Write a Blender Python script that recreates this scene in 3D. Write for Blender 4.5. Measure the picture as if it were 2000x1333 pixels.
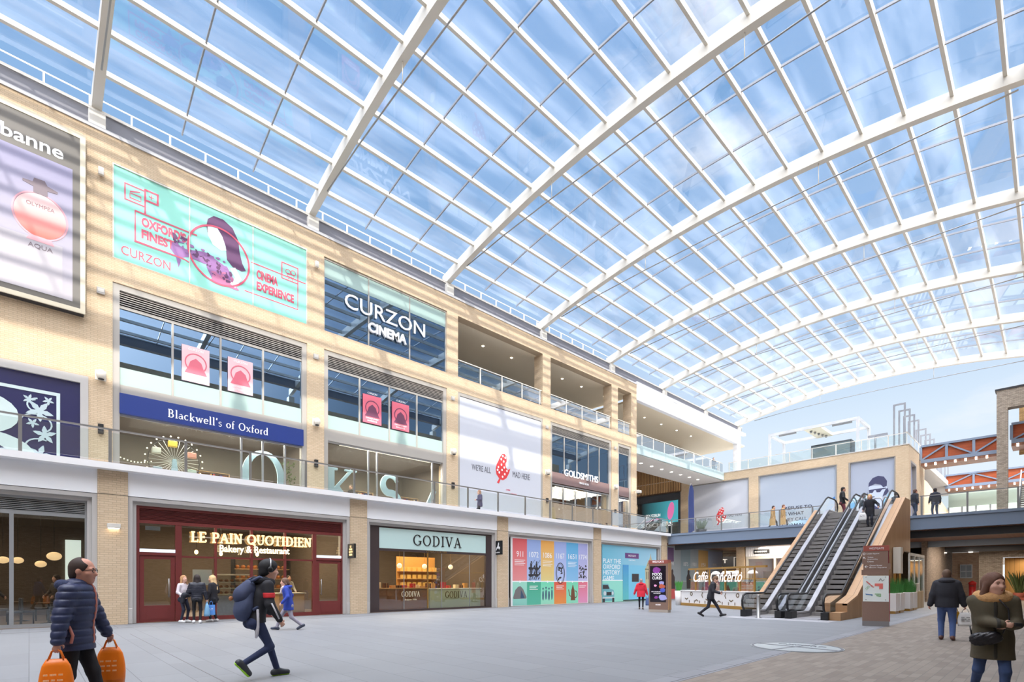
import bpy, bmesh, math, random
import numpy as np
from mathutils import Vector, Matrix
for o in list(bpy.data.objects): bpy.data.objects.remove(o)
SC = bpy.context.scene
COL = SC.collection
PI = math.pi
# ------------------------------------------------------------------ camera, sky, sun, exposure
cam_d = bpy.data.cameras.new('camera'); cam = bpy.data.objects.new('camera', cam_d); COL.objects.link(cam)
HEAD = math.atan2(1.06, 1.0)
cam.location = (0, 0, 1.457); cam.rotation_euler = (PI/2, 0, HEAD)
cam_d.sensor_width = 36; cam_d.sensor_fit = 'HORIZONTAL'; cam_d.lens = 18
cam_d.shift_y = (1138.2-666.5)/2000; cam_d.clip_start = .1; cam_d.clip_end = 1000
SC.camera = cam
SC.view_settings.view_transform = 'Standard'; SC.view_settings.look = 'None'
SC.view_settings.gamma = 1; SC.view_settings.exposure = 0.06; SC.view_settings.use_curve_mapping = False
SUNV = Vector((-1, .19, -.383)).normalized()          # the way the light travels
sl = bpy.data.lights.new('sun', 'SUN'); so = bpy.data.objects.new('sun', sl); COL.objects.link(so)
sl.energy = 3.4; sl.color = (1, .93, .83); sl.angle = math.radians(.6)
so.rotation_euler = SUNV.to_track_quat('-Z', 'Y').to_euler(); so.location = (40, -10, 60)

def make_world():
    w = bpy.data.worlds.new('sky'); SC.world = w; w.use_nodes = True
    nt = w.node_tree; nt.nodes.clear(); N = nt.nodes.new; L = nt.links.new
    out = N('ShaderNodeOutputWorld'); bg = N('ShaderNodeBackground'); L(bg.outputs[0], out.inputs[0])
    tc = N('ShaderNodeTexCoord'); sep = N('ShaderNodeSeparateXYZ'); L(tc.outputs['Generated'], sep.inputs[0])
    cr = N('ShaderNodeValToRGB'); e = cr.color_ramp.elements
    e[0].position = .0; e[0].color = (.90, .94, .98, 1); e[1].position = .85; e[1].color = (.20, .40, .75, 1)
    a = cr.color_ramp.elements.new(.25); a.color = (.70, .83, .97, 1); a = cr.color_ramp.elements.new(.42); a.color = (.42, .60, .86, 1); a = cr.color_ramp.elements.new(.62); a.color = (.25, .45, .76, 1)
    L(sep.outputs[2], cr.inputs[0])
    # clouds: a thin layer, thicker to the far end of the court
    mp = N('ShaderNodeMapping'); mp.inputs['Scale'].default_value = (1.1, 1.1, 3.0); L(tc.outputs['Generated'], mp.inputs[0])
    nz = N('ShaderNodeTexNoise'); nz.inputs['Scale'].default_value = 2.3; nz.inputs['Detail'].default_value = 7; nz.inputs['Roughness'].default_value = .58
    L(mp.outputs[0], nz.inputs['Vector'])
    c2 = N('ShaderNodeValToRGB'); c2.color_ramp.elements[0].position = .58; c2.color_ramp.elements[1].position = .80
    L(nz.outputs[0], c2.inputs[0])
    mx = N('ShaderNodeMixRGB'); mx.inputs[2].default_value = (.93, .95, 1, 1); L(c2.outputs[0], mx.inputs[0]); L(cr.outputs[0], mx.inputs[1])
    # added fill light: unseen sky brightened overhead and behind the viewer; visible sky stays blue
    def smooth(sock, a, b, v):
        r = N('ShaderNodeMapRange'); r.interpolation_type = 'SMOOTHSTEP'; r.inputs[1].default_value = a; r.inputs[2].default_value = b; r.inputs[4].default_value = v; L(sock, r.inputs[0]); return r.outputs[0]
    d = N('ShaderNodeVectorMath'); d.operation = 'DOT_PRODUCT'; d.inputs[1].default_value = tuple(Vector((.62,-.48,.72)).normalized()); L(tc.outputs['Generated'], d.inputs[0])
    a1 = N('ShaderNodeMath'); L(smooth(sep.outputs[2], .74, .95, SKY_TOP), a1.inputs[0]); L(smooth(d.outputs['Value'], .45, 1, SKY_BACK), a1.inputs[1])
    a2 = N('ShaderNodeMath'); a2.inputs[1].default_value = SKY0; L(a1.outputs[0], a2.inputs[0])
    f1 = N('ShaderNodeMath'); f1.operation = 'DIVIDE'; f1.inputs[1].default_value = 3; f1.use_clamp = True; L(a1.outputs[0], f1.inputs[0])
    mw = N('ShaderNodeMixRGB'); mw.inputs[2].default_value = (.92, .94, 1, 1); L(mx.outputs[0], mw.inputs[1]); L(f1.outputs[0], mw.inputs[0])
    # unseen low sky beyond the right-hand roofs, dimmed to darken upper wall and reflections
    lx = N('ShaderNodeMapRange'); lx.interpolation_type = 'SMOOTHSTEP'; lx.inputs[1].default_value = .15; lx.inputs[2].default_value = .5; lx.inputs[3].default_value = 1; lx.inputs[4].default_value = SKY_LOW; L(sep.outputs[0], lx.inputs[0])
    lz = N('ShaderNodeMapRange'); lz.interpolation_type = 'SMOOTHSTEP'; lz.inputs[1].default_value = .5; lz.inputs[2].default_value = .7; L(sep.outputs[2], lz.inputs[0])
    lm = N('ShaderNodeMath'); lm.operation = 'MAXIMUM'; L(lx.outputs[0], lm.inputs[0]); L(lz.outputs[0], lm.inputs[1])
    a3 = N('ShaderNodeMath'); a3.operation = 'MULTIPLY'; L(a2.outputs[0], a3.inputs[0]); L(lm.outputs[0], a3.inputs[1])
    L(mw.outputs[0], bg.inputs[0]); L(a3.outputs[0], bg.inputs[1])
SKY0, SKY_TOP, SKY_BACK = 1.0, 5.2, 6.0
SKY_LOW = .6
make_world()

# ------------------------------------------------------------------ materials
def lin(r, g=None, b=None):
    if g is None: r, g, b = r
    f = lambda c: (c/255/12.92 if c/255 <= .04045 else ((c/255+.055)/1.055)**2.4)
    return (f(r), f(g), f(b), 1)
MATS = {}
def mat(name, rgb, rough=.6, metal=0, emit=0, spec=.5, noise=0, nscale=8, bump=0, alpha=None, coat=0):
    if name in MATS: return MATS[name]
    m = bpy.data.materials.new(name); m.use_nodes = True; nt = m.node_tree; b = nt.nodes['Principled BSDF']
    c = lin(rgb); b.inputs['Base Color'].default_value = c; b.inputs['Roughness'].default_value = rough
    b.inputs['Metallic'].default_value = metal; b.inputs['Specular IOR Level'].default_value = spec
    if coat: b.inputs['Coat Weight'].default_value = coat
    if emit: b.inputs['Emission Color'].default_value = c; b.inputs['Emission Strength'].default_value = emit
    if noise or bump:
        N = nt.nodes.new; L = nt.links.new
        g = N('ShaderNodeNewGeometry'); nz = N('ShaderNodeTexNoise'); nz.inputs['Scale'].default_value = nscale; nz.inputs['Detail'].default_value = 4
        L(g.outputs['Position'], nz.inputs['Vector'])
        if noise:
            mx = N('ShaderNodeMixRGB'); mx.inputs[1].default_value = tuple(x*(1-noise) for x in c[:3])+(1,)
            mx.inputs[2].default_value = tuple(min(1, x*(1+noise)) for x in c[:3])+(1,)
            L(nz.outputs[0], mx.inputs[0]); L(mx.outputs[0], b.inputs['Base Color'])
        if bump:
            bp = N('ShaderNodeBump'); bp.inputs['Strength'].default_value = bump; bp.inputs['Distance'].default_value = .02
            L(nz.outputs[0], bp.inputs['Height']); L(bp.outputs[0], b.inputs['Normal'])
    MATS[name] = m; return m
def glass(name, tint=(235, 245, 245), refl=.10, rough=0.0, gloss=(.95, .97, 1), haze=0):
    """thin pane: see-through with a mirror layer that grows at a glancing angle"""
    if name in MATS: return MATS[name]
    m = bpy.data.materials.new(name); m.use_nodes = True; nt = m.node_tree; nt.nodes.clear(); N = nt.nodes.new; L = nt.links.new
    out = N('ShaderNodeOutputMaterial'); t = N('ShaderNodeBsdfTransparent'); g = N('ShaderNodeBsdfGlossy'); mx = N('ShaderNodeMixShader')
    c = lin(tint); t.inputs[0].default_value = c; g.inputs['Roughness'].default_value = rough; g.inputs[0].default_value = (*gloss, 1)
    lw = N('ShaderNodeLayerWeight'); lw.inputs[0].default_value = .25
    mr = N('ShaderNodeMapRange'); mr.inputs[3].default_value = refl; mr.inputs[4].default_value = min(1, refl+.75); L(lw.outputs['Fresnel'], mr.inputs[0])
    body = t.outputs[0]
    if haze:        # pale reflection streaks put into the panes as noise haze
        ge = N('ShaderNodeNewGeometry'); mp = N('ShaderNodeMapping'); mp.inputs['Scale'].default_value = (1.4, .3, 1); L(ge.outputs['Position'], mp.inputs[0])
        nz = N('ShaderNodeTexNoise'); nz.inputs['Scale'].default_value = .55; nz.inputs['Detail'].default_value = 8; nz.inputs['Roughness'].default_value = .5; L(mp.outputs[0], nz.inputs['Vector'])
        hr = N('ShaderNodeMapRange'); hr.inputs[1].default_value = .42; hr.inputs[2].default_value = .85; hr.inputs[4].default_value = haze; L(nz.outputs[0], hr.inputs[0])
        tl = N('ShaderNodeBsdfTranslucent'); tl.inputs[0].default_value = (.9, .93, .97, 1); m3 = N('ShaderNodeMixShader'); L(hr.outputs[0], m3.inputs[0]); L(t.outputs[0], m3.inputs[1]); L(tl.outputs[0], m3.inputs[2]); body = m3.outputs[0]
    L(mr.outputs[0], mx.inputs[0]); L(body, mx.inputs[1]); L(g.outputs[0], mx.inputs[2]); L(mx.outputs[0], out.inputs[0])
    MATS[name] = m; return m
def brick(name, c1, c2, mortar, bw, bh, mort, axes='YZ', rough=.85, bump=.3, off=.5, frq=2, noise=.12, bias=0):
    """bricks or slabs laid by the surface's own place in the court"""
    if name in MATS: return MATS[name]
    m = bpy.data.materials.new(name); m.use_nodes = True; nt = m.node_tree; b = nt.nodes['Principled BSDF']; N = nt.nodes.new; L = nt.links.new
    b.inputs['Roughness'].default_value = rough; b.inputs['Specular IOR Level'].default_value = .25
    g = N('ShaderNodeNewGeometry'); s = N('ShaderNodeSeparateXYZ'); L(g.outputs['Position'], s.inputs[0]); cb = N('ShaderNodeCombineXYZ')
    if axes == 'WALL':      # runs along X + Y whichever way the wall faces
        ad = N('ShaderNodeMath'); L(s.outputs[0], ad.inputs[0]); L(s.outputs[1], ad.inputs[1]); L(ad.outputs[0], cb.inputs[0]); L(s.outputs[2], cb.inputs[1])
    else:
        L(s.outputs['XYZ'.index(axes[0])], cb.inputs[0]); L(s.outputs['XYZ'.index(axes[1])], cb.inputs[1])
    t = N('ShaderNodeTexBrick'); t.offset = off; t.offset_frequency = frq
    t.inputs['Scale'].default_value = 1; t.inputs['Brick Width'].default_value = bw; t.inputs['Row Height'].default_value = bh
    t.inputs['Mortar Size'].default_value = mort; t.inputs['Mortar Smooth'].default_value = .2; t.inputs['Bias'].default_value = bias
    t.inputs['Color1'].default_value = lin(c1); t.inputs['Color2'].default_value = lin(c2); t.inputs['Mortar'].default_value = lin(mortar)
    L(cb.outputs[0], t.inputs['Vector'])
    nz = N('ShaderNodeTexNoise'); nz.inputs['Scale'].default_value = .9; nz.inputs['Detail'].default_value = 6; L(g.outputs['Position'], nz.inputs['Vector'])
    mr = N('ShaderNodeMapRange'); mr.inputs[3].default_value = 1-noise; mr.inputs[4].default_value = 1+noise; L(nz.outputs[0], mr.inputs[0])
    mu = N('ShaderNodeMixRGB'); mu.blend_type = 'MULTIPLY'; mu.inputs[0].default_value = 1; L(t.outputs[0], mu.inputs[1]); L(mr.outputs[0], mu.inputs[2])
    L(mu.outputs[0], b.inputs['Base Color'])
    if bump:
        bp = N('ShaderNodeBump'); bp.inputs['Strength'].default_value = bump; bp.inputs['Distance'].default_value = .01; bp.invert = True
        L(t.outputs['Fac'], bp.inputs['Height']); L(bp.outputs[0], b.inputs['Normal'])
    MATS[name] = m; return m
def planks(name, c1, c2, width, axis='Y', rough=.55):
    """narrow timber boards"""
    if name in MATS: return MATS[name]
    m = bpy.data.materials.new(name); m.use_nodes = True; nt = m.node_tree; b = nt.nodes['Principled BSDF']; N = nt.nodes.new; L = nt.links.new
    b.inputs['Roughness'].default_value = rough
    g = N('ShaderNodeNewGeometry'); s = N('ShaderNodeSeparateXYZ'); L(g.outputs['Position'], s.inputs[0])
    dv = N('ShaderNodeMath'); dv.operation = 'DIVIDE'; dv.inputs[1].default_value = width; L(s.outputs['XYZ'.index(axis)], dv.inputs[0])
    fl = N('ShaderNodeMath'); fl.operation = 'FLOOR'; L(dv.outputs[0], fl.inputs[0])
    fr = N('ShaderNodeMath'); fr.operation = 'FRACT'; L(dv.outputs[0], fr.inputs[0])
    wn = N('ShaderNodeTexWhiteNoise'); wn.noise_dimensions = '1D'; L(fl.outputs[0], wn.inputs['W'])
    nz = N('ShaderNodeTexNoise'); nz.inputs['Scale'].default_value = 3; nz.inputs['Detail'].default_value = 5; L(g.outputs['Position'], nz.inputs['Vector'])
    ad = N('ShaderNodeMath'); ad.operation = 'MULTIPLY_ADD'; ad.inputs[1].default_value = .5; L(wn.outputs[0], ad.inputs[0])
    hf = N('ShaderNodeMath'); hf.operation = 'MULTIPLY'; hf.inputs[1].default_value = .5; L(nz.outputs[0], hf.inputs[0]); L(hf.outputs[0], ad.inputs[2])
    mx = N('ShaderNodeMixRGB'); mx.inputs[1].default_value = lin(c1); mx.inputs[2].default_value = lin(c2); L(ad.outputs[0], mx.inputs[0])
    gt = N('ShaderNodeMath'); gt.operation = 'LESS_THAN'; gt.inputs[1].default_value = .05; L(fr.outputs[0], gt.inputs[0])
    m2 = N('ShaderNodeMixRGB'); m2.inputs[2].default_value = tuple(x*.35 for x in lin(c1)[:3])+(1,); L(gt.outputs[0], m2.inputs[0]); L(mx.outputs[0], m2.inputs[1])
    L(m2.outputs[0], b.inputs['Base Color'])
    MATS[name] = m; return m
def ramp(name, axis, p0, p1, c0, c1, rough=.5, emit=0):
    """a printed colour that runs from one to another across the sheet"""
    if name in MATS: return MATS[name]
    m = bpy.data.materials.new(name); m.use_nodes = True; nt = m.node_tree; b = nt.nodes['Principled BSDF']; N = nt.nodes.new; L = nt.links.new
    b.inputs['Roughness'].default_value = rough
    g = N('ShaderNodeNewGeometry'); s = N('ShaderNodeSeparateXYZ'); L(g.outputs['Position'], s.inputs[0])
    mr = N('ShaderNodeMapRange'); mr.inputs[1].default_value = p0; mr.inputs[2].default_value = p1; L(s.outputs['XYZ'.index(axis)], mr.inputs[0])
    mx = N('ShaderNodeMixRGB'); mx.inputs[1].default_value = lin(c0); mx.inputs[2].default_value = lin(c1); L(mr.outputs[0], mx.inputs[0]); L(mx.outputs[0], b.inputs['Base Color'])
    if emit: L(mx.outputs[0], b.inputs['Emission Color']); b.inputs['Emission Strength'].default_value = emit
    MATS[name] = m; return m

# ------------------------------------------------------------------ mesh helpers
def wloc(o):
    v = Vector(o.location)
    while o.parent: o = o.parent; v += Vector(o.location)
    return v
class MB:
    """collects shapes in court coordinates; build() links them as ONE mesh object"""
    k = 0
    def __init__(s): s.v = []; s.f = []; s.m = []; s.sm = []
    def add(s, vs, fs, mi=0, smooth=False):
        n = len(s.v); s.v += [tuple(v) for v in vs]; s.f += [tuple(i+n for i in f) for f in fs]; s.m += [mi]*len(fs); s.sm += [smooth]*len(fs); return s
    def box(s, x0, x1, y0, y1, z0, z1, mi=0):
        x0, x1 = min(x0, x1), max(x0, x1); y0, y1 = min(y0, y1), max(y0, y1); z0, z1 = min(z0, z1), max(z0, z1)
        MB.k = (MB.k+1) % 13; e = MB.k*1.6e-4; x0 -= e; x1 += e; y0 -= e; y1 += e; z1 += e      # joints never lie in one plane
        return s.add([(x0,y0,z0),(x1,y0,z0),(x1,y1,z0),(x0,y1,z0),(x0,y0,z1),(x1,y0,z1),(x1,y1,z1),(x0,y1,z1)],
              [(0,3,2,1),(4,5,6,7),(0,1,5,4),(1,2,6,5),(2,3,7,6),(3,0,4,7)], mi)
    def bbox(s, x0, x1, y0, y1, z0, z1, b=.02, mi=0):
        """box with chamfered edges"""
        bm = bmesh.new(); bmesh.ops.create_cube(bm, size=1)
        for v in bm.verts: v.co = ((x0+x1)/2+v.co.x*abs(x1-x0), (y0+y1)/2+v.co.y*abs(y1-y0), (z0+z1)/2+v.co.z*abs(z1-z0))
        bmesh.ops.bevel(bm, geom=bm.edges[:], offset=b, segments=2, affect='EDGES', profile=.6)
        return s.bm(bm, mi)
    def bm(s, bm, mi=0, smooth=False):
        bm.verts.index_update(); s.add([v.co[:] for v in bm.verts], [[v.index for v in f.verts] for f in bm.faces], mi, smooth); bm.free(); return s
    def prism(s, pts, axis, a, b, mi=0):
        """2-D outline pushed along an axis from a to b; pts are the two other coordinates in XYZ order"""
        n = len(pts); k = 'XYZ'.index(axis)
        mk = lambda p, d: tuple((p[:k] + (d,) + p[k:]))
        pts = [tuple(p) for p in pts]
        vs = [mk(p, a) for p in pts]+[mk(p, b) for p in pts]
        fs = [tuple(range(n))[::-1], tuple(range(n, 2*n))]+[(i, (i+1) % n, n+(i+1) % n, n+i) for i in range(n)]
        return s.add(vs, fs, mi)
    def tube(s, path, r, n=8, mi=0, closed=False, smooth=True, caps=True):
        P = [Vector(p) for p in path]; m = len(P); rr = r if isinstance(r, (list, tuple)) else [r]*m
        vs = []; fs = []; up = Vector((0, 0, 1)); prev = None
        for i, p in enumerate(P):
            if closed: t = P[(i+1) % m]-P[i-1]
            else: t = (P[min(i+1, m-1)]-P[max(i-1, 0)])
            t.normalize()
            a = prev if prev is not None else (up if abs(t.z) < .9 else Vector((1, 0, 0)))
            a = (a-t*a.dot(t)).normalized(); prev = a; b = t.cross(a)
            for k in range(n): vs.append(p+(a*math.cos(2*PI*k/n)+b*math.sin(2*PI*k/n))*rr[i])
        for i in range(m if closed else m-1):
            j = (i+1) % m
            for k in range(n): fs.append((i*n+k, i*n+(k+1) % n, j*n+(k+1) % n, j*n+k))
        if not closed and caps: fs += [tuple(range(n))[::-1], tuple(range((m-1)*n, m*n))]
        return s.add(vs, fs, mi, smooth)
    def bar(s, a, b, w, h, mi=0, up=(0, 0, 1)):
        """square-section bar from a to b, w across and h along up"""
        a = Vector(a); b = Vector(b); t = (b-a).normalized(); u = Vector(up); u = (u-t*u.dot(t)).normalized(); c = t.cross(u)
        vs = [p+c*sx*w/2+u*sy*h/2 for p in (a, b) for sx, sy in ((-1,-1),(1,-1),(1,1),(-1,1))]
        return s.add(vs, [(3,2,1,0),(4,5,6,7),(0,1,5,4),(1,2,6,5),(2,3,7,6),(3,0,4,7)], mi)
    def lathe(s, c, prof, n=16, mi=0, smooth=True):
        vs = []; fs = []; m = len(prof)
        for r, z in prof:
            for k in range(n): vs.append((c[0]+r*math.cos(2*PI*k/n), c[1]+r*math.sin(2*PI*k/n), c[2]+z))
        for i in range(m-1):
            for k in range(n): fs.append((i*n+k, i*n+(k+1) % n, (i+1)*n+(k+1) % n, (i+1)*n+k))
        fs += [tuple(range(n))[::-1], tuple(range((m-1)*n, m*n))]
        return s.add(vs, fs, mi, smooth)
    def ell(s, c, r, n=12, m=8, mi=0):
        vs = [(c[0], c[1], c[2]-r[2])]; fs = []
        for i in range(1, m):
            a = -PI/2+PI*i/m
            for k in range(n): vs.append((c[0]+r[0]*math.cos(a)*math.cos(2*PI*k/n), c[1]+r[1]*math.cos(a)*math.sin(2*PI*k/n), c[2]+r[2]*math.sin(a)))
        vs.append((c[0], c[1], c[2]+r[2])); last = len(vs)-1
        for k in range(n): fs.append((0, 1+(k+1) % n, 1+k)); fs.append((last, last-n+k, last-n+(k+1) % n))
        for i in range(m-2):
            for k in range(n): fs.append((1+i*n+k, 1+i*n+(k+1) % n, 1+(i+1)*n+(k+1) % n, 1+(i+1)*n+k))
        return s.add(vs, fs, mi, True)
    def build(s, name, mats, parent=None, local=False, loc=None):
        me = bpy.data.meshes.new(name); V = np.array(s.v, dtype=float).reshape(-1, 3)
        if local: org = Vector((0, 0, 0))
        elif parent is not None: org = wloc(parent)
        elif loc is not None: org = Vector(loc)
        else:
            mn, mxx = V.min(0), V.max(0); org = Vector(((mn[0]+mxx[0])/2, (mn[1]+mxx[1])/2, mn[2]))
        V = V-np.array(org)
        me.from_pydata(V.tolist(), [], s.f)
        ms = mats if isinstance(mats, (list, tuple)) else [mats]
        for m in ms: me.materials.append(m)
        me.polygons.foreach_set('material_index', s.m); me.polygons.foreach_set('use_smooth', s.sm); me.update()
        o = bpy.data.objects.new(name, me); COL.objects.link(o)
        if parent is not None: o.parent = parent
        elif not local: o.location = org
        return o
def tag(o, label=None, cat=None, group=None, kind=None):
    if label: o['label'] = label
    if cat: o['category'] = cat
    if group: o['group'] = group
    if kind: o['kind'] = kind
    return o
def thing(name, label, cat, loc=(0, 0, 0), rz=0, group=None):
    o = bpy.data.objects.new(name, None); COL.objects.link(o); o.empty_display_size = .1
    o.location = loc; o.rotation_euler = (0, 0, rz); return tag(o, label, cat, group)
def struct(o): o['kind'] = 'structure'; return o
def copy_tree(o, parent=None):
    c = o.copy(); COL.objects.link(c)
    if parent is not None: c.parent = parent
    for ch in list(o.children): copy_tree(ch, c)
    return c

# ------------------------------------------------------------------ lettering and flat artwork on a sheet
class Frame:
    """a flat sheet in the court: origin, right, up, out"""
    def __init__(s, o, r, u): s.o = Vector(o); s.r = Vector(r).normalized(); s.u = Vector(u).normalized(); s.n = s.r.cross(s.u)
    def p(s, x, y, d=0): return s.o+s.r*x+s.u*y+s.n*d
def FX(x, y, z): return Frame((x, y, z), (0, 1, 0), (0, 0, 1))     # faces +X
def FY(x, y, z): return Frame((x, y, z), (1, 0, 0), (0, 0, 1))     # faces -Y
_EPS = [0]
def eps(): _EPS[0] = (_EPS[0]+1) % 60; return _EPS[0]*1.2e-4
def poly(mb, F, pts, d=.006, mi=0, d0=0):
    d += eps(); n = len(pts); vs = [F.p(x, y, d0) for x, y in pts]+[F.p(x, y, d0+d) for x, y in pts]
    area = sum(pts[i][0]*pts[(i+1) % n][1]-pts[(i+1) % n][0]*pts[i][1] for i in range(n))
    if area < 0:
        vs = [F.p(x, y, d0) for x, y in pts[::-1]]+[F.p(x, y, d0+d) for x, y in pts[::-1]]
    fs = [tuple(range(n, 2*n))]+[(i, (i+1) % n, n+(i+1) % n, n+i) for i in range(n)]
    mb.add(vs, fs, mi)
def stroke(mb, F, pts, w, d=.006, mi=0, d0=0, closed=False):
    """a line of width w (or a list of widths) along points on the sheet"""
    d += eps(); m = len(pts); W = w if isinstance(w, (list, tuple)) else [w]*m; L = []; R = []
    for i, p in enumerate(pts):
        a = pts[(i-1) % m] if (closed or i > 0) else p; b = pts[(i+1) % m] if (closed or i < m-1) else p
        t = Vector((b[0]-a[0], b[1]-a[1])); t = t.normalized() if t.length > 1e-9 else Vector((1, 0)); n = Vector((-t.y, t.x))
        k = 1
        if (closed or 0 < i < m-1):
            t1 = Vector((p[0]-a[0], p[1]-a[1])); t1 = t1.normalized() if t1.length > 1e-9 else t; k = 1/max(.5, t1.dot(t))
        L.append((p[0]+n.x*W[i]/2*k, p[1]+n.y*W[i]/2*k)); R.append((p[0]-n.x*W[i]/2*k, p[1]-n.y*W[i]/2*k))
    vs = [F.p(*q, d0+d) for q in L]+[F.p(*q, d0+d) for q in R]+[F.p(*q, d0) for q in L]+[F.p(*q, d0) for q in R]
    fs = []
    for i in range(m if closed else m-1):
        j = (i+1) % m; fs += [(m+i, m+j, j, i), (i, j, 2*m+j, 2*m+i), (m+j, m+i, 3*m+i, 3*m+j)]
    if not closed: fs += [(0, 2*m, 3*m, m), (m-1, 2*m-1, 4*m-1, 3*m-1)]
    mb.add(vs, fs, mi)
def arc(cx, cy, rx, ry, a0, a1, n=12):
    return [(cx+rx*math.cos(math.radians(a0+(a1-a0)*i/n)), cy+ry*math.sin(math.radians(a0+(a1-a0)*i/n))) for i in range(n+1)]
def blob(cx, cy, rx, ry, n=20, rot=0, wob=0, seed=0):
    R = random.Random(seed); o = []
    for i in range(n):
        a = 2*PI*i/n; k = 1+wob*(R.random()-.5); x = rx*k*math.cos(a); y = ry*k*math.sin(a); o.append((cx+x*math.cos(rot)-y*math.sin(rot), cy+x*math.sin(rot)+y*math.cos(rot)))
    return o
_TXT = {}
def text_mesh(s, spacing=1.0, bold=0.0, shear=0.0):
    k = (s, spacing, bold, shear)
    if k not in _TXT:
        cu = bpy.data.curves.new('lettering', 'FONT'); cu.body = s; cu.size = 1; cu.resolution_u = 3; cu.space_character = spacing; cu.offset = bold; cu.shear = shear
        ob = bpy.data.objects.new('lettering', cu); COL.objects.link(ob)
        me = bpy.data.meshes.new_from_object(ob.evaluated_get(bpy.context.evaluated_depsgraph_get()))
        V = [v.co[:2] for v in me.vertices]; Fc = [tuple(p.vertices) for p in me.polygons]
        bpy.data.objects.remove(ob); bpy.data.curves.remove(cu); bpy.data.meshes.remove(me)
        V = np.array(V) if V else np.zeros((1, 2))
        _TXT[k] = (V-V.min(0), Fc, V.max(0)-V.min(0))
    return _TXT[k]
def text(mb, F, s, x, y, h=None, w=None, align='L', d=.008, mi=0, d0=0, spacing=1.0, bold=0.0, shear=0.0):
    """letters whose ink is h high (and w wide when both are given); x,y is the lower left, middle or right of the ink"""
    d += eps(); V, Fc, sz = text_mesh(s, spacing, bold, shear)
    if not Fc: return
    sy = h/sz[1] if h else w/sz[0]; sx = w/sz[0] if w else sy
    ox = {'L': 0, 'C': -.5, 'R': -1}[align]*sz[0]*sx
    front = [F.p(x+ox+v[0]*sx, y+v[1]*sy, d0+d) for v in V]; back = [F.p(x+ox+v[0]*sx, y+v[1]*sy, d0) for v in V]
    n = len(V); cnt = {}
    for f in Fc:
        for i in range(len(f)): cnt[(f[i], f[(i+1) % len(f)])] = 1
    edge = [e for e in cnt if (e[1], e[0]) not in cnt]
    mb.add(front+back, [f for f in Fc]+[(b, a, n+a, n+b) for a, b in edge], mi)
# ================================================================== THE SETTING
L, U = -22.1, -26.9          # lower shop wall and the upper wall set back behind the walkway
BAYS = [2.09+9.02*k for k in range(-1, 5)]
M_BRICK = brick('buff_brick', (213,191,162), (203,179,149), (184,164,138), .225, .075, .008, 'WALL', bump=.25, noise=.07)
M_BRICKG = brick('grey_buff_brick', (190,176,160), (150,138,126), (128,120,112), .225, .075, .01, 'WALL', bump=.4)
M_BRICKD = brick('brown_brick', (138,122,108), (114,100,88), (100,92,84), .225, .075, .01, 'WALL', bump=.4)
M_WHITE = mat('white_render', (246,246,248), .7, noise=.03, nscale=.6)
M_GREYF = mat('grey_stone', (186,182,178), .6, noise=.04, nscale=1.5)
M_LEDGE = mat('pale_ledge', (240,238,238), .5)
M_STEELW = mat('white_steel', (216,211,201), .45)
M_STEELG = mat('grey_steel', (150,152,158), .45, .3)
M_GUT = mat('gutter_grey', (118,118,126), .5)
M_BLUEST = mat('blue_grey_steel', (122,136,156), .45)
M_DARK = mat('dark_steel', (46,46,50), .5)
M_SOFFIT = mat('beige_soffit', (242,226,198), .7)
M_TIMBER = planks('oak_boards', (178,140,102), (156,118,82), .14, 'Y')
M_TIMBERX = planks('red_timber', (190,92,46), (150,66,32), .16, 'Z')
M_BRSOFF = planks('brown_slatted_soffit', (140,96,74), (112,74,56), .12, 'X')
M_ALU = mat('grey_aluminium', (160,162,164), .4, .4)
M_GALV = mat('handrail_steel', (150,150,150), .35, .7)
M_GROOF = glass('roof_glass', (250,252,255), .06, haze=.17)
M_GBAL = glass('balustrade_glass', (247,251,250), .04)
M_GSHOP = glass('shop_glass', (240,244,244), .06)
M_GUP = glass('upper_window_glass', (120,140,150), .32, gloss=(.50,.72,1))
M_GLOG = glass('loggia_glass', (90,112,124), .36, gloss=(.55,.75,1))
M_INT = mat('shop_interior_dark', (92,78,66), .8)
M_INTB = mat('shop_interior_beige', (150,130,108), .8)
M_WALLW = mat('interior_plaster', (190,180,168), .8)
M_BLACK = mat('black', (24,24,26), .5)
M_LAMPW = mat('warm_lamp', (255,214,150), emit=6)
M_LAMPC = mat('cool_lamp', (255,240,220), emit=8)
def dots_floor():
    m = brick('grey_paving', (128,130,134), (122,124,128), (100,101,105), 1.8, .6, .006, 'XY', rough=.6, bump=.12, off=.33, noise=.05); return m
M_PAVE = dots_floor()
M_PAVE2 = brick('buff_paviours', (140,130,120), (122,112,104), (116,110,104), .42, .13, .006, 'YX', rough=.65, bump=.2, noise=.08)
M_STRIP = brick('pale_edging_stone', (136,137,142), (130,131,136), (80,80,84), .9, .32, .012, 'YX', rough=.6, bump=.2)

# ground
m = MB(); m.box(-40, -4.1, -16, 74, -.3, 0); struct(m.build('floor', M_PAVE))
m = MB(); m.box(-3.78, 14, -16, 74, -.3, 0); struct(m.build('floor', M_PAVE2))
m = MB(); m.box(-4.1, -3.78, -16, 74, -.3, .002); struct(m.build('trim_1', M_STRIP))
# dark joint lines along the shop fronts
m = MB(); m.box(L+1.62, L+1.64, -16, 38.6, -.05, .003); m.box(L+4.2, -4.1, 2.07, 2.085, -.05, .003); m.box(L, L+1.62, 2.07, 2.085, -.05, .003)
struct(m.build('trim_2', mat('paving_joint', (120,118,118), .8)))
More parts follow.
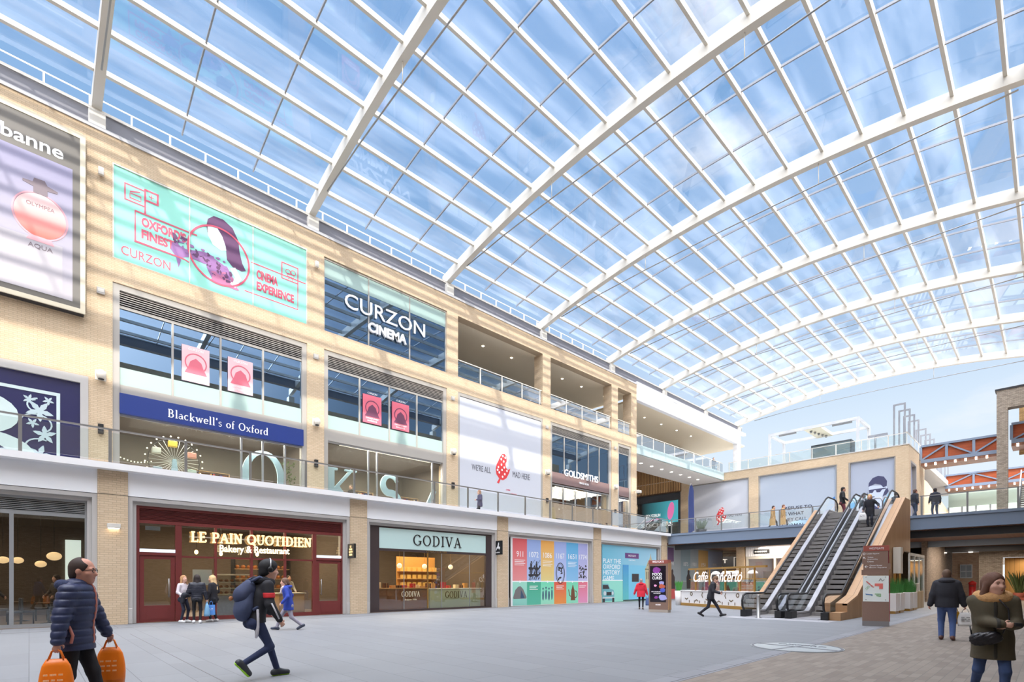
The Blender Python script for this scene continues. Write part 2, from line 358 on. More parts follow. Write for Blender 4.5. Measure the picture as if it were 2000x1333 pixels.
# ---- lower left wall: brick piers
m = MB()
for y in BAYS: m.box(L-.9, L, y-.41, y+.41, 0, 5.28); m.box(L, L+.004, y-.41, y+.41, 4.455, 4.47, 1)
struct(m.build('wall_left', [M_BRICK, M_DARK]))
m = MB(); m2 = MB(); m3 = MB()
for i in range(5):
    a, b = BAYS[i]+.41, BAYS[i+1]-.41
    m.box(L-.5, L-.06, a, b, 4.47, 5.28)
    for s, e in ((a, a+.14), (b-.14, b)): m2.box(L-.3, L-.08, s, e, 0, 4.455); m2.bbox(L-.3, L-.03, s, e, 0, .55, .03); m2.box(L-.7, L-.2, s, e if e < b else b, 0, 4.2)
    m2.box(L-.3, L-.08, a+.14, b-.14, 4.32, 4.455)
    m2.box(L-.7, L-.2, a+.14, a+.26, 0, 4.32); m2.box(L-.7, L-.2, b-.26, b-.14, 0, 4.32); m2.box(L-.7, L-.2, a+.26, b-.26, 4.2, 4.32)
struct(m.build('trim_3', M_WHITE)); struct(m2.build('trim_4', M_GREYF))
# ledge and walkway slab
m = MB(); m.box(L-.55, L+.32, -16, 38.62, 5.28, 5.49); struct(m.build('trim_5', M_LEDGE))
m = MB(); m.box(-40, L-.55, -16, 38.7, 5.2, 5.45); struct(m.build('floor', M_GREYF))
# ---- upper left wall
OP = [(2.53,10.61),(11.52,19.61),(20.5,28.61),(29.5,37.5),(38.44,40.56)]
m = MB()
ys = [-16]+[v for o in OP for v in o]+[41.44]
m.box(U-.6, U, -16, -12, 5.45, 20.0); m.box(U-.6, U, -12, 1.75, 9.8, 20.0); m.box(U-.6, U, -12, -4.5, 5.45, 9.8); m.box(U-.6, U, 1.75, 2.53, 5.45, 15.0); m.box(U-.6, U, 1.75, 2.53, 15.0, 20.0)
for i, (a, b) in enumerate(OP):
    m.box(U-.6, U, a, b, 14.0, 15.0); m.box(U-.6, U, a, b, 18.97, 20.0)
    nx = OP[i+1][0] if i < 4 else 41.44
    m.box(U-.6 if i < 1 else U-.9, U, b, nx, 5.45, 20.0)
struct(m.build('wall_left_upper', M_BRICK))
m = MB(); m.box(U-.7, U+.06, -16, 41.44, 20.0, 20.14); struct(m.build('trim_6', mat('parapet_coping', (190,190,192), .5)))
# gutter beam under the roof edge
m = MB(); m.box(-28.1, -27.35, -16, 66, 20.38, 21.05, 0); m.box(-28.2, -27.3, -16, 66, 21.05, 21.16, 1)
m.box(-.65, -.15, -16, 66, 21.45, 22.15, 0); m.box(-.68, -.1, -16, 66, 22.15, 22.25, 1)
struct(m.build('trim_7', [M_GUT, M_STEELW]))
# loggia on the second floor: floor, soffit, end wall
m = MB(); m.box(-40, U-.6, 19.6, 41.44, 14.4, 15.0); struct(m.build('floor', M_GREYF))
m = MB(); m.box(-40, U-.25, 19.9, 41.44, 19.0, 19.2); struct(m.build('ceiling', M_SOFFIT))
m = MB(); m.box(-33.5, -33.3, 19.9, 41.2, 15.0, 19.0); struct(m.build('window_1', M_GLOG))
m = MB(); m.box(-40, -39.8, 19.7, 60, 14.4, 19.0); m.box(-40, U-.6, 19.6, 19.9, 14.4, 19.2); struct(m.build('wall_loggia', M_INTB))
# ---- recess beyond the last pier: slab with glass front, soffits, canopy
m = MB(); m.box(-31, U-.3, 41.44, 60.0, 13.72, 14.4); struct(m.build('floor', M_GREYF))
m = MB(); m.box(-31, U-.2, 41.44, 60.0, 13.5, 13.72); struct(m.build('ceiling', mat('pale_soffit', (222,216,208), .7)))
m = MB(); m.box(-40, U-.1, 41.44, 66.0, 18.62, 18.8, 0); struct(m.build('ceiling', M_SOFFIT))
m = MB(); m.box(U-.4, U+.02, 41.44, 64.6, 18.6, 20.0); m.box(U-.3, U+.06, 41.44, 66, 20.0, 20.3); struct(m.build('trim_8', M_WHITE))
m = MB(); m.box(U-.5, U, 63.6, 64.6, 14.4, 18.62); struct(m.build('trim_9', M_WHITE))
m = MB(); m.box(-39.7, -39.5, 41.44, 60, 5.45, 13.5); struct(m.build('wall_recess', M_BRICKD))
# ---- bridge deck at first floor
m = MB(); m.box(-40, L-.1, 38.7, 60, 4.75, 5.45); m.box(L-.1, 14, 38.85, 60, 4.75, 5.45); m.box(-40, 14, 60, 100, 4.75, 5.45); struct(m.build('floor', M_GREYF))
m = MB(); m.box(L+.06, 14, 38.66, 38.85, 4.62, 5.30); m.box(L+.06, 14, 38.60, 38.85, 5.30, 5.46); m.box(L+.06, 14, 38.6, 38.85, 4.60, 4.66); struct(m.build('trim_10', M_BLUEST))
m = MB(); m.box(L+.4, 14, 39.1, 39.5, 4.15, 4.62); m.box(-9.0, 14, 58.3, 58.6, 4.05, 4.5); struct(m.build('trim_11', M_DARK))
m = MB(); m.box(-9.0, 14, 49.6, 49.9, 4.12, 4.56); struct(m.build('trim_12', mat('pale_blue_steel', (140,152,166), .5)))
m = MB(); m.box(L-.2, 14, 38.86, 60, 4.56, 4.75); struct(m.build('ceiling', M_BRSOFF))
# ---- end wall across the court (first floor), its right return, and the ground floor beneath it
E = 60.0
BBS = [(-31.1,-24.05),(-23.0,-15.25),(-14.25,-10.4)]
m = MB(); m.box(-40, -38.98, E, E+.6, 5.45, 14.42); m.box(-38.98, -32.5, E, E+.6, 12.95, 14.42)
m.box(-32.5, -31.1, E, E+.6, 5.45, 14.42)
for i, (a, b) in enumerate(BBS):
    m.box(a, b, E, E+.6, 13.5, 14.42); m.box(a, b, E+.35, E+.6, 5.45, 13.5); m.box(b, BBS[i+1][0] if i < 2 else -9.4, E, E+.6, 5.45, 14.42)
m.box(-10, -9.4, E+.6, 61.0, 5.45, 14.42); m.box(-10, -9.4, 61.0, 64.0, 13.1, 14.42); m.box(-10, -9.4, 64.0, 68.4, 5.45, 14.42); m.box(-40, -9.4, 68.2, 68.4, 5.45, 14.42)
struct(m.build('wall_end', M_BRICK))
m = MB(); m.box(-40, -9.35, E-.05, 68.4, 14.42, 14.5); struct(m.build('floor', mat('roof_terrace_paving', (196,194,190), .7)))
m = MB(); m.prism([(68.4,5.45),(92,5.45),(92,10.6),(72.5,12.6),(68.4,12.6)], 'X', -10.2, -9.7); struct(m.build('wall_far', M_BRICK))
m = MB(); m.box(-40, -9, E+1, E+1.3, 0, 4.6); m.box(-9, -6.6, E+.1, E+.3, 0, 4.6)
struct(m.build('wall_end_ground', M_BRICK))
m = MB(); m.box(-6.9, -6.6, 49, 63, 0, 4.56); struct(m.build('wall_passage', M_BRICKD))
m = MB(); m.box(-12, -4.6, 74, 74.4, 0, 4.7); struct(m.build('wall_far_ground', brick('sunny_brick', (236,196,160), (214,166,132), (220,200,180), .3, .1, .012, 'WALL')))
# ---- right-hand building: over the arcade the camera stands in
m = MB(); m.box(.55, 12, -40, 62, 5.6, 20.3); struct(m.build('wall_right', M_BRICK))
m = MB(); m.box(6, 6.4, -40, 62, 0, 5.6); struct(m.build('wall_right_ground', M_BRICKG))
# the corner pier by the far bridge and the wall round it
m = MB(); m.box(-4.52, -3.08, E, E+1.2, 0, 4.75); m.box(-3.08, 6, E, E+.5, 3.6, 4.75); struct(m.build('wall_pier_ground', M_BRICKG))
m = MB(); m.box(-3.4, -2.72, E, E+.9, 5.45, 17.75); m.box(-2.72, 9, E, E+.9, 16.2, 17.75); m.box(-3.5, 9, E-.06, E+1, 17.75, 17.9, 1); struct(m.build('wall_pier', [M_BRICKG, M_DARK]))
m = MB(); m.box(-2.2, 9, E+5, E+5.3, 13, 18); struct(m.build('wall_pier_back', brick('ochre_brick', (186,150,100), (150,118,78), (130,110,84), .3, .1, .012, 'WALL')))
m = MB(); m.box(-40, 14, 101, 101.4, 4, 12); struct(m.build('wall_far_end', M_BRICKG))
m = MB(); m.box(-40, 14, -16.4, -16, 0, 19); struct(m.build('wall_behind', M_BRICKG))

# ================================================================== THE GLAZED ROOF
RCX = -13.2
def zarch(x): return 22.87-(x-RCX)**2/116         # underside of an arch
def zpur(x): return 23.28-(x-RCX)**2/116          # underside of a purlin
PX = [-26.2+1.656*k for k in range(16)]
AY = [2.05+9.0*k for k in range(-1, 8)]
ORD = ['', 'first', 'second', 'third', 'fourth', 'fifth', 'sixth', 'seventh', 'last']
XS = [-27.75+(28.85*k/48) for k in range(49)]
for k, y in enumerate(AY):
    lab = 'white curved roof arch out of sight behind the near edge of the glazed roof' if k == 0 else (
        'last white curved roof arch, open to the sky on its far side' if k == 8 else f'{ORD[k]} white curved roof arch counted from the near left corner')
    t = thing('roof_arch', lab, 'roof arch', (RCX, y, 20.2), group='white arches of the glazed roof')
    a = MB(); w = .17
    vs = []
    for x in XS:
        z0, z1 = zarch(x), zpur(x)+.22
        vs += [(x, y-w, z0), (x, y+w, z0), (x, y+w, z1), (x, y-w, z1)]
    fs = [(0,1,2,3), (len(vs)-1, len(vs)-2, len(vs)-3, len(vs)-4)]
    for i in range(len(XS)-1):
        for j in range(4): p, q = i*4+j, i*4+(j+1) % 4; fs.append((p, p+4, q+4, q))
    a.add(vs, fs); a.build('rib', M_STEELW, t)
    for sx in (-27.45, 1.05):
        b = MB(); b.bbox(sx-.35, sx+.35, y-.28, y+.28, 20.14, 20.95, .03); b.build('bearing_block', M_STEELW, t)
    if k > 0:
        P = [(-25.4, 21.38), (-22, 21.62), (-18.2, 21.72), (-13.2, 21.72), (-8.2, 21.62), (-4.5, 21.5), (-1.0, 21.35)]
        b = MB(); b.tube([(x, y, z) for x, z in P], .035, 6); b.build('tie_rod', M_GALV, t)
        for hx in (-18.2, -8.2): b = MB(); b.tube([(hx, y, zarch(hx)), (hx, y, 21.66)], .018, 5); b.build('hanger', M_STEELW, t)
M_ROOF = [M_STEELW]
for k in range(8):
    y0, y1 = AY[k]+.17, AY[k+1]-.17
    lab = ['glazed roof bay at the top left corner, before the first white arch'] + [f'glazed roof bay between the {ORD[i]} and the {ORD[i+1]} white arch' for i in range(1, 8)]
    t = thing('roof_glazing_bay', lab[k], 'glass roof', (RCX, (y0+y1)/2, 21.0), group='bays of the glazed roof')
    for i, x in enumerate(PX):
        z = zpur(x); sl = -(x-RCX)/58
        b = MB(); u = Vector((-sl, 0, 1)).normalized()
        b.bar((x, y0, z+.1), (x, y1, z+.1), .13, .24, up=u)
        if i % 2 == 1:
            for f in (.22, .55, .80):
                yy = y0+(y1-y0)*f; b.box(x-.09, x-.055, yy-.3, yy+.3, z+.02, z+.1)
        b.build('purlin', M_STEELW, t)
    for f in (1/3, 2/3):
        yy = AY[k]+9*f; b = MB(); vs = []
        for x in [q for q in XS[1:-1] if q < -.4]:
            z = zpur(x)+.12; vs += [(x, yy-.028, z), (x, yy+.028, z), (x, yy+.028, z+.1), (x, yy-.028, z+.1)]
        n = len(vs)//4; fs = [(0,1,2,3), (len(vs)-1, len(vs)-2, len(vs)-3, len(vs)-4)]
        for i in range(n-1):
            for j in range(4): p, q = i*4+j, i*4+(j+1) % 4; fs.append((p, p+4, q+4, q))
        b.add(vs, fs); b.build('glazing_bar', M_STEELG, t)
    b = MB(); xs = [x for x in XS[1:-1] if x < -.4]; vs = []
    for x in xs: vs += [(x, AY[k]+.03, zpur(x)+.23), (x, AY[k+1]-.03, zpur(x)+.23)]
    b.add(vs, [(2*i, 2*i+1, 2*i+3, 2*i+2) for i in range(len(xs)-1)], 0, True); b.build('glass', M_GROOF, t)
# roof-edge railing behind the gutter
t = thing('roof_railing', 'thin white safety railing on the roof edge behind the glazed roof', 'railing', (-28.5, 20, 21.1))
for k in range(30):
    y = -5.4+1.46*k; b = MB(); b.box(-28.53, -28.47, y-.03, y+.03, 21.1, 22.45); b.build('post', M_STEELW, t)
for z in (22.45, 21.8): b = MB(); b.tube([(-28.5, -8, z), (-28.5, 40, z)], .03, 6); b.build('rail', M_STEELW, t)
m = MB(); m.box(-40, -28.15, -16, 41.4, 21.0, 21.1); struct(m.build('ceiling', M_GREYF))
# ================================================================== SERIF LETTERS (drawn stroke by stroke, cap height 1)
A_ = lambda cx, cy, rx, ry, a0, a1, w: ('a', cx, cy, rx, ry, a0, a1, w)
GL = {
 'L': (.62, [('s',(.16,0),(.16,1),'T'),('s',(.02,0),(.58,0),'S'),('s',(.58,0),(.58,.25),'t'),('s',(.02,1),(.34,1),'S')]),
 'E': (.66, [('s',(.16,0),(.16,1),'T'),('s',(.02,0),(.6,0),'S'),('s',(.6,0),(.6,.24),'t'),('s',(.02,1),(.58,1),'S'),('s',(.58,1),(.58,.78),'t'),('s',(.16,.52),(.44,.52),'S'),('s',(.44,.4),(.44,.64),'t')]),
 'P': (.64, [('s',(.16,0),(.16,1),'T'),('s',(.02,0),(.34,0),'S'),('s',(.02,1),(.36,1),'S'),A_(.33,.74,.24,.26,90,-90,'T'),('s',(.16,.48),(.34,.48),'S')]),
 'A': (.8, [('s',(.1,0),(.4,1),'t'),('s',(.4,1),(.7,0),'T'),('s',(-.02,0),(.24,0),'S'),('s',(.54,0),(.86,0),'S'),('s',(.2,.34),(.58,.34),'S')]),
 'I': (.36, [('s',(.18,0),(.18,1),'T'),('s',(.03,0),(.33,0),'S'),('s',(.03,1),(.33,1),'S')]),
 'N': (.8, [('s',(.14,0),(.14,1),'t'),('s',(.14,1),(.66,0),'T'),('s',(.66,0),(.66,1),'t'),('s',(0,0),(.28,0),'S'),('s',(0,1),(.2,1),'S'),('s',(.52,1),(.8,1),'S')]),
 'Q': (.86, [A_(.42,.5,.36,.5,0,360,'O'),('s',(.44,.16),(.78,-.16),'T')]),
 'O': (.86, [A_(.42,.5,.36,.5,0,360,'O')]),
 'U': (.8, [('s',(.14,1),(.14,.32),'T'),A_(.39,.32,.25,.32,180,360,'t'),('s',(.64,.32),(.64,1),'t'),('s',(0,1),(.3,1),'S'),('s',(.5,1),(.78,1),'S')]),
 'T': (.7, [('s',(.34,0),(.34,1),'T'),('s',(.18,0),(.5,0),'S'),('s',(.02,1),(.66,1),'S'),('s',(.03,1),(.03,.76),'t'),('s',(.65,1),(.65,.76),'t')]),
 'D': (.8, [('s',(.16,0),(.16,1),'T'),('s',(.02,0),(.34,0),'S'),('s',(.02,1),(.34,1),'S'),A_(.32,.5,.38,.5,90,-90,'T')]),
 'G': (.86, [A_(.44,.5,.37,.5,40,330,'O'),('s',(.74,.08),(.74,.4),'T'),('s',(.56,.4),(.86,.4),'S')]),
 'V': (.8, [('s',(.1,1),(.4,0),'T'),('s',(.4,0),(.7,1),'t'),('s',(-.04,1),(.26,1),'S'),('s',(.56,1),(.82,1),'S')]),
 'B': (.7, [('s',(.16,0),(.16,1),'T'),('s',(.02,0),(.34,0),'S'),('s',(.02,1),(.34,1),'S'),A_(.32,.76,.2,.24,90,-90,'T'),A_(.33,.26,.26,.26,90,-90,'T'),('s',(.16,.52),(.34,.52),'S')]),
 'l': (.3, [('s',(.15,0),(.15,1.06),'T'),('s',(.03,0),(.28,0),'S'),('s',(.04,1.04),(.15,1.06),'S')]),
 'a': (.52, [A_(.2,.17,.17,.17,0,360,'t'),('s',(.38,.03),(.38,.44),'T'),A_(.24,.46,.14,.16,0,160,'S'),('s',(.36,.03),(.5,.02),'S')]),
 'c': (.5, [A_(.26,.31,.22,.31,45,315,'O')]),
 'k': (.6, [('s',(.13,0),(.13,1.06),'T'),('s',(.02,0),(.26,0),'S'),('s',(.13,.26),(.46,.6),'t'),('s',(.24,.36),(.5,0),'T'),('s',(.42,0),(.62,0),'S'),('s',(.36,.6),(.56,.6),'S')]),
 'w': (.86, [('s',(.08,.6),(.26,0),'T'),('s',(.26,0),(.42,.6),'t'),('s',(.42,.6),(.6,0),'T'),('s',(.6,0),(.76,.6),'t'),('s',(-.02,.6),(.2,.6),'S'),('s',(.66,.6),(.86,.6),'S')]),
 'e': (.52, [A_(.26,.31,.22,.31,10,320,'O'),('s',(.06,.34),(.46,.34),'S')]),
 "'": (.22, [('s',(.1,.78),(.14,1.04),'T')]),
 's': (.44, [A_(.22,.46,.15,.14,30,260,'t'),A_(.2,.16,.17,.16,90,-150,'t')]),
 'o': (.58, [A_(.28,.31,.23,.31,0,360,'O')]),
 'f': (.36, [('s',(.14,0),(.14,.84),'T'),A_(.26,.86,.12,.2,180,40,'t'),('s',(.02,.6),(.32,.6),'S'),('s',(.02,0),(.28,0),'S')]),
 'x': (.58, [('s',(.08,.6),(.46,0),'T'),('s',(.08,0),(.46,.6),'t'),('s',(0,.6),(.2,.6),'S'),('s',(.36,.6),(.54,.6),'S'),('s',(0,0),(.2,0),'S'),('s',(.36,0),(.56,0),'S')]),
 'r': (.42, [('s',(.14,0),(.14,.6),'T'),('s',(.02,0),(.28,0),'S'),A_(.28,.42,.14,.18,170,60,'t')]),
 'd': (.6, [A_(.26,.31,.21,.31,0,360,'O'),('s',(.46,0),(.46,1.06),'T'),('s',(.46,0),(.58,.02),'S')]),
 ' ': (.34, []),
}
def serif(mb, F, s, x, y, h, w=None, T=.17, t=.08, S=.09, d=.03, mi=0, d0=0, gap=.08):
    tot = sum(GL[c][0]+gap for c in s)-gap; k = (w/tot if w else h)
    W = {'T': T*h, 't': t*h, 'S': S*h}
    for c in s:
        gw, els = GL[c]
        for i, e in enumerate(els):
            dd = d+.0006*i
            if e[0] == 's':
                p = [(x+q[0]*k, y+q[1]*h) for q in e[1:3]]; stroke(mb, F, p, W[e[3]], dd, mi, d0)
            else:
                _, cx, cy, rx, ry, a0, a1, ww = e; pts = arc(x+cx*k, y+cy*h, rx*k, ry*h, a0, a1, 20)
                wd = W['T'] if ww == 'O' else W[ww]
                ws = [(W['t']+(wd-W['t'])*abs(math.cos(math.radians(a0+(a1-a0)*i/20)))**1.3) for i in range(21)]
                stroke(mb, F, pts, ws, dd, mi, d0)
        x += (gw+gap)*k
def rect(mb, F, x0, x1, y0, y1, d=.006, mi=0, d0=0): poly(mb, F, [(x0,y0),(x1,y0),(x1,y1),(x0,y1)], d, mi, d0)
def outline(mb, F, x0, x1, y0, y1, w, d=.006, mi=0, d0=0): stroke(mb, F, [(x0,y0),(x1,y0),(x1,y1),(x0,y1)], w, d, mi, d0, closed=True)
def louvre(name, parent, x, y0, y1, z0, z1, n, m_slat, m_back):
    b = MB(); b.box(x-.12, x-.1, y0, y1, z0, z1, 1); h = (z1-z0)/n
    for i in range(n): b.prism([(x-.08, z0+h*i+h*.1), (x, z0+h*i+h*.02), (x, z0+h*i+h*.42), (x-.08, z0+h*i+h*.62)], 'Y', y0, y1, 0) if False else b.add(
        [(x-.09, y0, z0+h*(i+.75)), (x, y0, z0+h*(i+.1)), (x, y0, z0+h*(i+.5)), (x-.09, y0, z0+h*(i+.98)), (x-.09, y1, z0+h*(i+.75)), (x, y1, z0+h*(i+.1)), (x, y1, z0+h*(i+.5)), (x-.09, y1, z0+h*(i+.98))],
        [(0,1,2,3),(7,6,5,4),(0,4,5,1),(1,5,6,2),(2,6,7,3),(3,7,4,0)], 0)
    return b.build(name, [m_slat, m_back], parent)

# ================================================================== SHOP INTERIORS (shell)
M_ICEIL = mat('interior_ceiling', (96,90,86), .8); M_IFL = mat('interior_floor', (120,104,90), .5)
m = MB()
for y in BAYS: m.box(-31, L-.9, y-.12, y+.12, 0, 5.2)
m.box(-31.2, -31, -8, 39, 0, 5.2); struct(m.build('wall_shops_inside', M_INT))
m = MB(); m.box(-31, L-.75, -8, 39, 4.4, 4.5); struct(m.build('ceiling', M_ICEIL))
m = MB(); m.box(-31, L-.2, -8, 39, 0, .012); struct(m.build('floor', M_IFL))
m = MB()
for y in [-6.9, 2.14, 11.06, 20.05, 29.05, 37.97, 41.0]: m.box(-33, U-.6, y-.1, y+.1, 5.45, 14.4)
m.box(-33.2, -33, -12, 41.4, 5.45, 14.4); struct(m.build('wall_upper_inside', mat('interior_dusk', (104,98,94), .8)))
m = MB(); m.box(-33, U-.6, -12, 41.4, 14.3, 14.4); m.box(-33, U-.6, -12, 41.4, 9.1, 9.25); struct(m.build('ceiling', M_ICEIL))
m = MB(); m.box(-33, U-.6, 1.9, 19.9, 18.96, 19.1); m.box(-33, -32.8, 1.9, 19.9, 15, 19); m.box(-33, U-.6, 1.7, 1.9, 15, 19); struct(m.build('wall_cinema_inside', mat('cinema_inside', (70,76,84), .8)))
def interior_light(x, y, z, sx, sy, e, col=(1,.78,.52), name='room_fill_light'):  # area lamp added as fill, with no fitting of its own
    l = bpy.data.lights.new(name, 'AREA'); l.shape = 'RECTANGLE'; l.size = sx; l.size_y = sy; l.energy = e; l.color = col
    o = bpy.data.objects.new(name, l); COL.objects.link(o); o.location = (x, y, z); return o
for y, e in ((-2.5, 260), (6.6, 950), (15.6, 950)): interior_light(-26, y, 4.36, 5, 6, e)
for y, e in ((6.5, 900), (15.5, 900), (33.3, 650), (39.5, 200)): interior_light(-29, y, 9.05, 4, min(6, 6 if y < 39 else 2), e, (1,.85,.66))

for y, z in ((6.6, 8.5), (15.5, 8.9)): interior_light(U-.45, y, z, .25, 6, 170, (1,.96,.9), name='letter_fill_light')  # added fill lamps behind the glass, brightening the giant letters
# ================================================================== GROUND FLOOR SHOPS
# ---- café at the left edge
t = thing('shopfront', 'grey framed cafe window at the left edge, round pendant lamps glowing behind it', 'shop front', (L-.35, -2.7, 0))
b = MB(); x = L-.38
b.box(x-.06, x+.04, -6.4, 1.46, 0, .12); b.box(x-.06, x+.04, 1.37, 1.46, 0, 4.2); b.box(x-.06, x+.04, -6.4, 1.46, 3.62, 3.72); b.box(x-.06, x+.04, -6.4, 1.46, 4.12, 4.2)
for y in (-.4, -2.4, -4.4, -6.4): b.box(x-.06, x+.04, y-.05, y+.05, 0, 3.7)
b.build('frame', M_ALU, t); louvre('louvre', t, x+.02, -6.3, 1.37, 3.72, 4.12, 7, M_ALU, M_BLACK)
b = MB(); b.box(x-.02, x-.01, -6.4, 1.4, .1, 3.65); b.build('glass', M_GSHOP, t)
for i, (y, z, xx, r, w) in enumerate([(-.62, 2.19, -23.6, .16, 'at the very left edge'), (-.27, 2.19, -23.7, .15, 'right of the window bar'), (.3, 2.1, -24.4, .16, 'lowest of the row'), (.62, 2.34, -23.2, .2, 'largest, nearest the corner pier')]):
    p = thing('pendant_lamp', f'flattened round glowing pendant lamp in the cafe window, {w}', 'pendant lamp', (xx, y, z), group='pendant lamps in the cafe')
    q = MB(); q.ell((xx, y, z), (r, r, r*.72), 16, 10); q.build('shade', mat('lamp_shade_glow', (250,206,150), emit=1.0), p)
    q = MB(); q.tube([(xx, y, z+r*.7), (xx, y, 4.4)], .008, 5); q.build('cord', M_BLACK, p)
for i, (y, x0, w) in enumerate([(-.9, -24.0, 'nearest the window bar'), (.5, -24.3, 'behind the right pane'), (-.2, -26.4, 'furthest inside')]):
    p = thing('cafe_table', f'dark cafe table with a round top inside the left window, {w}', 'table', (x0, y, 0.012), group='tables inside the cafe')
    q = MB(); q.lathe((x0, y, .72), [(.36, 0), (.36, .03)], 20); q.build('table_top', mat('dark_wood', (86,62,46), .4), p)
    q = MB(); q.lathe((x0, y, .012), [(.22, 0), (.22, .02), (.03, .04), (.03, .71)], 12); q.build('pedestal', M_BLACK, p)
    for k, dy in enumerate((-.55, .55)):
        c = thing('cafe_chair', f'grey upholstered cafe chair {"left" if dy < 0 else "right"} of the table {w}', 'chair', (x0, y+dy, .012), group='chairs inside the cafe')
        q = MB(); q.bbox(x0-.22, x0+.22, y+dy-.2, y+dy+.2, .42, .5, .02); q.build('seat', mat('grey_cloth', (104,104,108), .9), c)
        q = MB(); s = .18 if dy > 0 else -.18; q.bbox(x0-.22, x0+.22, y+dy+s-.03, y+dy+s+.03, .5, .92, .02); q.build('backrest', mat('grey_cloth', (104,104,108), .9), c)
        for sx in (-.18, .18):
            for sy in (-.16, .16): q = MB(); q.box(x0+sx-.02, x0+sx+.02, y+dy+sy-.02, y+dy+sy+.02, .012, .43); q.build('leg', M_BLACK, c)
b = MB()
for y0, y1 in ((-.2, .35), (.55, .95)): b.box(-30.95, -30.9, y0+1.4, y1+1.4, .5, 3.4)
o = b.build('window_2', mat('daylit_back_window', (226,236,226), emit=1.0)); struct(o)
# ---- bakery
M_RED = mat('oxblood_paint', (112,46,44), .45, noise=.08, nscale=3); M_GOLDL = mat('lit_gold_letters', (255,222,160), emit=1.1)
t = thing('shopfront', 'dark red bakery shop front with glowing cream letters across the glass', 'shop front', (L-.3, 6.6, 0))
x = L-.32; b = MB()
b.box(x-.08, x+.05, 2.73, 2.86, 0, 4.2); b.box(x-.08, x+.05, 10.38, 10.5, 0, 4.2); b.box(x-.08, x+.05, 2.73, 10.5, 4.1, 4.2); b.box(x-.08, x+.06, 2.73, 10.5, 3.58, 3.68)
for y, w in ((4.05, .1), (5.28, .04), (6.58, .045), (7.9, .04), (9.15, .08)): b.box(x-.08, x+.05, y-w, y+w, 0, 3.62)
b.box(x-.06, x+.04, 4.05, 9.15, 2.38, 2.45); b.box(x-.08, x+.05, 4.05, 9.15, 0, .16)
for a, c in ((2.86, 3.95), (9.23, 10.38)): b.box(x-.08, x+.06, a, c, 2.44, 2.54)
b.build('frame', M_RED, t); louvre('louvre', t, x+.03, 2.86, 10.38, 3.68, 4.1, 9, M_RED, M_BLACK)
b = MB(); b.box(x-.03, x-.02, 4.1, 9.1, .14, 3.6); b.box(x-.03, x-.02, 2.85, 3.95, 2.5, 3.6); b.box(x-.03, x-.02, 9.2, 10.4, 2.5, 3.6); b.build('glass', M_GSHOP, t)
for a, c, hs in ((2.87, 3.94, 1), (9.24, 10.37, 0)):
    d = MB(); d.box(x-.05, x+.02, a, a+.13, 0, 2.44); d.box(x-.05, x+.02, c-.13, c, 0, 2.44); d.box(x-.05, x+.02, a, c, 2.3, 2.44); d.box(x-.05, x+.02, a, c, .02, .62); d.box(x-.03, x+.03, a+.2, c-.2, .12, .5)
    dr = d.build('door', M_RED, t); d = MB(); d.box(x-.02, x-.012, a+.12, c-.12, .6, 2.32); d.build('door_glass', M_GSHOP, dr)
    d = MB(); yh = c-.2 if hs else a+.2; d.tube([(x+.09, yh, .9), (x+.09, yh, 1.6)], .018, 8); d.box(x+.01, x+.09, yh-.015, yh+.015, .95, .98); d.box(x+.01, x+.09, yh-.015, yh+.015, 1.52, 1.55); d.build('handle', M_GALV, dr)
    d = MB(); d.box(x-.02, x+.07, a, c, 2.55, 2.66); d.build('blind_strip', mat('cool_strip', (226,234,244), emit=.6), t)  # white blind strip, its brightness put in as a glow
F = FX(x+.12, 0, 0); b = MB(); serif(b, F, 'LE PAIN QUOTIDIEN', 4.43, 3.0, .36, 4.53, T=.2, t=.12, S=.14, d=.05); b.build('letters', M_GOLDL, t)
b = MB(); text(b, F, 'Bakery & Restaurant', 5.39, 2.56, .36, 2.65, d=.03, bold=.012); b.build('letters', mat('lit_cream_letters', (255,240,205), emit=1.4), t)
b = MB(); b.box(x-.04, x+.06, 4.4, 9.0, 3.16, 3.2); b.build('letter_rail', M_ALU, t)
p = thing('projecting_sign', 'small black hanging sign with cream letters on the pier right of the bakery', 'sign', (L+.3, 10.62, 2.55))
b = MB(); b.bbox(L, L+.62, 10.56, 10.66, 2.55, 3.2, .015); b.build('box', M_BLACK, p)
b = MB(); Fs = FY(L+.31, 10.556, 0); text(b, Fs, 'LE', 0, 3.02, .1, align='C'); text(b, Fs, 'PAIN', 0, 2.9, .09, align='C'); text(b, Fs, 'QUOTI', 0, 2.78, .09, .34, align='C'); text(b, Fs, 'DIEN', 0, 2.66, .09, align='C'); b.build('letters', M_GOLDL, p)
# inside the bakery
M_WOODL = mat('light_wood', (190,150,104), .5, noise=.15); M_LOAF = mat('loaf_crust', (178,112,56), .7, noise=.3, nscale=20); M_CREAM = mat('cream_panel', (226,214,190), .6)
p = thing('bakery_counter', 'pale wooden panelled counter inside the bakery, right of centre', 'counter', (-23.4, 8.4, .012))
b = MB(); b.box(-23.9, -23.1, 7.9, 9.0, .012, .95); b.build('body', M_WOODL, p)
for k in range(2): b = MB(); b.box(-23.1, -23.07, 7.95+.54*k, 8.42+.54*k, .15, .85); b.build('panel', mat('wood_panel', (206,170,122), .5), p)
b = MB(); b.box(-23.95, -23.05, 7.85, 9.05, .95, 1.0); b.build('worktop', M_CREAM, p)
p = thing('pastry_case', 'lit glass pastry case of three shelves inside the bakery, left of centre', 'display case', (-23.5, 6.0, .012))
b = MB(); b.box(-24.0, -23.1, 5.35, 6.75, .012, .9); b.build('body', mat('grey_marble', (132,132,134), .4, noise=.25, nscale=9), p)
for z in (.95, 1.2, 1.45): b = MB(); b.box(-23.95, -23.15, 5.37, 6.73, z, z+.02); b.build('shelf', M_CREAM, p)
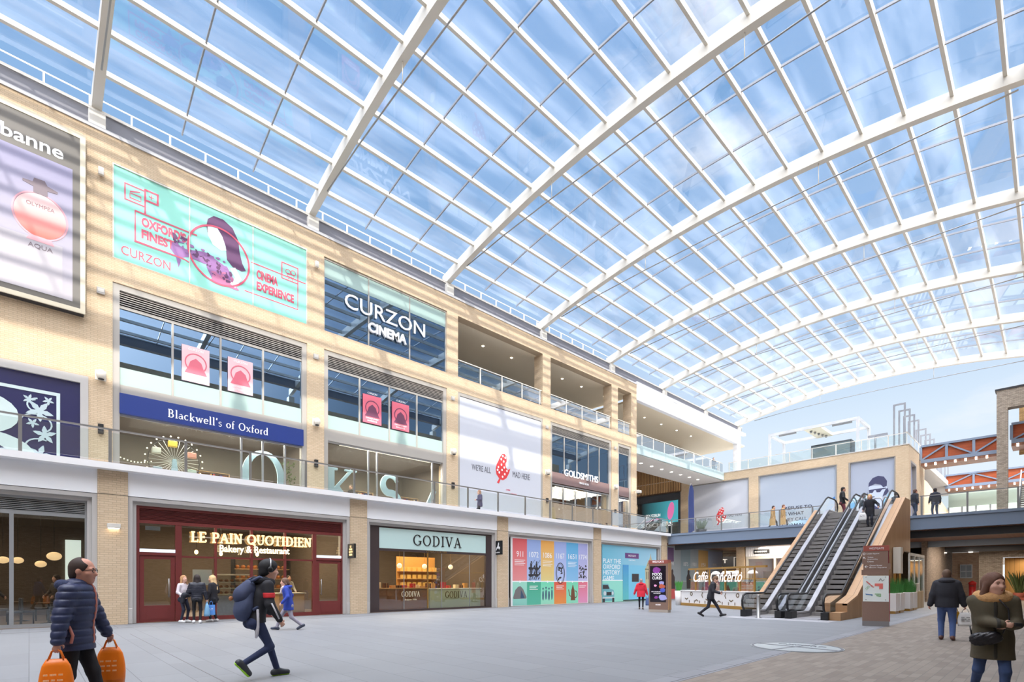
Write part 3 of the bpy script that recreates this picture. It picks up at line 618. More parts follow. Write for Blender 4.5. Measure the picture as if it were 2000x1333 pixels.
b = MB(); b.box(-23.12, -23.1, 5.36, 6.74, .9, 1.75); b.build('front_glass', M_GBAL, p)
b = MB(); b.box(-24.0, -23.1, 5.35, 6.75, 1.75, 1.8); b.build('top', M_CREAM, p)
R = random.Random(4)
for z, nm in ((.985, 'lowest'), (1.235, 'middle'), (1.485, 'top')):
    for k in range(6):
        y = 5.5+.21*k; b = MB(); b.ell((-23.4, y, z+.05), (.1, .075, .055), 10, 6)
        tag(b.build('pastry', M_LOAF), f'golden pastry on the {nm} shelf of the lit pastry case', 'pastry', f'pastries on the {nm} shelf of the case')
p = thing('bread_shelf', 'tall dark shelf of loaves on the back wall of the bakery', 'shelf', (-25.4, 8.0, .012))
b = MB()
for y in (6.7, 7.85, 9.1): b.box(-25.7, -25.2, y-.03, y+.03, .012, 2.6)
b.build('upright', M_BLACK, p)
for z in (1.15, 1.6, 2.05, 2.5): b = MB(); b.box(-25.7, -25.2, 6.7, 9.1, z, z+.03); b.build('shelf', M_WOODL, p)
for z, nm in ((1.18, 'lowest'), (1.63, 'second'), (2.08, 'third')):
    for k in range(9):
        y = 6.85+.255*k
        if abs(y-7.85) < .1: y += .12
        b = MB(); b.ell((-25.4, y, z+.085), (.14, .1, .09), 10, 6); tag(b.build('loaf', M_LOAF), f'round brown loaf on the {nm} shelf at the back of the bakery', 'bread', f'loaves on the {nm} bakery shelf')
for y, xx, w in ((5.0, -24.2, 'left'), (6.1, -25.0, 'middle'), (7.4, -24.4, 'right')):
    p = thing('pendant_lamp', f'small bare glowing bulb hanging inside the bakery window, {w} of three', 'pendant lamp', (xx, y, 2.7), group='bulbs inside the bakery')
    q = MB(); q.ell((xx, y, 2.7), (.07, .07, .09), 10, 8); q.build('bulb', M_LAMPW, p); q = MB(); q.tube([(xx, y, 2.78), (xx, y, 4.4)], .007, 5); q.build('cord', M_BLACK, p)
b = MB(); b.box(-22.62, -22.6, 4.55, 5.2, 1.35, 1.95); tag(b.build('menu_board', mat('menu_paper', (214,212,204), .7)), 'white menu sheet stuck inside the bakery window behind the girls', 'menu')
b = MB(); b.bbox(-22.55, -22.48, 3.05, 3.5, 3.35, 3.5, .01); tag(b.build('notice', mat('notice_grey', (148,152,158), .7)), 'grey notice in the glass above the left bakery door', 'notice')
# ---- chocolate shop
M_BRN = mat('brown_black_metal', (66,54,54), .45); M_MINT = mat('pale_mint_glass_panel', (200,226,222), .2, coat=.5); M_INK = mat('dark_bronze_letters', (52,46,48), .35, .4); M_BRASS = mat('brass', (196,158,96), .3, .8)
t = thing('shopfront', 'brown framed chocolate shop front with a pale mint sign board and dark letters', 'shop front', (L-.3, 15.8, 0)); x = L-.32
b = MB(); b.box(x-.08, x+.04, 11.76, 12.3, 0, 4.2); b.box(x-.08, x+.06, 19.05, 19.6, 0, 4.2); b.box(x-.08, x+.04, 11.76, 19.6, 4.12, 4.2); b.box(x-.08, x+.05, 12.3, 19.05, 3.0, 3.12); b.box(x-.08, x+.05, 12.3, 19.05, 0, .1); b.build('frame', M_BRN, t)
b = MB(); b.box(x-.06, x+.03, 12.3, 19.05, 3.12, 4.12); b.build('sign_board', M_MINT, t)
F = FX(x+.035, 0, 0); b = MB(); serif(b, F, 'GODIVA', 14.2, 3.36, .52, 3.05, T=.12, t=.05, S=.045, d=.03, gap=.14); b.build('letters', M_INK, t)
b = MB(); text(b, FX(x+.052, 0, 0), 'CHOCOLATIER', 15.0, 3.02, .08, 1.3); b.build('letters', M_BRASS, t)
b = MB(); b.box(x-.03, x-.02, 12.3, 19.05, .1, 3.02); b.build('glass', M_GSHOP, t)
b = MB(); b.box(x-.05, x+.01, 15.1, 15.15, .1, 3.0); b.build('door_bar', M_BRASS, t)
for y in (13.7, 16.0, 17.9): b = MB(); b.box(x-.03, x, y-.012, y+.012, .1, 3.0); b.build('glass_joint', M_ALU, t)
p = thing('shop_counter', 'brown wooden counter with gold letters in the chocolate shop window', 'counter', (-23.4, 14, .012))
b = MB(); b.box(-23.9, -23.0, 12.3, 15.45, .012, 1.12); b.build('body', mat('walnut', (150,96,58), .45, noise=.12), p)
b = MB(); b.box(-23.95, -22.95, 12.3, 15.5, 1.12, 1.17); b.build('worktop', mat('amber_top', (206,150,84), .4), p)
F = FX(-22.995, 0, 0); b = MB(); serif(b, F, 'GODIVA', 13.9, .72, .26, 1.1, T=.12, t=.06, S=.05, d=.01, gap=.12); text(b, F, 'Belgium 1926', 14.1, .5, .1, .7); b.build('letters', mat('cream_letters', (244,232,206), emit=.4), p)
p = thing('shop_counter', 'pale green counter with dark gold letters at the right of the chocolate shop window', 'counter', (-23.2, 17.3, .012))
b = MB(); b.bbox(-23.8, -22.8, 15.5, 19.0, .012, 1.08, .03); b.build('body', mat('pale_olive', (206,208,168), .4), p)
b = MB(); b.box(-23.85, -22.75, 15.45, 19.02, 1.08, 1.13); b.build('worktop', M_CREAM, p)
F = FX(-22.79, 0, 0); b = MB(); serif(b, F, 'GODIVA', 16.5, .62, .34, 1.5, T=.12, t=.06, S=.05, d=.01, gap=.12); b.build('letters', mat('old_gold', (110,96,52), .4), p)
R = random.Random(7); cols = [(186,40,44),(226,206,170),(92,56,40),(206,150,84),(60,40,36),(170,40,60)]
for k in range(16):
    y = 12.5+.38*k+(.2 if k > 7 else 0); h = R.uniform(.12, .38); cx = -23.45+R.uniform(-.15, .15); z0 = 1.17 if y < 15.4 else 1.13; c = cols[k % 6]
    b = MB(); b.bbox(cx-.11, cx+.11, y-.12, y+.12, z0, z0+h, .012, 0); b.box(cx-.112, cx+.112, y-.012, y+.012, z0, z0+h+.003, 1)
    nm = {(186,40,44):'red',(226,206,170):'cream',(92,56,40):'brown',(206,150,84):'tan',(60,40,36):'dark brown',(170,40,60):'crimson'}[c]
    tag(b.build('gift_box', [mat(f'box_{nm}', c, .5), M_BRASS]), f'{nm} ribboned box of chocolates on the {"brown" if y < 15.4 else "pale green"} counter of the chocolate shop', 'box', f'{nm} chocolate boxes on the {"brown" if y < 15.4 else "pale green"} counter')
p = thing('display_shelf', 'warmly lit shelf wall at the back of the chocolate shop', 'shelf', (-26.5, 17.2, .012))
b = MB(); b.box(-26.9, -26.8, 15.9, 18.6, .012, 3.0); b.build('back_panel', mat('amber_wall', (206,146,74), .6), p)
for z in (1.2, 1.65, 2.1): b = MB(); b.box(-26.8, -26.4, 15.9, 18.6, z, z+.03); b.build('shelf', M_WOODL, p)
for z, nm in ((1.23, 'lowest'), (1.68, 'middle'), (2.13, 'top')):
    for k in range(7): b = MB(); b.bbox(-26.7, -26.5, 16.05+.37*k, 16.3+.37*k, z, z+.24, .01); tag(b.build('gift_box', mat('box_gold', (220,176,96), .4)), f'gold box on the {nm} shelf at the back of the chocolate shop', 'box', f'gold boxes on the {nm} shelf')
for y, zz, w in ((14.5, 2.35, 'left'), (16.1, 2.35, 'middle'), (17.9, 2.35, 'right')):
    p = thing('pendant_lamp', f'clear glass globe lamp hanging inside the chocolate shop, {w} of three', 'pendant lamp', (-24.2, y, zz), group='globe lamps in the chocolate shop')
    q = MB(); q.ell((-24.2, y, zz), (.14, .14, .14), 14, 10); q.build('globe', mat('globe_glow', (255,232,196), emit=.9), p); q = MB(); q.tube([(-24.2, y, zz+.14), (-24.2, y, 4.4)], .008, 5); q.build('cord', M_BRASS, p)
b = MB(); F = FX(-26.0, 0, 0); b.box(-26.1, -26.0, 12.3, 14.2, 1.9, 3.2, 1); text(b, F, 'JOL', 12.45, 2.62, .2, .5, mi=0); tag(b.build('wall_sign', [mat('cream_letters', (244,232,206)), mat('dark_wall_panel', (88,74,64), .6)]), 'dark wall panel with white letters inside the chocolate shop, far left', 'sign')
p = thing('projecting_sign', 'small black hanging sign with a white rider emblem, right of the chocolate shop', 'sign', (L+.2, 19.55, 3.2))
b = MB(); b.bbox(L-.2, L+.45, 19.62, 19.7, 3.05, 3.85, .015); b.build('box', M_BLACK, p)
b = MB(); Fs = FY(L+.12, 19.616, 0)
poly(b, Fs, [(-.16,3.3),(-.12,3.45),(-.05,3.5),(.0,3.62),(.04,3.74),(.09,3.74),(.1,3.64),(.08,3.52),(.16,3.5),(.2,3.42),(.14,3.36),(.12,3.3),(.08,3.4),(-.06,3.4),(-.1,3.3)], .004); text(b, Fs, 'GODIVA', 0, 3.14, .07, .36, align='C'); b.build('emblem', M_WHITE, p)

# ---- hoardings: a flat printed sheet per bay
def sheet(name, label, y0, y1, z0, z1, col, x=L-.24):
    t = thing(name, label, 'hoarding', (x, (y0+y1)/2, z0)); b = MB(); b.box(x-.06, x, y0, y1, z0, z1); b.build('panel', col if not isinstance(col, tuple) else mat(f'sheet_{y0}', col, .4), t); return t
t = sheet('hoarding', 'history timeline hoarding of six coloured columns headed 911 to 1774', 20.99, 28.4, 0, 4.2, (238,236,236))
x = L-.24; F = FX(x, 0, 0); CX = [21.12, 22.34, 23.58, 24.83, 26.05, 27.28, 28.3]
top = [((216,92,96),(232,150,150)),((150,172,222),(176,196,232)),((238,170,84),(226,208,140)),((160,176,226),(186,200,236)),((96,176,222),(140,190,228)),((168,172,222),(196,194,228))]
bot = [((160,220,198),(140,204,190)),((74,172,140),(92,186,158)),((120,220,180),(160,224,196)),((222,92,76),(232,150,76)),((120,214,176),(146,222,190)),((222,116,132),(226,152,190))]
NUM = ['911','1072','1086','1167','1651','1774']
for i in range(6):
    for (cols_, z0, z1, nm) in ((top, 1.55, 4.12, 'column'), (bot, .05, 1.48, 'lower_column')):
        b = MB(); rect(b, F, CX[i], CX[i+1], z0, z1, .004); b.build(nm, ramp(f'print_{nm}_{i}', 'Z', z0, z1, cols_[i][1], cols_[i][0]), t)
M_PRW = mat('white_print', (246,246,246), .4); M_PRK = mat('black_print', (52,50,54), .5); M_PRG = mat('grey_print', (120,116,116), .5)
b = MB()
for i in range(6):
    cx = (CX[i]+CX[i+1])/2; text(b, F, NUM[i], cx, 3.02, .34, .82 if i else .56, align='C', d=.007); 
    if i in (0, 2, 4):
        for k in range(4): rect(b, F, cx-.45, cx+.45-.12*(k % 2), 2.8-.1*k, 2.83-.1*k, .007)
    if i in (1, 3, 5):
        for k in range(3): rect(b, F, cx-.4, cx+.35-.15*(k % 2), 1.2-.1*k, 1.235-.1*k, .007)
    poly(b, F, blob(cx, 1.5, .07, .07, 12), .009)
rect(b, F, 21.05, 28.35, 1.48, 1.55, .006); b.build('numbers', M_PRW, t)
b = MB(); R = random.Random(2)      # riders, seal, crowd, hut, figures, pot
for k in range(4):                                  # riders
    ox, oz = 22.55+.3*(k % 2)*1.6, 2.1+.42*(k//2)-.2
    poly(b, F, blob(ox+.15, oz, .24, .1, 14, 0, .3, k), .008); poly(b, F, [(ox+.3,oz),(ox+.44,oz+.22),(ox+.54,oz+.16),(ox+.42,oz-.02)], .008)
    for lx, ly in ((-.06,-.3),(.06,-.32),(.26,-.28),(.4,-.22)): stroke(b, F, [(ox+lx*.7+.1,oz-.05),(ox+lx+.05,oz+ly)], .035, .008)
    poly(b, F, blob(ox+.15, oz+.2, .08, .16, 10, .1), .009); poly(b, F, blob(ox+.17, oz+.4, .06, .06, 8), .009); stroke(b, F, [(ox+.2,oz+.25),(ox+.5,oz+.55)], .02, .009)
b.build('riders_print', M_PRK, t); b = MB()
stroke(b, F, blob(25.44, 2.05, .42, .68, 28), .05, .008, closed=True); stroke(b, F, blob(25.44, 2.05, .34, .58, 28), .02, .008, closed=True)
for k in range(14): poly(b, F, blob(25.44+R.uniform(-.2,.2), 2.05+R.uniform(-.42,.42), R.uniform(.03,.08), R.uniform(.05,.13), 9, R.random()*3, .5, k), .008)
b.build('seal_print', M_PRK, t); b = MB()
for k in range(26): poly(b, F, blob(27.38+R.uniform(0,.8), 1.75+R.uniform(0,.85), R.uniform(.03,.08), R.uniform(.05,.14), 9, R.random()*3, .5, k), .008)
b.build('crowd_print', M_PRK, t); b = MB()
for k in range(5): stroke(b, F, [(22.5+.2*k,1.62),(22.62+.2*k,1.78),(22.56+.2*k,1.64)], .025, .008)
b.build('script_print', M_PRK, t)
b = MB(); poly(b, F, [(21.15,.5),(21.35,1.0),(21.6,1.2),(21.78,1.22),(22.0,1.05),(22.3,.55),(22.25,.46),(21.25,.45)], .008); b.build('hut_print', M_PRG, t)
b = MB(); poly(b, F, [(21.78,.48),(21.82,1.0),(21.95,.8),(22.12,.5)], .011)
for k in range(4): poly(b, F, blob(23.78+.28*k, .62+.05*(k % 2), .07, .34, 10, 0, .2, k), .008); poly(b, F, blob(23.78+.28*k, 1.05+.06*(k % 2), .06, .07, 9), .009)
b.build('figure_print', mat('navy_print', (60,84,110), .5), t)
b = MB(); poly(b, F, [(26.5,.25),(26.56,.95),(26.62,1.05),(26.68,1.24),(26.72,1.3),(26.76,1.24),(26.82,1.05),(26.88,.95),(26.96,.25)], .009); stroke(b, F, arc(27.0,.65,.16,.22,110,-110,12), .06, .008); stroke(b, F, [(26.52,.5),(26.36,.6),(26.28,.98)], .06, .008); b.build('coffee_pot_print', mat('copper_print', (116,72,48), .5), t)

t = sheet('hoarding', 'blue hoarding inviting people to play a history game, classic car printed at its foot', 30.0, 37.3, 0, 4.2, ramp('sky_print', 'Y', 30, 37.3, (116,190,214), (160,204,226)))
b = MB(); rect(b, F, 30.0, 37.3, 0.02, 1.58, .003); b.build('mint_band', ramp('mint_print', 'Y', 30, 37, (150,222,204), (140,216,196)), t)
b = MB()
for k, s in enumerate(['PLAY THE', 'OXFORD', 'HISTORY', 'GAME.']): text(b, F, s, 30.1, 2.86-.42*k, .33, [2.2, 2.1, 2.05, 1.45][k], d=.006)
rect(b, F, 30.0, 37.3, 1.58, 1.64, .006); b.build('letters', M_PRW, t)
b = MB(); rect(b, F, 32.85, 34.7, 3.3, 3.7, .006); b.build('name_plate', mat('purple_print', (106,62,128), .4), t)
b = MB(); text(b, F, 'WESTGATE', 33.78, 3.43, .14, 1.05, align='C', d=.009); text(b, F, 'OXFORD', 33.78, 3.1, .1, .9, align='C', d=.006, spacing=1.3); b.build('letters', M_PRW, t)
b = MB(); rect(b, F, 32.55, 36.3, .12, 2.78, .008); b.build('booth_print', mat('booth_blue', (120,196,226), .4), t)
b = MB(); rect(b, F, 32.55, 33.3, .12, 2.78, .011); b.build('booth_side_print', ramp('booth_side', 'Z', .1, 2.8, (96,190,190), (70,150,206)), t)
b = MB(); rect(b, F, 33.75, 34.7, 1.5, 2.12, .012); rect(b, F, 32.6, 36.3, .05, .14, .012); b.build('screen_print', M_PRK, t)
b = MB(); cx = 36.4; poly(b, F, [(cx-.75,1.0),(cx-.8,2.5),(cx-.55,2.85),(cx-.4,3.1),(cx-.2,3.25),(cx-.06,3.5),(cx,3.75),(cx+.06,3.5),(cx+.2,3.25),(cx+.4,3.1),(cx+.55,2.85),(cx+.8,2.5),(cx+.8,1.0)], .014); b.build('domed_building_print', mat('stone_print', (186,178,146), .5), t)
b = MB()
for k in range(5): rect(b, F, cx-.62+.27*k, cx-.5+.27*k, 1.7, 2.3, .017)
stroke(b, F, [(cx-.82,2.5),(cx+.82,2.5)], .07, .017); stroke(b, F, arc(cx,2.6,.5,.5,20,160,10), .04, .017); b.build('domed_building_lines', mat('stone_shade_print', (96,92,76), .5), t)
b = MB(); poly(b, F, [(30.02,.1),(30.02,1.35),(30.7,1.35),(30.95,.98),(31.35,.9),(31.45,.7),(31.45,.1)], .012, 0); poly(b, F, [(30.05,.98),(30.05,1.27),(30.66,1.27),(30.86,.98)], .015, 1)
poly(b, F, blob(30.3,.66,.16,.16,14), .016, 2); poly(b, F, blob(31.25,.66,.12,.14,14), .016, 2); rect(b, F, 30.5, 31.1, .5, .75, .016, 1); rect(b, F, 30.02, 31.5, .28, .38, .017, 2); rect(b, F, 31.2, 31.45, .02, .32, .018, 1); rect(b, F, 30.02, 30.3, .02, .28, .018, 1)
b.build('car_print', [mat('teal_print', (112,176,184), .4), M_PRK, mat('chrome_print', (206,214,216), .3)], t)
t = sheet('hoarding', 'muted grey-blue hoarding with a purple plate beyond the last pier under the bridge', 38.75, 49.4, 0, 4.56, (150,164,176), x=L-.2)
F2 = FX(L-.2, 0, 0); b = MB()
for k, (y0, y1, c) in enumerate([(39.0,40.0,(96,70,120)),(41.2,42.9,(126,150,166)),(44.4,46.3,(196,164,112)),(46.3,49.3,(158,176,206))]):
    q = MB(); rect(q, F2, y0, y1, 1.6 if k else 3.2, 4.4, .004); q.build('colour_column', mat(f'muted_{k}', c, .5), t)
for k, y in enumerate((39.6, 42.1, 43.6, 45.4, 47.6)): text(b, F2, ['1844','1875','1901','1954','1979'][k], y, 2.9, .34, .8, align='C', d=.008)
b.build('numbers', mat('faint_white_print', (206,212,218), .4), t)
for k, (y, c) in enumerate([(39.8,(60,50,56)),(42.6,(52,50,58)),(46.0,(70,60,60))]):
    q = MB(); poly(q, F2, [(y-.35,.9),(y-.4,1.9),(y-.2,2.2),(y-.22,2.45),(y-.05,2.6),(y+.12,2.45),(y+.1,2.2),(y+.36,1.9),(y+.4,.9)], .012); q.build('figure_print', mat(f'figure_print_{k}', c, .6), t)
for k, (y0, y1, c) in enumerate([(39.0,40.2,(196,88,92)),(42.9,44.4,(190,70,76)),(40.2,42.9,(120,140,146))]):
    q = MB(); rect(q, F2, y0, y1, .05, 1.5, .005); q.build('lower_column', mat(f'lower_{k}', c, .5), t)
# ================================================================== UPPER WALL: windows, signs, billboards
M_FRW = mat('window_frame_pale', (168,163,156), .5); M_PALEB = mat('pale_spandrel', (164,188,182), .3)
def win_unit(n, y0, y1, frame_label=None):
    pass
def upper_window(nm, y0, y1, mull, zt=13.75, zl=13.1, zb=9.8, band=9.4, nl=7):
    t = bpy.data.objects.new(nm, None); COL.objects.link(t); t.location = (U-.25, (y0+y1)/2, zb); struct(t)
    x = U-.16; b = MB()
    for a, c in ((y0, y0+.24), (y1-.24, y1)): b.box(U-.4, U-.06, a, c, 5.45, 14.0)
    b.box(U-.4, U-.06, y0+.24, y1-.24, zt, 14.0); b.box(x-.08, x+.02, y0+.24, y1-.24, zl-.07, zl); b.box(x-.1, x+.04, y0+.24, y1-.24, band, zb)
    for y in mull: b.box(x-.08, x+.02, y-.04, y+.04, zb, zl)
    b.build('frame', M_FRW, t)
    louvre('louvre', t, x+.01, y0+.24, y1-.24, zl, zt, nl, M_FRW, M_BLACK)
    b = MB(); b.box(x-.05, x-.04, y0+.24, y1-.24, zb, zl); b.build('glass', M_GUP, t)
    b = MB(); b.box(x-.045, x-.03, y0+.25, y1-.25, zb+.02, zb+.75); b.build('frosted_band', glass('frosted_glass', (200,214,212), .12, .25), t) if False else b.build('pale_spandrel', M_PALEB, t)
    return t
def shop_glass(t, y0, y1, z1, mull, header=None):
    x = U-.2; b = MB(); b.box(x-.02, x-.01, y0, y1, 5.45, z1); b.build('shop_glass', M_GSHOP, t)
    b = MB()
    for y in mull: b.box(x-.06, x+.03, y-.04, y+.04, 5.45, z1)
    b.box(x-.06, x+.03, y0, y1, 5.45, 5.55); b.box(x-.06, x+.03, y0, y1, z1-.08, z1); b.build('shop_frame', M_ALU, t)
t = upper_window('window_3', 2.53, 10.61, (4.67, 6.59, 8.48)); shop_glass(t, 2.77, 10.37, 8.57, (7.5, 8.48, 9.55))
t = upper_window('window_4', 11.52, 19.61, (13.64, 15.53, 17.44), band=9.15); shop_glass(t, 11.76, 19.3, 9.15, (14.2, 14.75, 18.6))
# blue sign
t = thing('shop_sign', 'long dark blue sign board with white serif letters above the bookshop window', 'sign', (U-.05, 6.6, 8.57))
b = MB(); b.bbox(U-.3, U+.02, 2.76, 10.42, 8.57, 9.42, .01); b.build('board', mat('royal_blue', (36,58,128), .35), t)
b = MB(); serif(b, FX(U+.021, 0, 0), "Blackwell's of Oxford", 4.46, 8.78, .34, 4.2, T=.15, t=.07, S=.06, d=.012, gap=.1); b.build('letters', M_PRW, t)
# film posters in the upper windows
M_ROSE = mat('rose_print', (222,110,128), .5); M_ROSEP = mat('pale_rose_print', (240,196,200), .5)
for k, (y0, y1, c, w) in enumerate([(5.02,6.12,0,'left one above the blue sign'),(6.9,8.0,1,'right one above the blue sign'),(13.84,15.0,0,'left one in the window below the cinema sign'),(15.71,16.87,1,'right one in the window below the cinema sign')]):
    p = thing('film_poster', f'pink film poster with a round portrait, {w}', 'poster', (U-.12, (y0+y1)/2, 10.62)); F = FX(U-.14, 0, 0); cy = (y0+y1)/2
    b = MB(); b.box(U-.165, U-.14, y0, y1, 10.62, 12.24); b.build('sheet', M_ROSEP if k < 2 else M_ROSE, p)
    b = MB(); stroke(b, F, blob(cy, 11.5, .42, .42, 24), .05, .006, closed=True); poly(b, F, [(y0+.1,11.0),(cy-.3,11.3),(cy-.22,11.55),(cy,11.72),(cy+.22,11.55),(cy+.3,11.3),(y1-.1,11.0)], .005); b.build('portrait_print', mat('plum_print', (112,62,88), .5) if k > 1 else M_ROSE, p)
    b = MB(); text(b, F, 'CURZON', cy, 12.3 if k > 1 else 12.05, .1, .6, align='C', d=.006); text(b, F, 'OXFORD\'S FINEST', cy, 10.86, .09, .8, align='C', d=.006); text(b, F, 'EXPERIENCE', cy, 10.72, .09, .6, align='C', d=.006); b.build('letters', M_PRW, p)
# big letters standing in the bookshop windows
M_BABY = mat('pale_blue_letter', (184,212,226), .5)
def big_letter(ch, label, y, z, h, fn):
    b = MB(); fn(b, FX(U-.75, 0, 0)); o = b.build('display_letter', M_BABY); tag(o, label, 'display letter', 'giant pale blue letters in the bookshop windows'); return o
big_letter('O', 'giant pale blue letter O behind the bookshop glass under the blue sign', 8.6, 5.5, 2.6, lambda b, F: stroke(b, F, blob(8.66, 6.8, .86, 1.24, 36), [.16+.16*abs(math.cos(2*PI*i/36)) for i in range(36)], .12, closed=True))
big_letter('K', 'giant pale blue letter K in the second bookshop window', 12.5, 5.5, 2.5, lambda b, F: (rect(b, F, 12.02, 12.38, 5.46, 7.85, .12), rect(b, F, 11.86, 12.56, 7.74, 7.86, .125), stroke(b, F, [(12.35,6.6),(13.4,7.85)], .16, .122), stroke(b, F, [(12.5,6.8),(13.55,5.5)], .34, .121), rect(b, F, 13.0, 13.7, 7.76, 7.86, .126)))
big_letter('S', 'giant pale blue letter S in the second bookshop window, right of the K', 16, 5.5, 2.5, lambda b, F: stroke(b, F, arc(15.9,7.35,.5,.52,25,250,14)+arc(15.9,6.25,.62,.62,100,-150,16), [.1+.22*math.sin(PI*i/31)**2+.08 for i in range(32)], .12))
big_letter('/', 'pale blue slanting letter stroke at the right end of the second bookshop window', 18.8, 5.5, 2.4, lambda b, F: stroke(b, F, [(18.15,5.5),(19.1,7.4)], .3, .12))
# wheel of lights
t = thing('ferris_wheel_display', 'model big wheel of lights with little cabins in the first bookshop window', 'window display', (U-.8, 4.85, 5.5)); X0 = U-.8
for k in range(28):
    a = 2*PI*k/28; b = MB(); b.tube([(X0, 4.85+.1*math.cos(a), 7.0+.1*math.sin(a)), (X0, 4.85+1.0*math.cos(a), 7.0+1.0*math.sin(a))], .012, 5); b.build('spoke', M_STEELW, t)
b = MB(); b.tube([(X0, 4.85+1.0*math.cos(2*PI*k/36), 7.0+1.0*math.sin(2*PI*k/36)) for k in range(36)], .02, 6, closed=True); b.build('rim', M_DARK, t)
for k in range(24): a = 2*PI*(k+.5)/24; b = MB(); b.ell((X0+.04, 4.85+1.12*math.cos(a), 7.0+1.12*math.sin(a)), (.035,.035,.035), 8, 6); b.build('bulb', mat('bulb_white', (255,240,214), emit=2.5), t)
b = MB(); b.prism([(4.6,5.46),(5.1,5.46),(4.92,7.1),(4.78,7.1)], 'X', X0-.06, X0+.06); b.build('stand', M_BABY, t)
for k, (a, c) in enumerate([(95,(236,196,70)),(150,(226,222,206)),(215,(176,196,206)),(30,(222,150,130)),(-30,(190,206,190))]):
    a = math.radians(a); y, z = 4.85+.8*math.cos(a), 7.0+.8*math.sin(a); b = MB(); b.bbox(X0-.12, X0+.12, y-.17, y+.17, z-.14, z+.12, .03); b.build('cabin', mat(f'cabin_{k}', c, .5), t)
# books and garlands inside: shelves of spines
R = random.Random(11)
for (y0, y1, w) in ((5.7, 7.3, 'bookshop, right of the big wheel'), (13.9, 15.2, 'bookshop, right of the K'), (16.9, 18.4, 'bookshop, right of the S')):
    p = thing('bookcase', f'low bookcase of coloured books in the {w}', 'bookcase', (U-1.6, (y0+y1)/2, 5.45))
    b = MB(); b.box(U-1.9, U-1.85, y0, y1, 5.45, 6.9); b.box(U-1.9, U-1.55, y0-.03, y0, 5.45, 6.9); b.box(U-1.9, U-1.55, y1, y1+.03, 5.45, 6.9); b.build('case', M_WOODL, p)
    for z in (5.5, 5.95, 6.4, 6.87): b = MB(); b.box(U-1.85, U-1.55, y0, y1, z, z+.025); b.build('shelf', M_WOODL, p)
    for zi, z in enumerate((5.525, 5.975, 6.425)):
        y = y0+.03
        while y < y1-.08:
            wd = R.uniform(.05, .09); h = R.uniform(.26, .38); c = R.choice([(170,60,56),(60,110,90),(64,80,130),(210,190,150),(190,140,60),(90,60,80)]); b = MB(); b.box(U-1.8, U-1.58, y, y+wd-.006, z, z+h)
            tag(b.build('book', mat(f'book_{c}', c, .7)), f'book on the {["bottom","middle","top"][zi]} shelf of the bookcase in the {w}', 'book', f'books on the {["bottom","middle","top"][zi]} shelf, {w}'); y += wd
t = thing('light_garland', 'string of small warm lights across the first bookshop window', 'string lights', (U-1.0, 6.3, 5.9))
for z, y0, y1, n in ((6.55, 5.9, 7.4, 14), (5.95, 5.7, 7.4, 14), (6.9, 2.9, 4.0, 10), (6.25, 2.9, 3.9, 9)):
    for k in range(n): b = MB(); y = y0+(y1-y0)*k/(n-1); b.ell((U-1.0, y, z-.12*math.sin(PI*k/(n-1))), (.028,.028,.028), 8, 6); b.build('bulb', mat('bulb_white', (255,240,214), emit=2.5), t)
    b = MB(); b.tube([(U-1.0, y0+(y1-y0)*k/12, z-.12*math.sin(PI*k/12)) for k in range(13)], .008, 5); b.build('wire', M_DARK, t)
b = MB(); R = random.Random(5)
for k in range(260):
    y, z = R.uniform(9.55, 10.3), 5.5+2.3*R.random(); x = U-1.0+R.uniform(-.25,.25); a = R.random()*6; b.add([(x,y,z),(x+.09*math.cos(a),y+.09*math.sin(a),z+.03),(x+.05,y+.02,z+.1)], [(0,1,2)])
o = b.build('foliage', mat('leaf_green', (88,116,60), .7)); tag(o, 'green hanging leaves at the right end of the first bookshop window', 'plant display', kind='stuff')
# ---- cinema art billboard
def on_bill(name, label, y0, y1, z0, z1, m_, x=U-.06, th=.08):
    t = thing(name, label, 'billboard', (x, (y0+y1)/2, z0)); b = MB(); b.box(x-th, x, y0, y1, z0, z1); b.build('panel', m_, t); return t
M_MINTB = mat('mint_print', (186,206,200), .35); M_PINK = mat('pink_print', (216,84,110), .45); M_PLUM = mat('plum_ink', (92,48,92), .5); M_LILAC = mat('lilac_ink', (150,104,160), .5)
t = on_bill('billboard', 'wide mint cinema billboard with a drawn long-haired woman and pink lettering', 2.56, 10.58, 14.98, 18.93, M_MINTB); F = FX(U-.06, 0, 0)
b = MB()
for y in (5.3, 7.98): b.box(U-.08, U-.03, y-.02, y+.02, 14.98, 18.93)
outline(b, F, 2.55, 10.6, 14.97, 18.95, .07, .05); b.build('frame_bars', M_STEELW, t)
b = MB()
outline(b, F, 2.95, 3.65, 17.68, 18.35, .05); outline(b, F, 3.65, 4.1, 17.98, 18.42, .07); stroke(b, F, [(3.65,17.98),(3.65,17.35)], .06)
stroke(b, F, [(5.6,17.35),(3.3,17.35),(3.3,16.05),(5.1,16.05)], .06); stroke(b, F, [(5.1,16.05),(5.3,15.98)], .05)
stroke(b, F, blob(6.52, 16.8, 1.28, 1.32, 44), .08, .012, closed=True)
stroke(b, F, [(7.9,17.12),(10.55,17.12)], .05); outline(b, F, 9.35, 10.15, 16.95, 17.75, .05); stroke(b, F, [(7.6,15.62),(10.15,15.62),(10.15,16.95)], .05)
text(b, F, "OXFORD'S", 3.52, 16.8, .42, 1.65, bold=.045); text(b, F, 'FINEST', 3.52, 16.28, .4, 1.2, bold=.045)
text(b, F, 'CINEMA', 8.15, 16.42, .46, 1.0, bold=.045); text(b, F, 'EXPERIENCE', 8.15, 15.86, .44, 1.8, bold=.045)
text(b, F, 'CURZON', 2.82, 15.3, .38, 1.75)
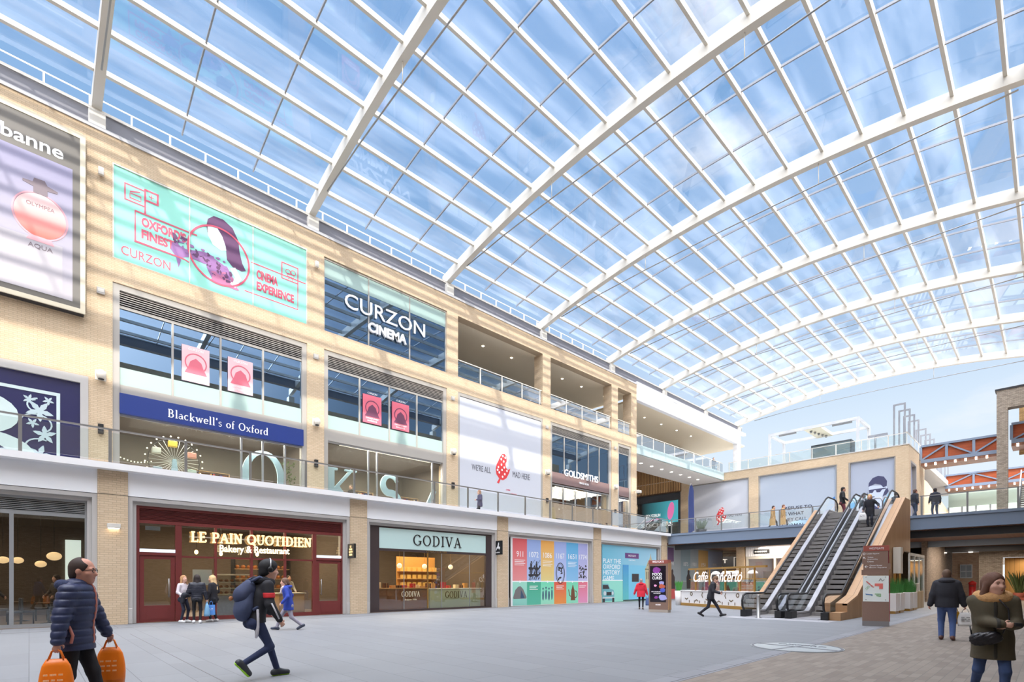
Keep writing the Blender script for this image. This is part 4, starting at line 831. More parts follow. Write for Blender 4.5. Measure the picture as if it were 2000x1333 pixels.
outline(b, F, 3.12, 3.5, 17.82, 18.02, .03); stroke(b, F, [(3.12,18.08),(3.48,18.22)], .05); stroke(b, F, [(3.87,18.1),(3.87,18.3)], .03); stroke(b, F, [(3.78,18.2),(3.96,18.2)], .03)
stroke(b, F, blob(9.66,17.38,.12,.12,14), .03, closed=True); stroke(b, F, blob(9.92,17.42,.12,.12,14), .03, closed=True); outline(b, F, 9.62, 9.95, 17.15, 17.3, .03); stroke(b, F, [(9.78,17.15),(9.65,17.0)], .03); stroke(b, F, [(9.78,17.15),(9.92,17.0)], .03)
b.build('pink_print', M_PINK, t)
b = MB(); F = Frame((U-.06, -.12, .48), (0, 1, 0), (0, 0, 1))   # woman: hair, dress, flowers
poly(b, F, [(6.15,17.85),(6.4,18.1),(6.8,18.12),(7.2,17.9),(7.45,17.4),(7.5,16.9),(7.62,16.4),(7.78,16.1),(7.6,16.0),(7.2,16.05),(6.95,16.3),(6.9,16.9),(6.75,17.3),(6.55,17.6),(6.3,17.55),(6.14,17.2),(6.1,17.5)], .009, 0)
poly(b, F, [(4.75,16.15),(5.3,16.05),(6.0,16.25),(6.4,16.2),(6.5,15.8),(6.0,15.7),(5.4,15.75),(4.95,15.5),(4.7,15.8)], .009, 1)
poly(b, F, [(6.2,16.2),(7.0,15.9),(7.2,15.55),(6.9,15.1),(6.3,15.2),(6.1,15.6)], .010, 1)
poly(b, F, [(6.28,15.05),(6.4,15.5),(7.1,15.35),(7.5,15.05),(7.4,15.0)], .011, 2)
R = random.Random(9)
for k in range(34): 
    y = R.uniform(4.8, 7.1); z = 16.1-.18*(y-5.9)+R.uniform(-.28,.28); poly(b, F, blob(y, z, R.uniform(.05,.15), R.uniform(.04,.1), 9, R.random()*3, .7, k), .013, k % 2)
for k in range(16): y = R.uniform(6.2, 7.2); z = 15.5+R.uniform(-.25,.25); poly(b, F, blob(y, z, R.uniform(.06,.15), R.uniform(.04,.1), 9, R.random()*3, .7, k), .014, 2 if k % 2 else 0)
poly(b, F, [(4.9,15.55),(5.0,15.1),(5.1,15.5)], .012, 1)
b.build('figure_print', [M_PLUM, M_LILAC, mat('rose_ink', (190,110,150), .5)], t)
b = MB(); poly(b, F, [(6.14,17.5),(6.3,17.55),(6.55,17.6),(6.75,17.3),(6.9,16.9),(6.92,16.7),(6.7,16.62),(6.35,16.75),(6.25,16.95),(6.16,17.1)], .012); b.build('face_print', mat('pale_skin_print', (228,240,234), .5), t); b = MB()
stroke(b, F, [(7.2,16.0),(7.45,15.6),(7.2,15.15)], .25, .012); b.build('arm_print', mat('pale_skin_print', (228,240,234), .5), t)
# ---- cinema window with its sign
t = bpy.data.objects.new('window_5', None); COL.objects.link(t); t.location = (U-.2, 15.5, 15); struct(t)
b = MB(); b.box(U-.15, U-.14, 11.56, 19.57, 14.98, 18.93); b.build('glass', M_GUP, t)
b = MB()
for y in (14.17, 16.89): b.box(U-.2, U-.08, y-.03, y+.03, 14.98, 18.93)
b.box(U-.2, U-.08, 11.52, 11.58, 15, 18.95); b.box(U-.2, U-.08, 19.55, 19.61, 15, 18.95); b.box(U-.2, U-.08, 11.52, 19.61, 18.88, 18.97); b.build('frame', M_FRW, t)
b = MB(); b.box(U-.138, U-.12, 11.6, 19.55, 17.95, 18.88); b.build('pale_spandrel', M_PALEB, t)
t = thing('cinema_sign', 'large white cinema name sign fixed across the top floor window', 'sign', (U-.05, 15.3, 15.7)); b = MB(); text(b, FX(U-.08, 0, 0), 'CURZON', 12.71, 16.72, .82, 5.25, d=.05); b.build('letters', M_PRW, t)
b = MB(); text(b, FX(U-.08, 0, 0), 'CINEMA', 14.1, 15.82, .56, 2.5, d=.12, bold=.03); b.build('letters', M_PRW, t)
b = MB(); b.box(U-1.2, U-1.1, 13.2, 18.4, 15.35, 15.7); tag(b.build('ticket_counter', mat('orange_wood', (214,150,96), .6)), 'orange wooden counter behind the cinema window', 'counter')
# ---- white billboard with the balloon
def balloon(b, F, cx, cy, s):
    body = [(-.25,-.75),(-.55,-.45),(-.62,-.1),(-.52,.22),(-.38,.45),(-.2,.78),(-.02,.98),(.2,1.02),(.36,.86),(.38,.55),(.26,.36),(.3,.12),(.5,-.02),(.72,.1),(.6,-.22),(.36,-.6),(.05,-.78)]
    poly(b, F, [(cx+x*s, cy+y*s) for x, y in body], .01, 0); poly(b, F, [(cx+x*s, cy+y*s) for x, y in ((-.3,-.72),(-.5,-1.0),(-.32,-1.05),(-.2,-.78))], .011, 0)
    R = random.Random(3)
    for (x, y) in ((-.3,-.3),(-.05,-.1),(.2,-.35),(-.38,.05),(-.1,.25),(.1,.5),(.25,.78),(-.12,.62),(.4,-.1),(0,-.55),(.15,.1),(-.45,-.15),(.02,.85)): poly(b, F, blob(cx+x*s, cy+y*s, .07*s, .08*s, 10), .016, 1)
M_BALL = mat('red_balloon_print', (214,62,66), .4)
t = on_bill('billboard', 'tall white billboard with a red spotted balloon and broken grey words', 20.62, 28.5, 5.45, 13.75, mat('white_sheet', (198,201,210), .45)); F = FX(U-.06, 0, 0)
b = MB(); balloon(b, F, 24.5, 9.55, 1.05); b.build('balloon_print', [M_BALL, M_PRW], t)
b = MB(); text(b, F, "WE'RE ALL", 21.7, 9.05, .42, 1.7); text(b, F, 'MAD HERE', 25.5, 9.1, .42, 1.75); b.build('letters', mat('grey_words', (96,96,104), .5), t)
b = MB(); text(b, F, 'COMING', 24.85, 8.05, .1, .4); text(b, F, 'SOON HERE', 25.3, 7.8, .1, .6); b.build('letters', M_PINK, t)
b = MB()
for a, c, z0, z1 in ((20.5,20.66,5.45,14.0),(28.46,28.61,5.45,14.0),(20.66,28.46,13.78,14.0)): b.box(U-.3, U-.02, a, c, z0, z1)
b.build('frame', M_FRW, t)
# ---- jeweller
def jeweller(nm, y0, y1, mull):
    t = upper_window(nm, y0, y1, mull, zt=13.75, zl=13.2, zb=10.15, band=9.3)
    for c in list(t.children):
        if c.name.startswith('pale_spandrel'): bpy.data.objects.remove(c)
    b = MB(); b.box(U-.3, U-.1, y0+.2, y1-.2, 9.3, 10.15); b.build('fascia', mat('mauve_brown', (128,106,104), .5), t); shop_glass(t, y0+.24, y1-.24, 9.25, [y0+.24+(y1-y0-.5)*k/5 for k in (1, 2, 3, 4)] if y1-y0 > 4 else [])
jeweller('window_6', 29.5, 37.5, (31.3, 32.9, 34.4, 35.9)); jeweller('window_7', 38.44, 40.56, ())
t = thing('shop_sign', 'white letters of the jeweller sign on the glass above the brown band', 'sign', (U-.05, 33.4, 9.9)); b = MB(); text(b, FX(U-.08, 0, 0), 'GOLDSMITHS', 31.2, 10.0, .55, 4.4, d=.04, bold=.01); text(b, FX(U-.08, 0, 0), 'SINCE 1778', 33.1, 9.6, .16, 1.2, d=.03); b.build('letters', M_PRW, t)
t = thing('jewellery_display', 'white topped jewellery display table inside the jeweller window', 'display case', (U-1.6, 33, 5.45))
b = MB(); b.box(U-2.2, U-1.2, 30.2, 36.6, 5.45, 6.3); b.build('body', M_WOODL, t); b = MB(); b.box(U-2.25, U-1.15, 30.1, 36.7, 6.3, 6.36); b.build('top', M_CREAM, t)
for i in range(3):
    for k in range(9):
        y = 30.2+.78*k; xx = U-1.4-1.3*i; b = MB(); b.lathe((xx, y, 9.02), [(.045, 0), (.045, .06), (.03, .08)], 10); tag(b.build('ceiling_spotlight', M_LAMPC), f'round spotlight in the {["front","middle","back"][i]} row of the jeweller ceiling', 'spotlight', f'spotlights in the {["front","middle","back"][i]} row of the jeweller ceiling')
b = MB(); b.bbox(U-.35, U-.3, 30.0, 30.5, 5.9, 7.4, .01); tag(b.build('window_sign', mat('yellow_print', (226,196,60), .5)), 'yellow poster in the left corner of the jeweller window', 'poster')
b = MB(); b.bbox(U-.5, U-.44, 31.6, 32.7, 6.2, 7.4, .01); tag(b.build('window_sign', M_WHITE), 'white framed poster in the jeweller window, right of the yellow one', 'poster')
# ---- perfume billboard at the left edge
t = thing('billboard', 'framed perfume billboard at the left edge with an oval pink bottle', 'billboard', (U+.15, -2.2, 12.15)); x = U+.3; F = FX(x, 0, 0)
b = MB(); b.box(U, x-.02, -6.2, 1.6, 12.15, 19.25); b.build('box', M_DARK, t)
b = MB(); outline(b, F, -6.25, 1.56, 12.25, 19.2, .17, .05, d0=-.02); b.build('frame', mat('cream_frame', (216,206,182), .4), t)
b = MB(); rect(b, F, -6.2, 1.5, 12.3, 19.1, .002); b.build('border_print', mat('grey_taupe_print', (100,95,88), .4), t)
b = MB(); rect(b, F, -6.0, 1.25, 12.55, 17.75, .006); b.build('sky_print', ramp('lavender_print', 'Z', 12.6, 17.8, (176,170,176), (140,136,166)), t)
b = MB(); text(b, F, 'rabanne', .98, 17.96, .5, 2.35, align='R', bold=.02); text(b, F, 'paco', -1.5, 17.86, .5, 1.5, align='R', bold=.02); b.build('letters', M_PRW, t)
b = MB(); rect(b, F, -1.5, .95, 12.55, 14.55, .012); rect(b, F, -4.5, -2.2, 12.55, 14.3, .012); b.build('plinth_print', mat('plinth_print', (176,170,176), .4), t)
for k, (cx, cz, s) in enumerate(((.32, 15.45, 1.0), (-1.72, 15.3, 1.1))):
    b = MB(); poly(b, F, blob(cx, cz, .74*s, .82*s, 32), .014); b.build('bottle_print', ramp('pink_bottle', 'Z', 14.7, 16.3, (240,96,80), (248,206,204)), t)
    b = MB(); stroke(b, F, blob(cx, cz, .78*s, .86*s, 32), .05*s, .016, closed=True); poly(b, F, [(cx-.3*s,cz-.8*s),(cx-.4*s,cz-1.0*s),(cx+.4*s,cz-1.0*s),(cx+.3*s,cz-.8*s)], .017); b.build('bottle_glass_print', mat('rose_glass_print', (206,150,160), .3), t)
    b = MB(); poly(b, F, [(cx-.2*s,cz+.82*s),(cx-.2*s,cz+1.05*s),(cx-.5*s,cz+1.12*s),(cx-.5*s,cz+1.2*s),(cx-.22*s,cz+1.22*s),(cx-.18*s,cz+1.38*s),(cx+.12*s,cz+1.4*s),(cx+.2*s,cz+1.24*s),(cx+.5*s,cz+1.16*s),(cx+.48*s,cz+1.08*s),(cx+.2*s,cz+1.05*s),(cx+.2*s,cz+.82*s)], .018); b.build('bottle_cap_print', mat('taupe_ink', (112,96,104), .4), t); b = MB(); text(b, F, 'OLYMPEA', cx, cz+.3*s, .14*s, .8*s, align='C', d=.019); text(b, F, 'AQUA', cx, cz-1.3*s, .2*s, .7*s, align='C', d=.019); b.build('letters', mat('taupe_ink', (112,96,104), .4), t)
# ---- initial letter window at the left edge
t = thing('window_graphic', 'dark blue window graphic of a white initial B among scrolling leaves at the left edge', 'window graphic', (U-.1, -1.5, 5.45)); x = U-.1; F = FX(x, 0, 0)
b = MB(); b.box(x-.1, x, -4.4, 1.5, 5.45, 9.5); b.build('panel', mat('midnight_blue', (38,40,84), .3, coat=.3), t)
b = MB(); b.box(U-.3, U+.02, 1.5, 1.75, 5.45, 9.8); b.box(U-.3, U+.02, -4.4, 1.5, 9.5, 9.8); b.build('frame', M_GREYF, t)
b = MB(); outline(b, F, -3.6, .84, 5.0, 8.86, .11, .012)
serif_b = [(-2.4,5.4),(-2.4,8.5)]; stroke(b, F, serif_b, .5, .014)
ws = [.12+.42*math.sin(PI*i/16) for i in range(17)]
stroke(b, F, arc(-2.2,7.75,1.65,.75,90,-90,16), ws, .015); stroke(b, F, arc(-2.1,6.2,2.0,.85,90,-90,16), [w*1.15 for w in ws], .016)
b.build('initial_print', mat('pale_mint_ink', (206,222,220), .4), t)
b = MB(); R = random.Random(21)
def leaf(cx, cy, r, a):
    pts = []
    for i in range(45):
        th = a+2*PI*i/45; k = .62+.3*math.cos(5*(th-a))+.08*math.cos(15*(th-a)); pts.append((cx+r*k*math.cos(th), cy+r*k*math.sin(th)))
    poly(b, F, pts, .017)
for (cx, cy, r) in ((.3,8.1,.42),(.45,7.2,.36),(.3,6.4,.4),(-.1,5.75,.34),(.5,5.9,.26),(-.9,7.7,.4),(-1.5,7.4,.3),(-.9,6.3,.42),(-1.6,6.0,.34),(-1.4,8.05,.22),(0,8.5,.2),(.55,8.55,.18),(.1,7.6,.2),(-.4,6.7,.24)): leaf(cx, cy, r, R.random()*6)
for (cx, cy, r, a0, a1) in ((.2,7.6,.45,-60,200),(.3,6.7,.4,60,300),(-1.1,7.5,.5,0,240),(-1.1,6.2,.5,100,330),(.1,5.9,.45,0,220),(.3,8.3,.35,100,300)): stroke(b, F, arc(cx,cy,r,r*.8,a0,a1,14), .05, .018)
b.build('leaf_print', mat('pale_leaf_ink', (190,208,212), .4), t)

# ================================================================== BALUSTRADES
def balustrade(name, label, a, b_, z0, zr, posts, m_post=M_GALV, group=None, hand=.03, pw=.05):
    """glass balustrade from a to b_ (x,y points) with posts at given fractions"""
    A = Vector((a[0], a[1], 0)); B = Vector((b_[0], b_[1], 0)); d = (B-A).normalized(); n = Vector((-d.y, d.x, 0))
    t = thing(name, label, 'balustrade', ((a[0]+b_[0])/2, (a[1]+b_[1])/2, z0), group=group); ln = (B-A).length
    q = MB(); q.bar(A+Vector((0,0,zr)), B+Vector((0,0,zr)), .07, .05); q.build('handrail', m_post, t)
    for s in posts: p = A+d*s; q = MB(); q.bar(p+Vector((0,0,z0)), p+Vector((0,0,zr-.02)), pw, .09, up=d); q.build('post', m_post, t)
    q = MB(); q.bar(A+Vector((0,0,(z0+zr)/2+.0)), B+Vector((0,0,(z0+zr)/2)), .012, (zr-z0)-.2, up=(0,0,1)); q.build('glass', M_GBAL, t)
balustrade('glass_balustrade', 'long glass balustrade along the white ledge above the shops', (L+.15, -16), (L+.15, 38.5), 5.49, 6.64, [15.8+2.2*k for k in range(18)])
balustrade('glass_balustrade', 'glass balustrade of the top floor loggia bay right of the cinema window', (U-.12, 20.5), (U-.12, 28.61), 15.0, 16.15, [2.0,4.0,6.0,7.9], m_post=M_STEELW)
balustrade('glass_balustrade', 'glass balustrade of the second top floor loggia bay above the jeweller', (U-.12, 29.5), (U-.12, 37.5), 15.0, 16.15, [2.0,4.0,6.0,7.8], m_post=M_STEELW)
balustrade('glass_balustrade', 'short glass balustrade of the narrow top floor bay', (U-.12, 38.44), (U-.12, 40.56), 15.0, 16.15, [1.1], m_post=M_STEELW)
for (y0, y1) in ((20.5, 28.61), (29.5, 37.5)):
    b = MB(); b.box(U-.2, U-.185, y0, y1, 15.0, 16.1); struct(b.build('window_8', M_GLOG))
balustrade('glass_balustrade', 'glass balustrade of the deep terrace beyond the last brick pier', (U-.2, 41.44), (U-.2, 60), 14.45, 15.6, [1.2+2.05*k for k in range(9)], m_post=M_STEELW)
t = thing('slab_cladding', 'pale glass clad edge of the terrace slab beyond the last pier', 'cladding', (U-.1, 50.7, 13.55))
for k in range(7): b = MB(); y = 41.44+18.5*k/7; b.box(U-.3, U, y+.02, y+18.5/7-.02, 13.58, 14.45); b.build('glass_panel', mat('milky_glass', (178,198,198), .15, coat=.6), t)
balustrade('glass_balustrade', 'glass balustrade along the bridge left of the escalators', (L+.2, 38.75), (-9.4, 38.75), 5.46, 6.6, [.1+2.1*k for k in range(6)])
balustrade('glass_balustrade', 'glass balustrade along the bridge right of the escalators', (-5.55, 38.75), (8, 38.75), 5.46, 6.6, [.1+2.05*k for k in range(7)])
balustrade('glass_balustrade', 'glass balustrade along the roof terrace above the end billboards', (-26.5, 60.2), (-9.6, 60.2), 14.5, 15.6, [.1+2.2*k for k in range(8)], m_post=M_STEELW)
balustrade('glass_balustrade', 'glass balustrade along the side edge of the roof terrace behind the tall steel frames', (-9.6, 60.3), (-9.6, 68.3), 14.5, 15.7, [2*k+.1 for k in range(5)], m_post=M_STEELW)

# ================================================================== FIXTURES ON THE BRICK PIERS
NM = ['at the left edge','between the two bookshop windows','left of the white balloon billboard','between the white billboard and the jeweller','between the jeweller and the narrow window']
for k, y in enumerate((2.14, 11.06, 20.05, 29.05, 37.97)):
    p = thing('wall_light', f'white round hooded wall light on the upper pier {NM[k]}', 'wall light', (U+.1, y, 9.9), group='hooded lights on the upper piers')
    b = MB(); b.bbox(U, U+.04, y-.18, y+.18, 9.75, 10.15, .01); b.build('bracket', M_STEELW, p); b = MB(); b.ell((U+.2, y, 9.95), (.17,.17,.2), 14, 10); b.build('hood', M_STEELW, p); b = MB(); b.lathe((U+.2, y, 9.74), [(.1,0),(.1,.03)], 12); b.build('lens', M_DARK, p)
    p = thing('wall_speaker', f'small black wall box on the upper pier {NM[k]}', 'wall speaker', (U+.06, y, 7.6), group='black boxes on the upper piers')
    b = MB(); b.bbox(U, U+.14, y-.09, y+.09, 7.55, 7.95, .015); b.build('box', M_BLACK, p); b = MB(); b.box(U+.14, U+.146, y-.06, y+.06, 7.6, 7.78); b.build('grille', M_DARK, p)
    if k < 2:
        p = thing('wall_spot', f'small white spotlight high on the pier {NM[k]}', 'wall light', (U+.1, y, 18.2), group='small spotlights high on the piers')
        b = MB(); b.box(U, U+.1, y-.03, y+.03, 18.3, 18.36); b.build('arm', M_STEELW, p); b = MB(); b.bbox(U+.08, U+.22, y-.09, y+.09, 18.12, 18.42, .02); b.build('head', M_STEELW, p)
    p = thing('junction_box', f'small pale box high on the pier {NM[k]}', 'wall box', (U+.03, y, 13.4), group='pale boxes on the upper piers'); b = MB(); b.bbox(U, U+.09, y-.13, y+.13, 13.3, 13.55, .012); b.build('box', M_GREYF, p); b = MB(); b.box(U+.09, U+.1, y-.1, y+.1, 13.36, 13.5); b.build('cover', M_STEELW, p)
p = thing('wall_light', 'white box wall light on the lower brick pier left of the bakery', 'wall light', (L+.08, 2.09, 3.4)); b = MB(); b.bbox(L, L+.2, 1.92, 2.28, 3.3, 3.46, .015); b.build('body', M_STEELW, p); b = MB(); b.box(L+.03, L+.17, 1.95, 2.25, 3.292, 3.301); b.build('lens', M_LAMPC, p)
p = thing('security_camera', 'white security camera on an arm on the last upper pier', 'camera', (U+.2, 41.0, 9.9)); b = MB(); b.box(U, U+.5, 40.95, 41.05, 9.95, 10.02); b.build('arm', M_STEELW, p); b = MB(); b.bbox(U+.3, U+.75, 40.85, 41.15, 9.7, 9.95, .05); b.build('housing', M_STEELW, p); b = MB(); b.lathe((U+.5, 41.0, 9.6), [(.06,0),(.1,.05),(.1,.1)], 12); b.build('lens', M_BLACK, p)
# downlights in the soffits
def downlight(x, y, z, where, grp):
    b = MB(); b.lathe((x, y, z-.03), [(.07 if z > 14 else .12,0),(.07 if z > 14 else .12,.02),(.1 if z > 14 else .16,.03)], 14); tag(b.build('downlight', M_LAMPC), f'round recessed downlight in the {where}', 'downlight', grp)
for k in range(3): downlight(U-2.2, 21.6+2.9*k, 18.995, 'soffit of the first top floor loggia bay', 'downlights of the first loggia bay')
for k in range(3): downlight(U-2.2, 30.8+2.6*k, 18.995, 'soffit of the second top floor loggia bay', 'downlights of the second loggia bay')
downlight(U-2.2, 39.4, 18.995, 'soffit of the narrow top floor bay', 'downlight of the narrow bay')
for k in range(5): downlight(U-2.4, 43.3+3.3*k, 18.62, 'soffit of the deep terrace', 'downlights of the deep terrace')
for k in range(8): downlight(U-1.8, 43.0+2.0*k, 13.5, 'pale soffit under the terrace slab', 'downlights under the terrace slab')
# ================================================================== END WALL: billboards, shop, terrace
M_BBF = mat('billboard_frame_grey', (150,146,142), .5)
def end_bill(label, a, b_, z0, z1, m_):
    t = thing('billboard', label, 'billboard', ((a+b_)/2, E+.3, z0)); b = MB(); b.box(a+.1, b_-.1, E+.22, E+.34, z0, z1-.1); b.build('panel', m_, t)
    b = MB(); outline(b, FY(0, E+.33, 0), a+.05, b_-.05, z0, z1-.04, .12, .3); b.build('frame', M_BBF, t); return t, FY(0, E+.22, 0)
t, F = end_bill('white end-wall billboard with a red spotted balloon, left of the other two', -31.1, -24.05, 5.5, 13.5, mat('white_sheet', (198,201,210), .45))
b = MB(); balloon(b, F, -27.4, 9.4, 1.0); b.build('balloon_print', [M_BALL, M_PRW], t)
b = MB(); text(b, F, "WE'RE ALL", -30.2, 9.0, .3, 1.7); text(b, F, 'MAD HERE', -26.6, 9.2, .3, 1.7); b.build('letters', mat('grey_words', (96,96,104), .5), t)
t, F = end_bill('pale blue end-wall billboard with dark words about refusing, middle one', -23.0, -15.25, 5.5, 13.5, mat('pale_blue_sheet', (172,182,196), .45))
b = MB()
for k, s in enumerate(['I REFUSE TO', 'BE WHAT', 'THEY CALL', 'NORMAL']): text(b, F, s, -20.6, 9.35-.62*k, .36, [3.0, 2.2, 2.5, 2.3][k], bold=.012)
b.build('letters', mat('navy_words', (52,56,74), .5), t)
b = MB(); poly(b, F, [(-16.9,8.4),(-16.3,9.1),(-15.95,10.0),(-15.5,10.3),(-15.4,8.0),(-16.6,7.8)], .008); poly(b, F, blob(-18.5,7.6,1.8,.6,18,.1,.3,2), .006); b.build('smoke_print', ramp('blue_smoke', 'X', -20, -15.4, (196,226,240), (60,130,206)), t)
t, F = end_bill('end-wall billboard of a man in cap and sunglasses among blue clouds, right-hand one', -14.25, -10.4, 5.5, 13.5, mat('mist_blue_sheet', (168,176,192), .45))
b = MB(); poly(b, F, blob(-13.4,9.0,.85,.95,20,.2,.25,4), .006); poly(b, F, blob(-10.95,9.0,.48,.95,18,0,.2,5), .006); poly(b, F, [(-14.1,5.6),(-14.1,8.6),(-12.6,8.9),(-11.6,8.2),(-10.55,8.6),(-10.55,5.6)], .007); b.build('cloud_print', ramp('blue_cloud', 'Z', 6.5, 10, (60,140,214), (150,206,236)), t)
b = MB(); poly(b, F, blob(-13.3,9.7,.55,.25,16,.2,.4,6), .009); poly(b, F, blob(-12.95,8.6,.4,.2,14,.2,.4,7), .009); poly(b, F, blob(-10.9,9.6,.35,.2,14,.2,.4,8), .009); b.build('cloud_highlight', mat('pale_cyan', (196,230,240), .5), t)
b = MB(); hx, hz = -11.95, 10.25
poly(b, F, [(hx-.62,hz+.7),(hx-.6,hz+.2),(hx-.5,hz-.3),(hx-.42,hz-.75),(hx-.22,hz-1.0),(hx+.1,hz-.98),(hx+.45,hz-.55),(hx+.6,hz-.1),(hx+.85,hz+.25),(hx+.8,hz+.6)], .010); poly(b, F, [(hx-.3,hz-.85),(hx-.25,hz-1.5),(hx+.5,hz-1.3),(hx+.5,hz-.5)], .009); b.build('face_print', mat('pale_face_print', (196,206,226), .5), t)
b = MB()
poly(b, F, [(hx-.66,hz+.62),(hx-.62,hz+1.0),(hx-.3,hz+1.45),(hx+.15,hz+1.6),(hx+.6,hz+1.45),(hx+.85,hz+1.0),(hx+.82,hz+.5),(hx+.55,hz+.42),(hx+.35,hz+.7),(hx-.1,hz+.85)], .012)
poly(b, F, [(hx-.62,hz+.3),(hx-.58,hz+.02),(hx-.32,hz-.02),(hx-.18,hz+.22),(hx-.05,hz+.22),(hx+.02,hz),(hx+.3,hz-.02),(hx+.45,hz+.22),(hx+.78,hz+.28),(hx+.78,hz+.36),(hx-.1,hz+.34)], .013)
poly(b, F, [(hx+.6,hz-.1),(hx+.75,hz+.25),(hx+.9,hz+.3),(hx+.98,hz),(hx+.8,hz-.3),(hx+.5,hz-.45)], .012)
for (cx, cz, rx, rz) in ((-.28,-.42,.16,.06),(-.2,-.62,.2,.035),(-.15,-.78,.1,.03)): poly(b, F, blob(hx+cx, hz+cz, rx, rz, 12), .014)
poly(b, F, [(hx-1.4,hz-1.9),(hx-.9,hz-1.35),(hx-.45,hz-1.05),(hx-.1,hz-1.3),(hx+.3,hz-1.7),(hx+.4,hz-4.4),(hx-1.5,hz-4.4)], .011)
stroke(b, F, arc(hx-.45,hz-.3,.3,.75,150,330,14), .03, .013); b.build('ink_print', mat('indigo_ink', (64,66,98), .5), t)
b = MB(); poly(b, F, [(hx-.5,hz+.92),(hx-.4,hz+1.1),(hx-.05,hz+1.12),(hx+.02,hz+.9)], .016); b.build('cap_opening_print', mat('pale_face_print', (196,206,226), .5), t)
# return face window of the end block
p = thing('tall_window', 'tall dark framed window on the side face of the end block', 'window', (-9.6, 62.5, 5.5)); b = MB(); b.box(-9.7, -9.4, 61.0, 61.2, 5.5, 13.1); b.box(-9.7, -9.4, 63.8, 64, 5.5, 13.1); b.box(-9.7, -9.4, 61.2, 63.8, 12.9, 13.1); b.build('frame', M_BBF, p); b = MB(); b.box(-9.75, -9.7, 61.2, 63.8, 5.5, 12.9); b.build('pane', mat('lavender_pane', (176,180,206), .2), p)
# sports shop in the corner
t = thing('shopfront', 'dark sports shop front with a teal and pink screen in the far left corner', 'shop front', (-35.7, E, 5.45))
b = MB(); b.box(-38.98, -32.5, E+.1, E+.4, 12.0, 12.95); b.box(-32.75, -32.5, E-.05, E+.4, 5.45, 12.95); b.box(-38.98, -32.5, E+.3, E+.4, 8.6, 12.0); b.build('frame', mat('gunmetal', (62,64,70), .4), t)
b = MB()
for k in range(28): xx = -39+.235*k; b.box(xx, xx+.1, E-.1, E, 13.1, 18.2)
b.build('timber_fins', M_WOODL, t); b = MB(); b.box(-39, -32.4, E, E+.6, 12.95, 18.4); b.build('fin_backing', mat('umber_backing', (96,72,52), .7), t)
b = MB(); b.box(-38.3, -33.0, E+.25, E+.3, 9.2, 12.0); b.build('screen', ramp('teal_screen', 'X', -38.3, -33, (30,40,44), (76,176,190), emit=.7), t)
F = FY(0, E+.25, 0); b = MB(); poly(b, F, blob(-34.0,10.7,.45,1.15,20,-.15), .01); poly(b, F, [(-37.9,9.6),(-36,9.9),(-35.6,9.75),(-37.8,9.45)], .01); b.build('screen_image', mat('pink_screen', (226,120,176), emit=.6), t)
b = MB(); text(b, F, 'SKX GORUN', -37.7, 10.1, .4, 2.2, d=.012, shear=.2); text(b, FY(0, E-.02, 0), 'SKECHERS', -38.2, 8.75, .5, 4.6, d=.05, bold=.02); b.build('letters', mat('lit_white', (250,250,250), emit=.9), t)
b = MB(); b.box(-38.9, -32.8, E+.2, E+.22, 5.5, 8.6); b.build('glass', M_GUP, t)
# feather flag and a few café things behind the bridge rail
p = thing('feather_flag', 'tall dark blue feather flag on the bridge at the corner of the end wall', 'flag', (-23.6, 45, 5.46)); b = MB(); b.tube([(-23.6,45,5.46),(-23.6,45,9.4),(-23.5,45,10.4),(-23.3,45,10.7)], .03, 6); b.build('pole', M_GALV, p)
b = MB(); b.prism([(-23.58,6.0),(-23.58,9.8),(-23.5,10.4),(-23.3,10.7),(-23.12,10.3),(-23.1,6.2)], 'Y', 44.99, 45.01) if False else b.add([(-23.58,45,6.0),(-23.58,45,9.8),(-23.45,45.02,10.45),(-23.25,45.05,10.6),(-23.1,45.1,10.0),(-23.05,45.12,6.3)], [(0,1,2,3,4,5)]); b.build('flag_cloth', mat('navy_cloth', (44,58,110), .7), p)
b = MB(); b.lathe((-23.6,45,5.455), [(.35,0),(.35,.06),(.05,.1)], 14); b.build('base', M_DARK, p)
def planter(label, x, y, z, r, h, fr, col, seed, grp=None, n=70, spread=1.0, leafc=(70,128,58)):
    p = thing('planter', label, 'planter', (x, y, z), group=grp); b = MB(); b.lathe((x, y, z), [(r*.8,0),(r,h),(r*.9,h),(r*.85,h-.06)], 16); b.build('pot', col, p)
    b = MB(); R = random.Random(seed)
    for k in range(n):
        a = R.random()*2*PI; q = r*.6*R.random(); L_ = fr*R.uniform(.6,1); dx, dy = math.cos(a), math.sin(a); o = (x+q*dx, y+q*dy, z+h-.05); s = spread*L_*R.uniform(.1,.5); w = .02+.02*R.random()
        b.add([(o[0]-dy*w,o[1]+dx*w,o[2]),(o[0]+dy*w,o[1]-dx*w,o[2]),(o[0]+dx*s*.5+dy*w,o[1]+dy*s*.5-dx*w,o[2]+L_*.7),(o[0]+dx*s,o[1]+dy*s,o[2]+L_),(o[0]+dx*s*.5-dy*w,o[1]+dy*s*.5+dx*w,o[2]+L_*.7)], [(0,1,2,3,4)])
    b.build('foliage', mat(f'leaf_{leafc}', leafc, .6), p); return p
planter('round planter of grey-green flowers behind the bridge rail beside the blue flag', -20.6, 41.5, 5.46, .45, .5, .9, M_DARK, 3, n=90, spread=1.2, leafc=(126,136,120))
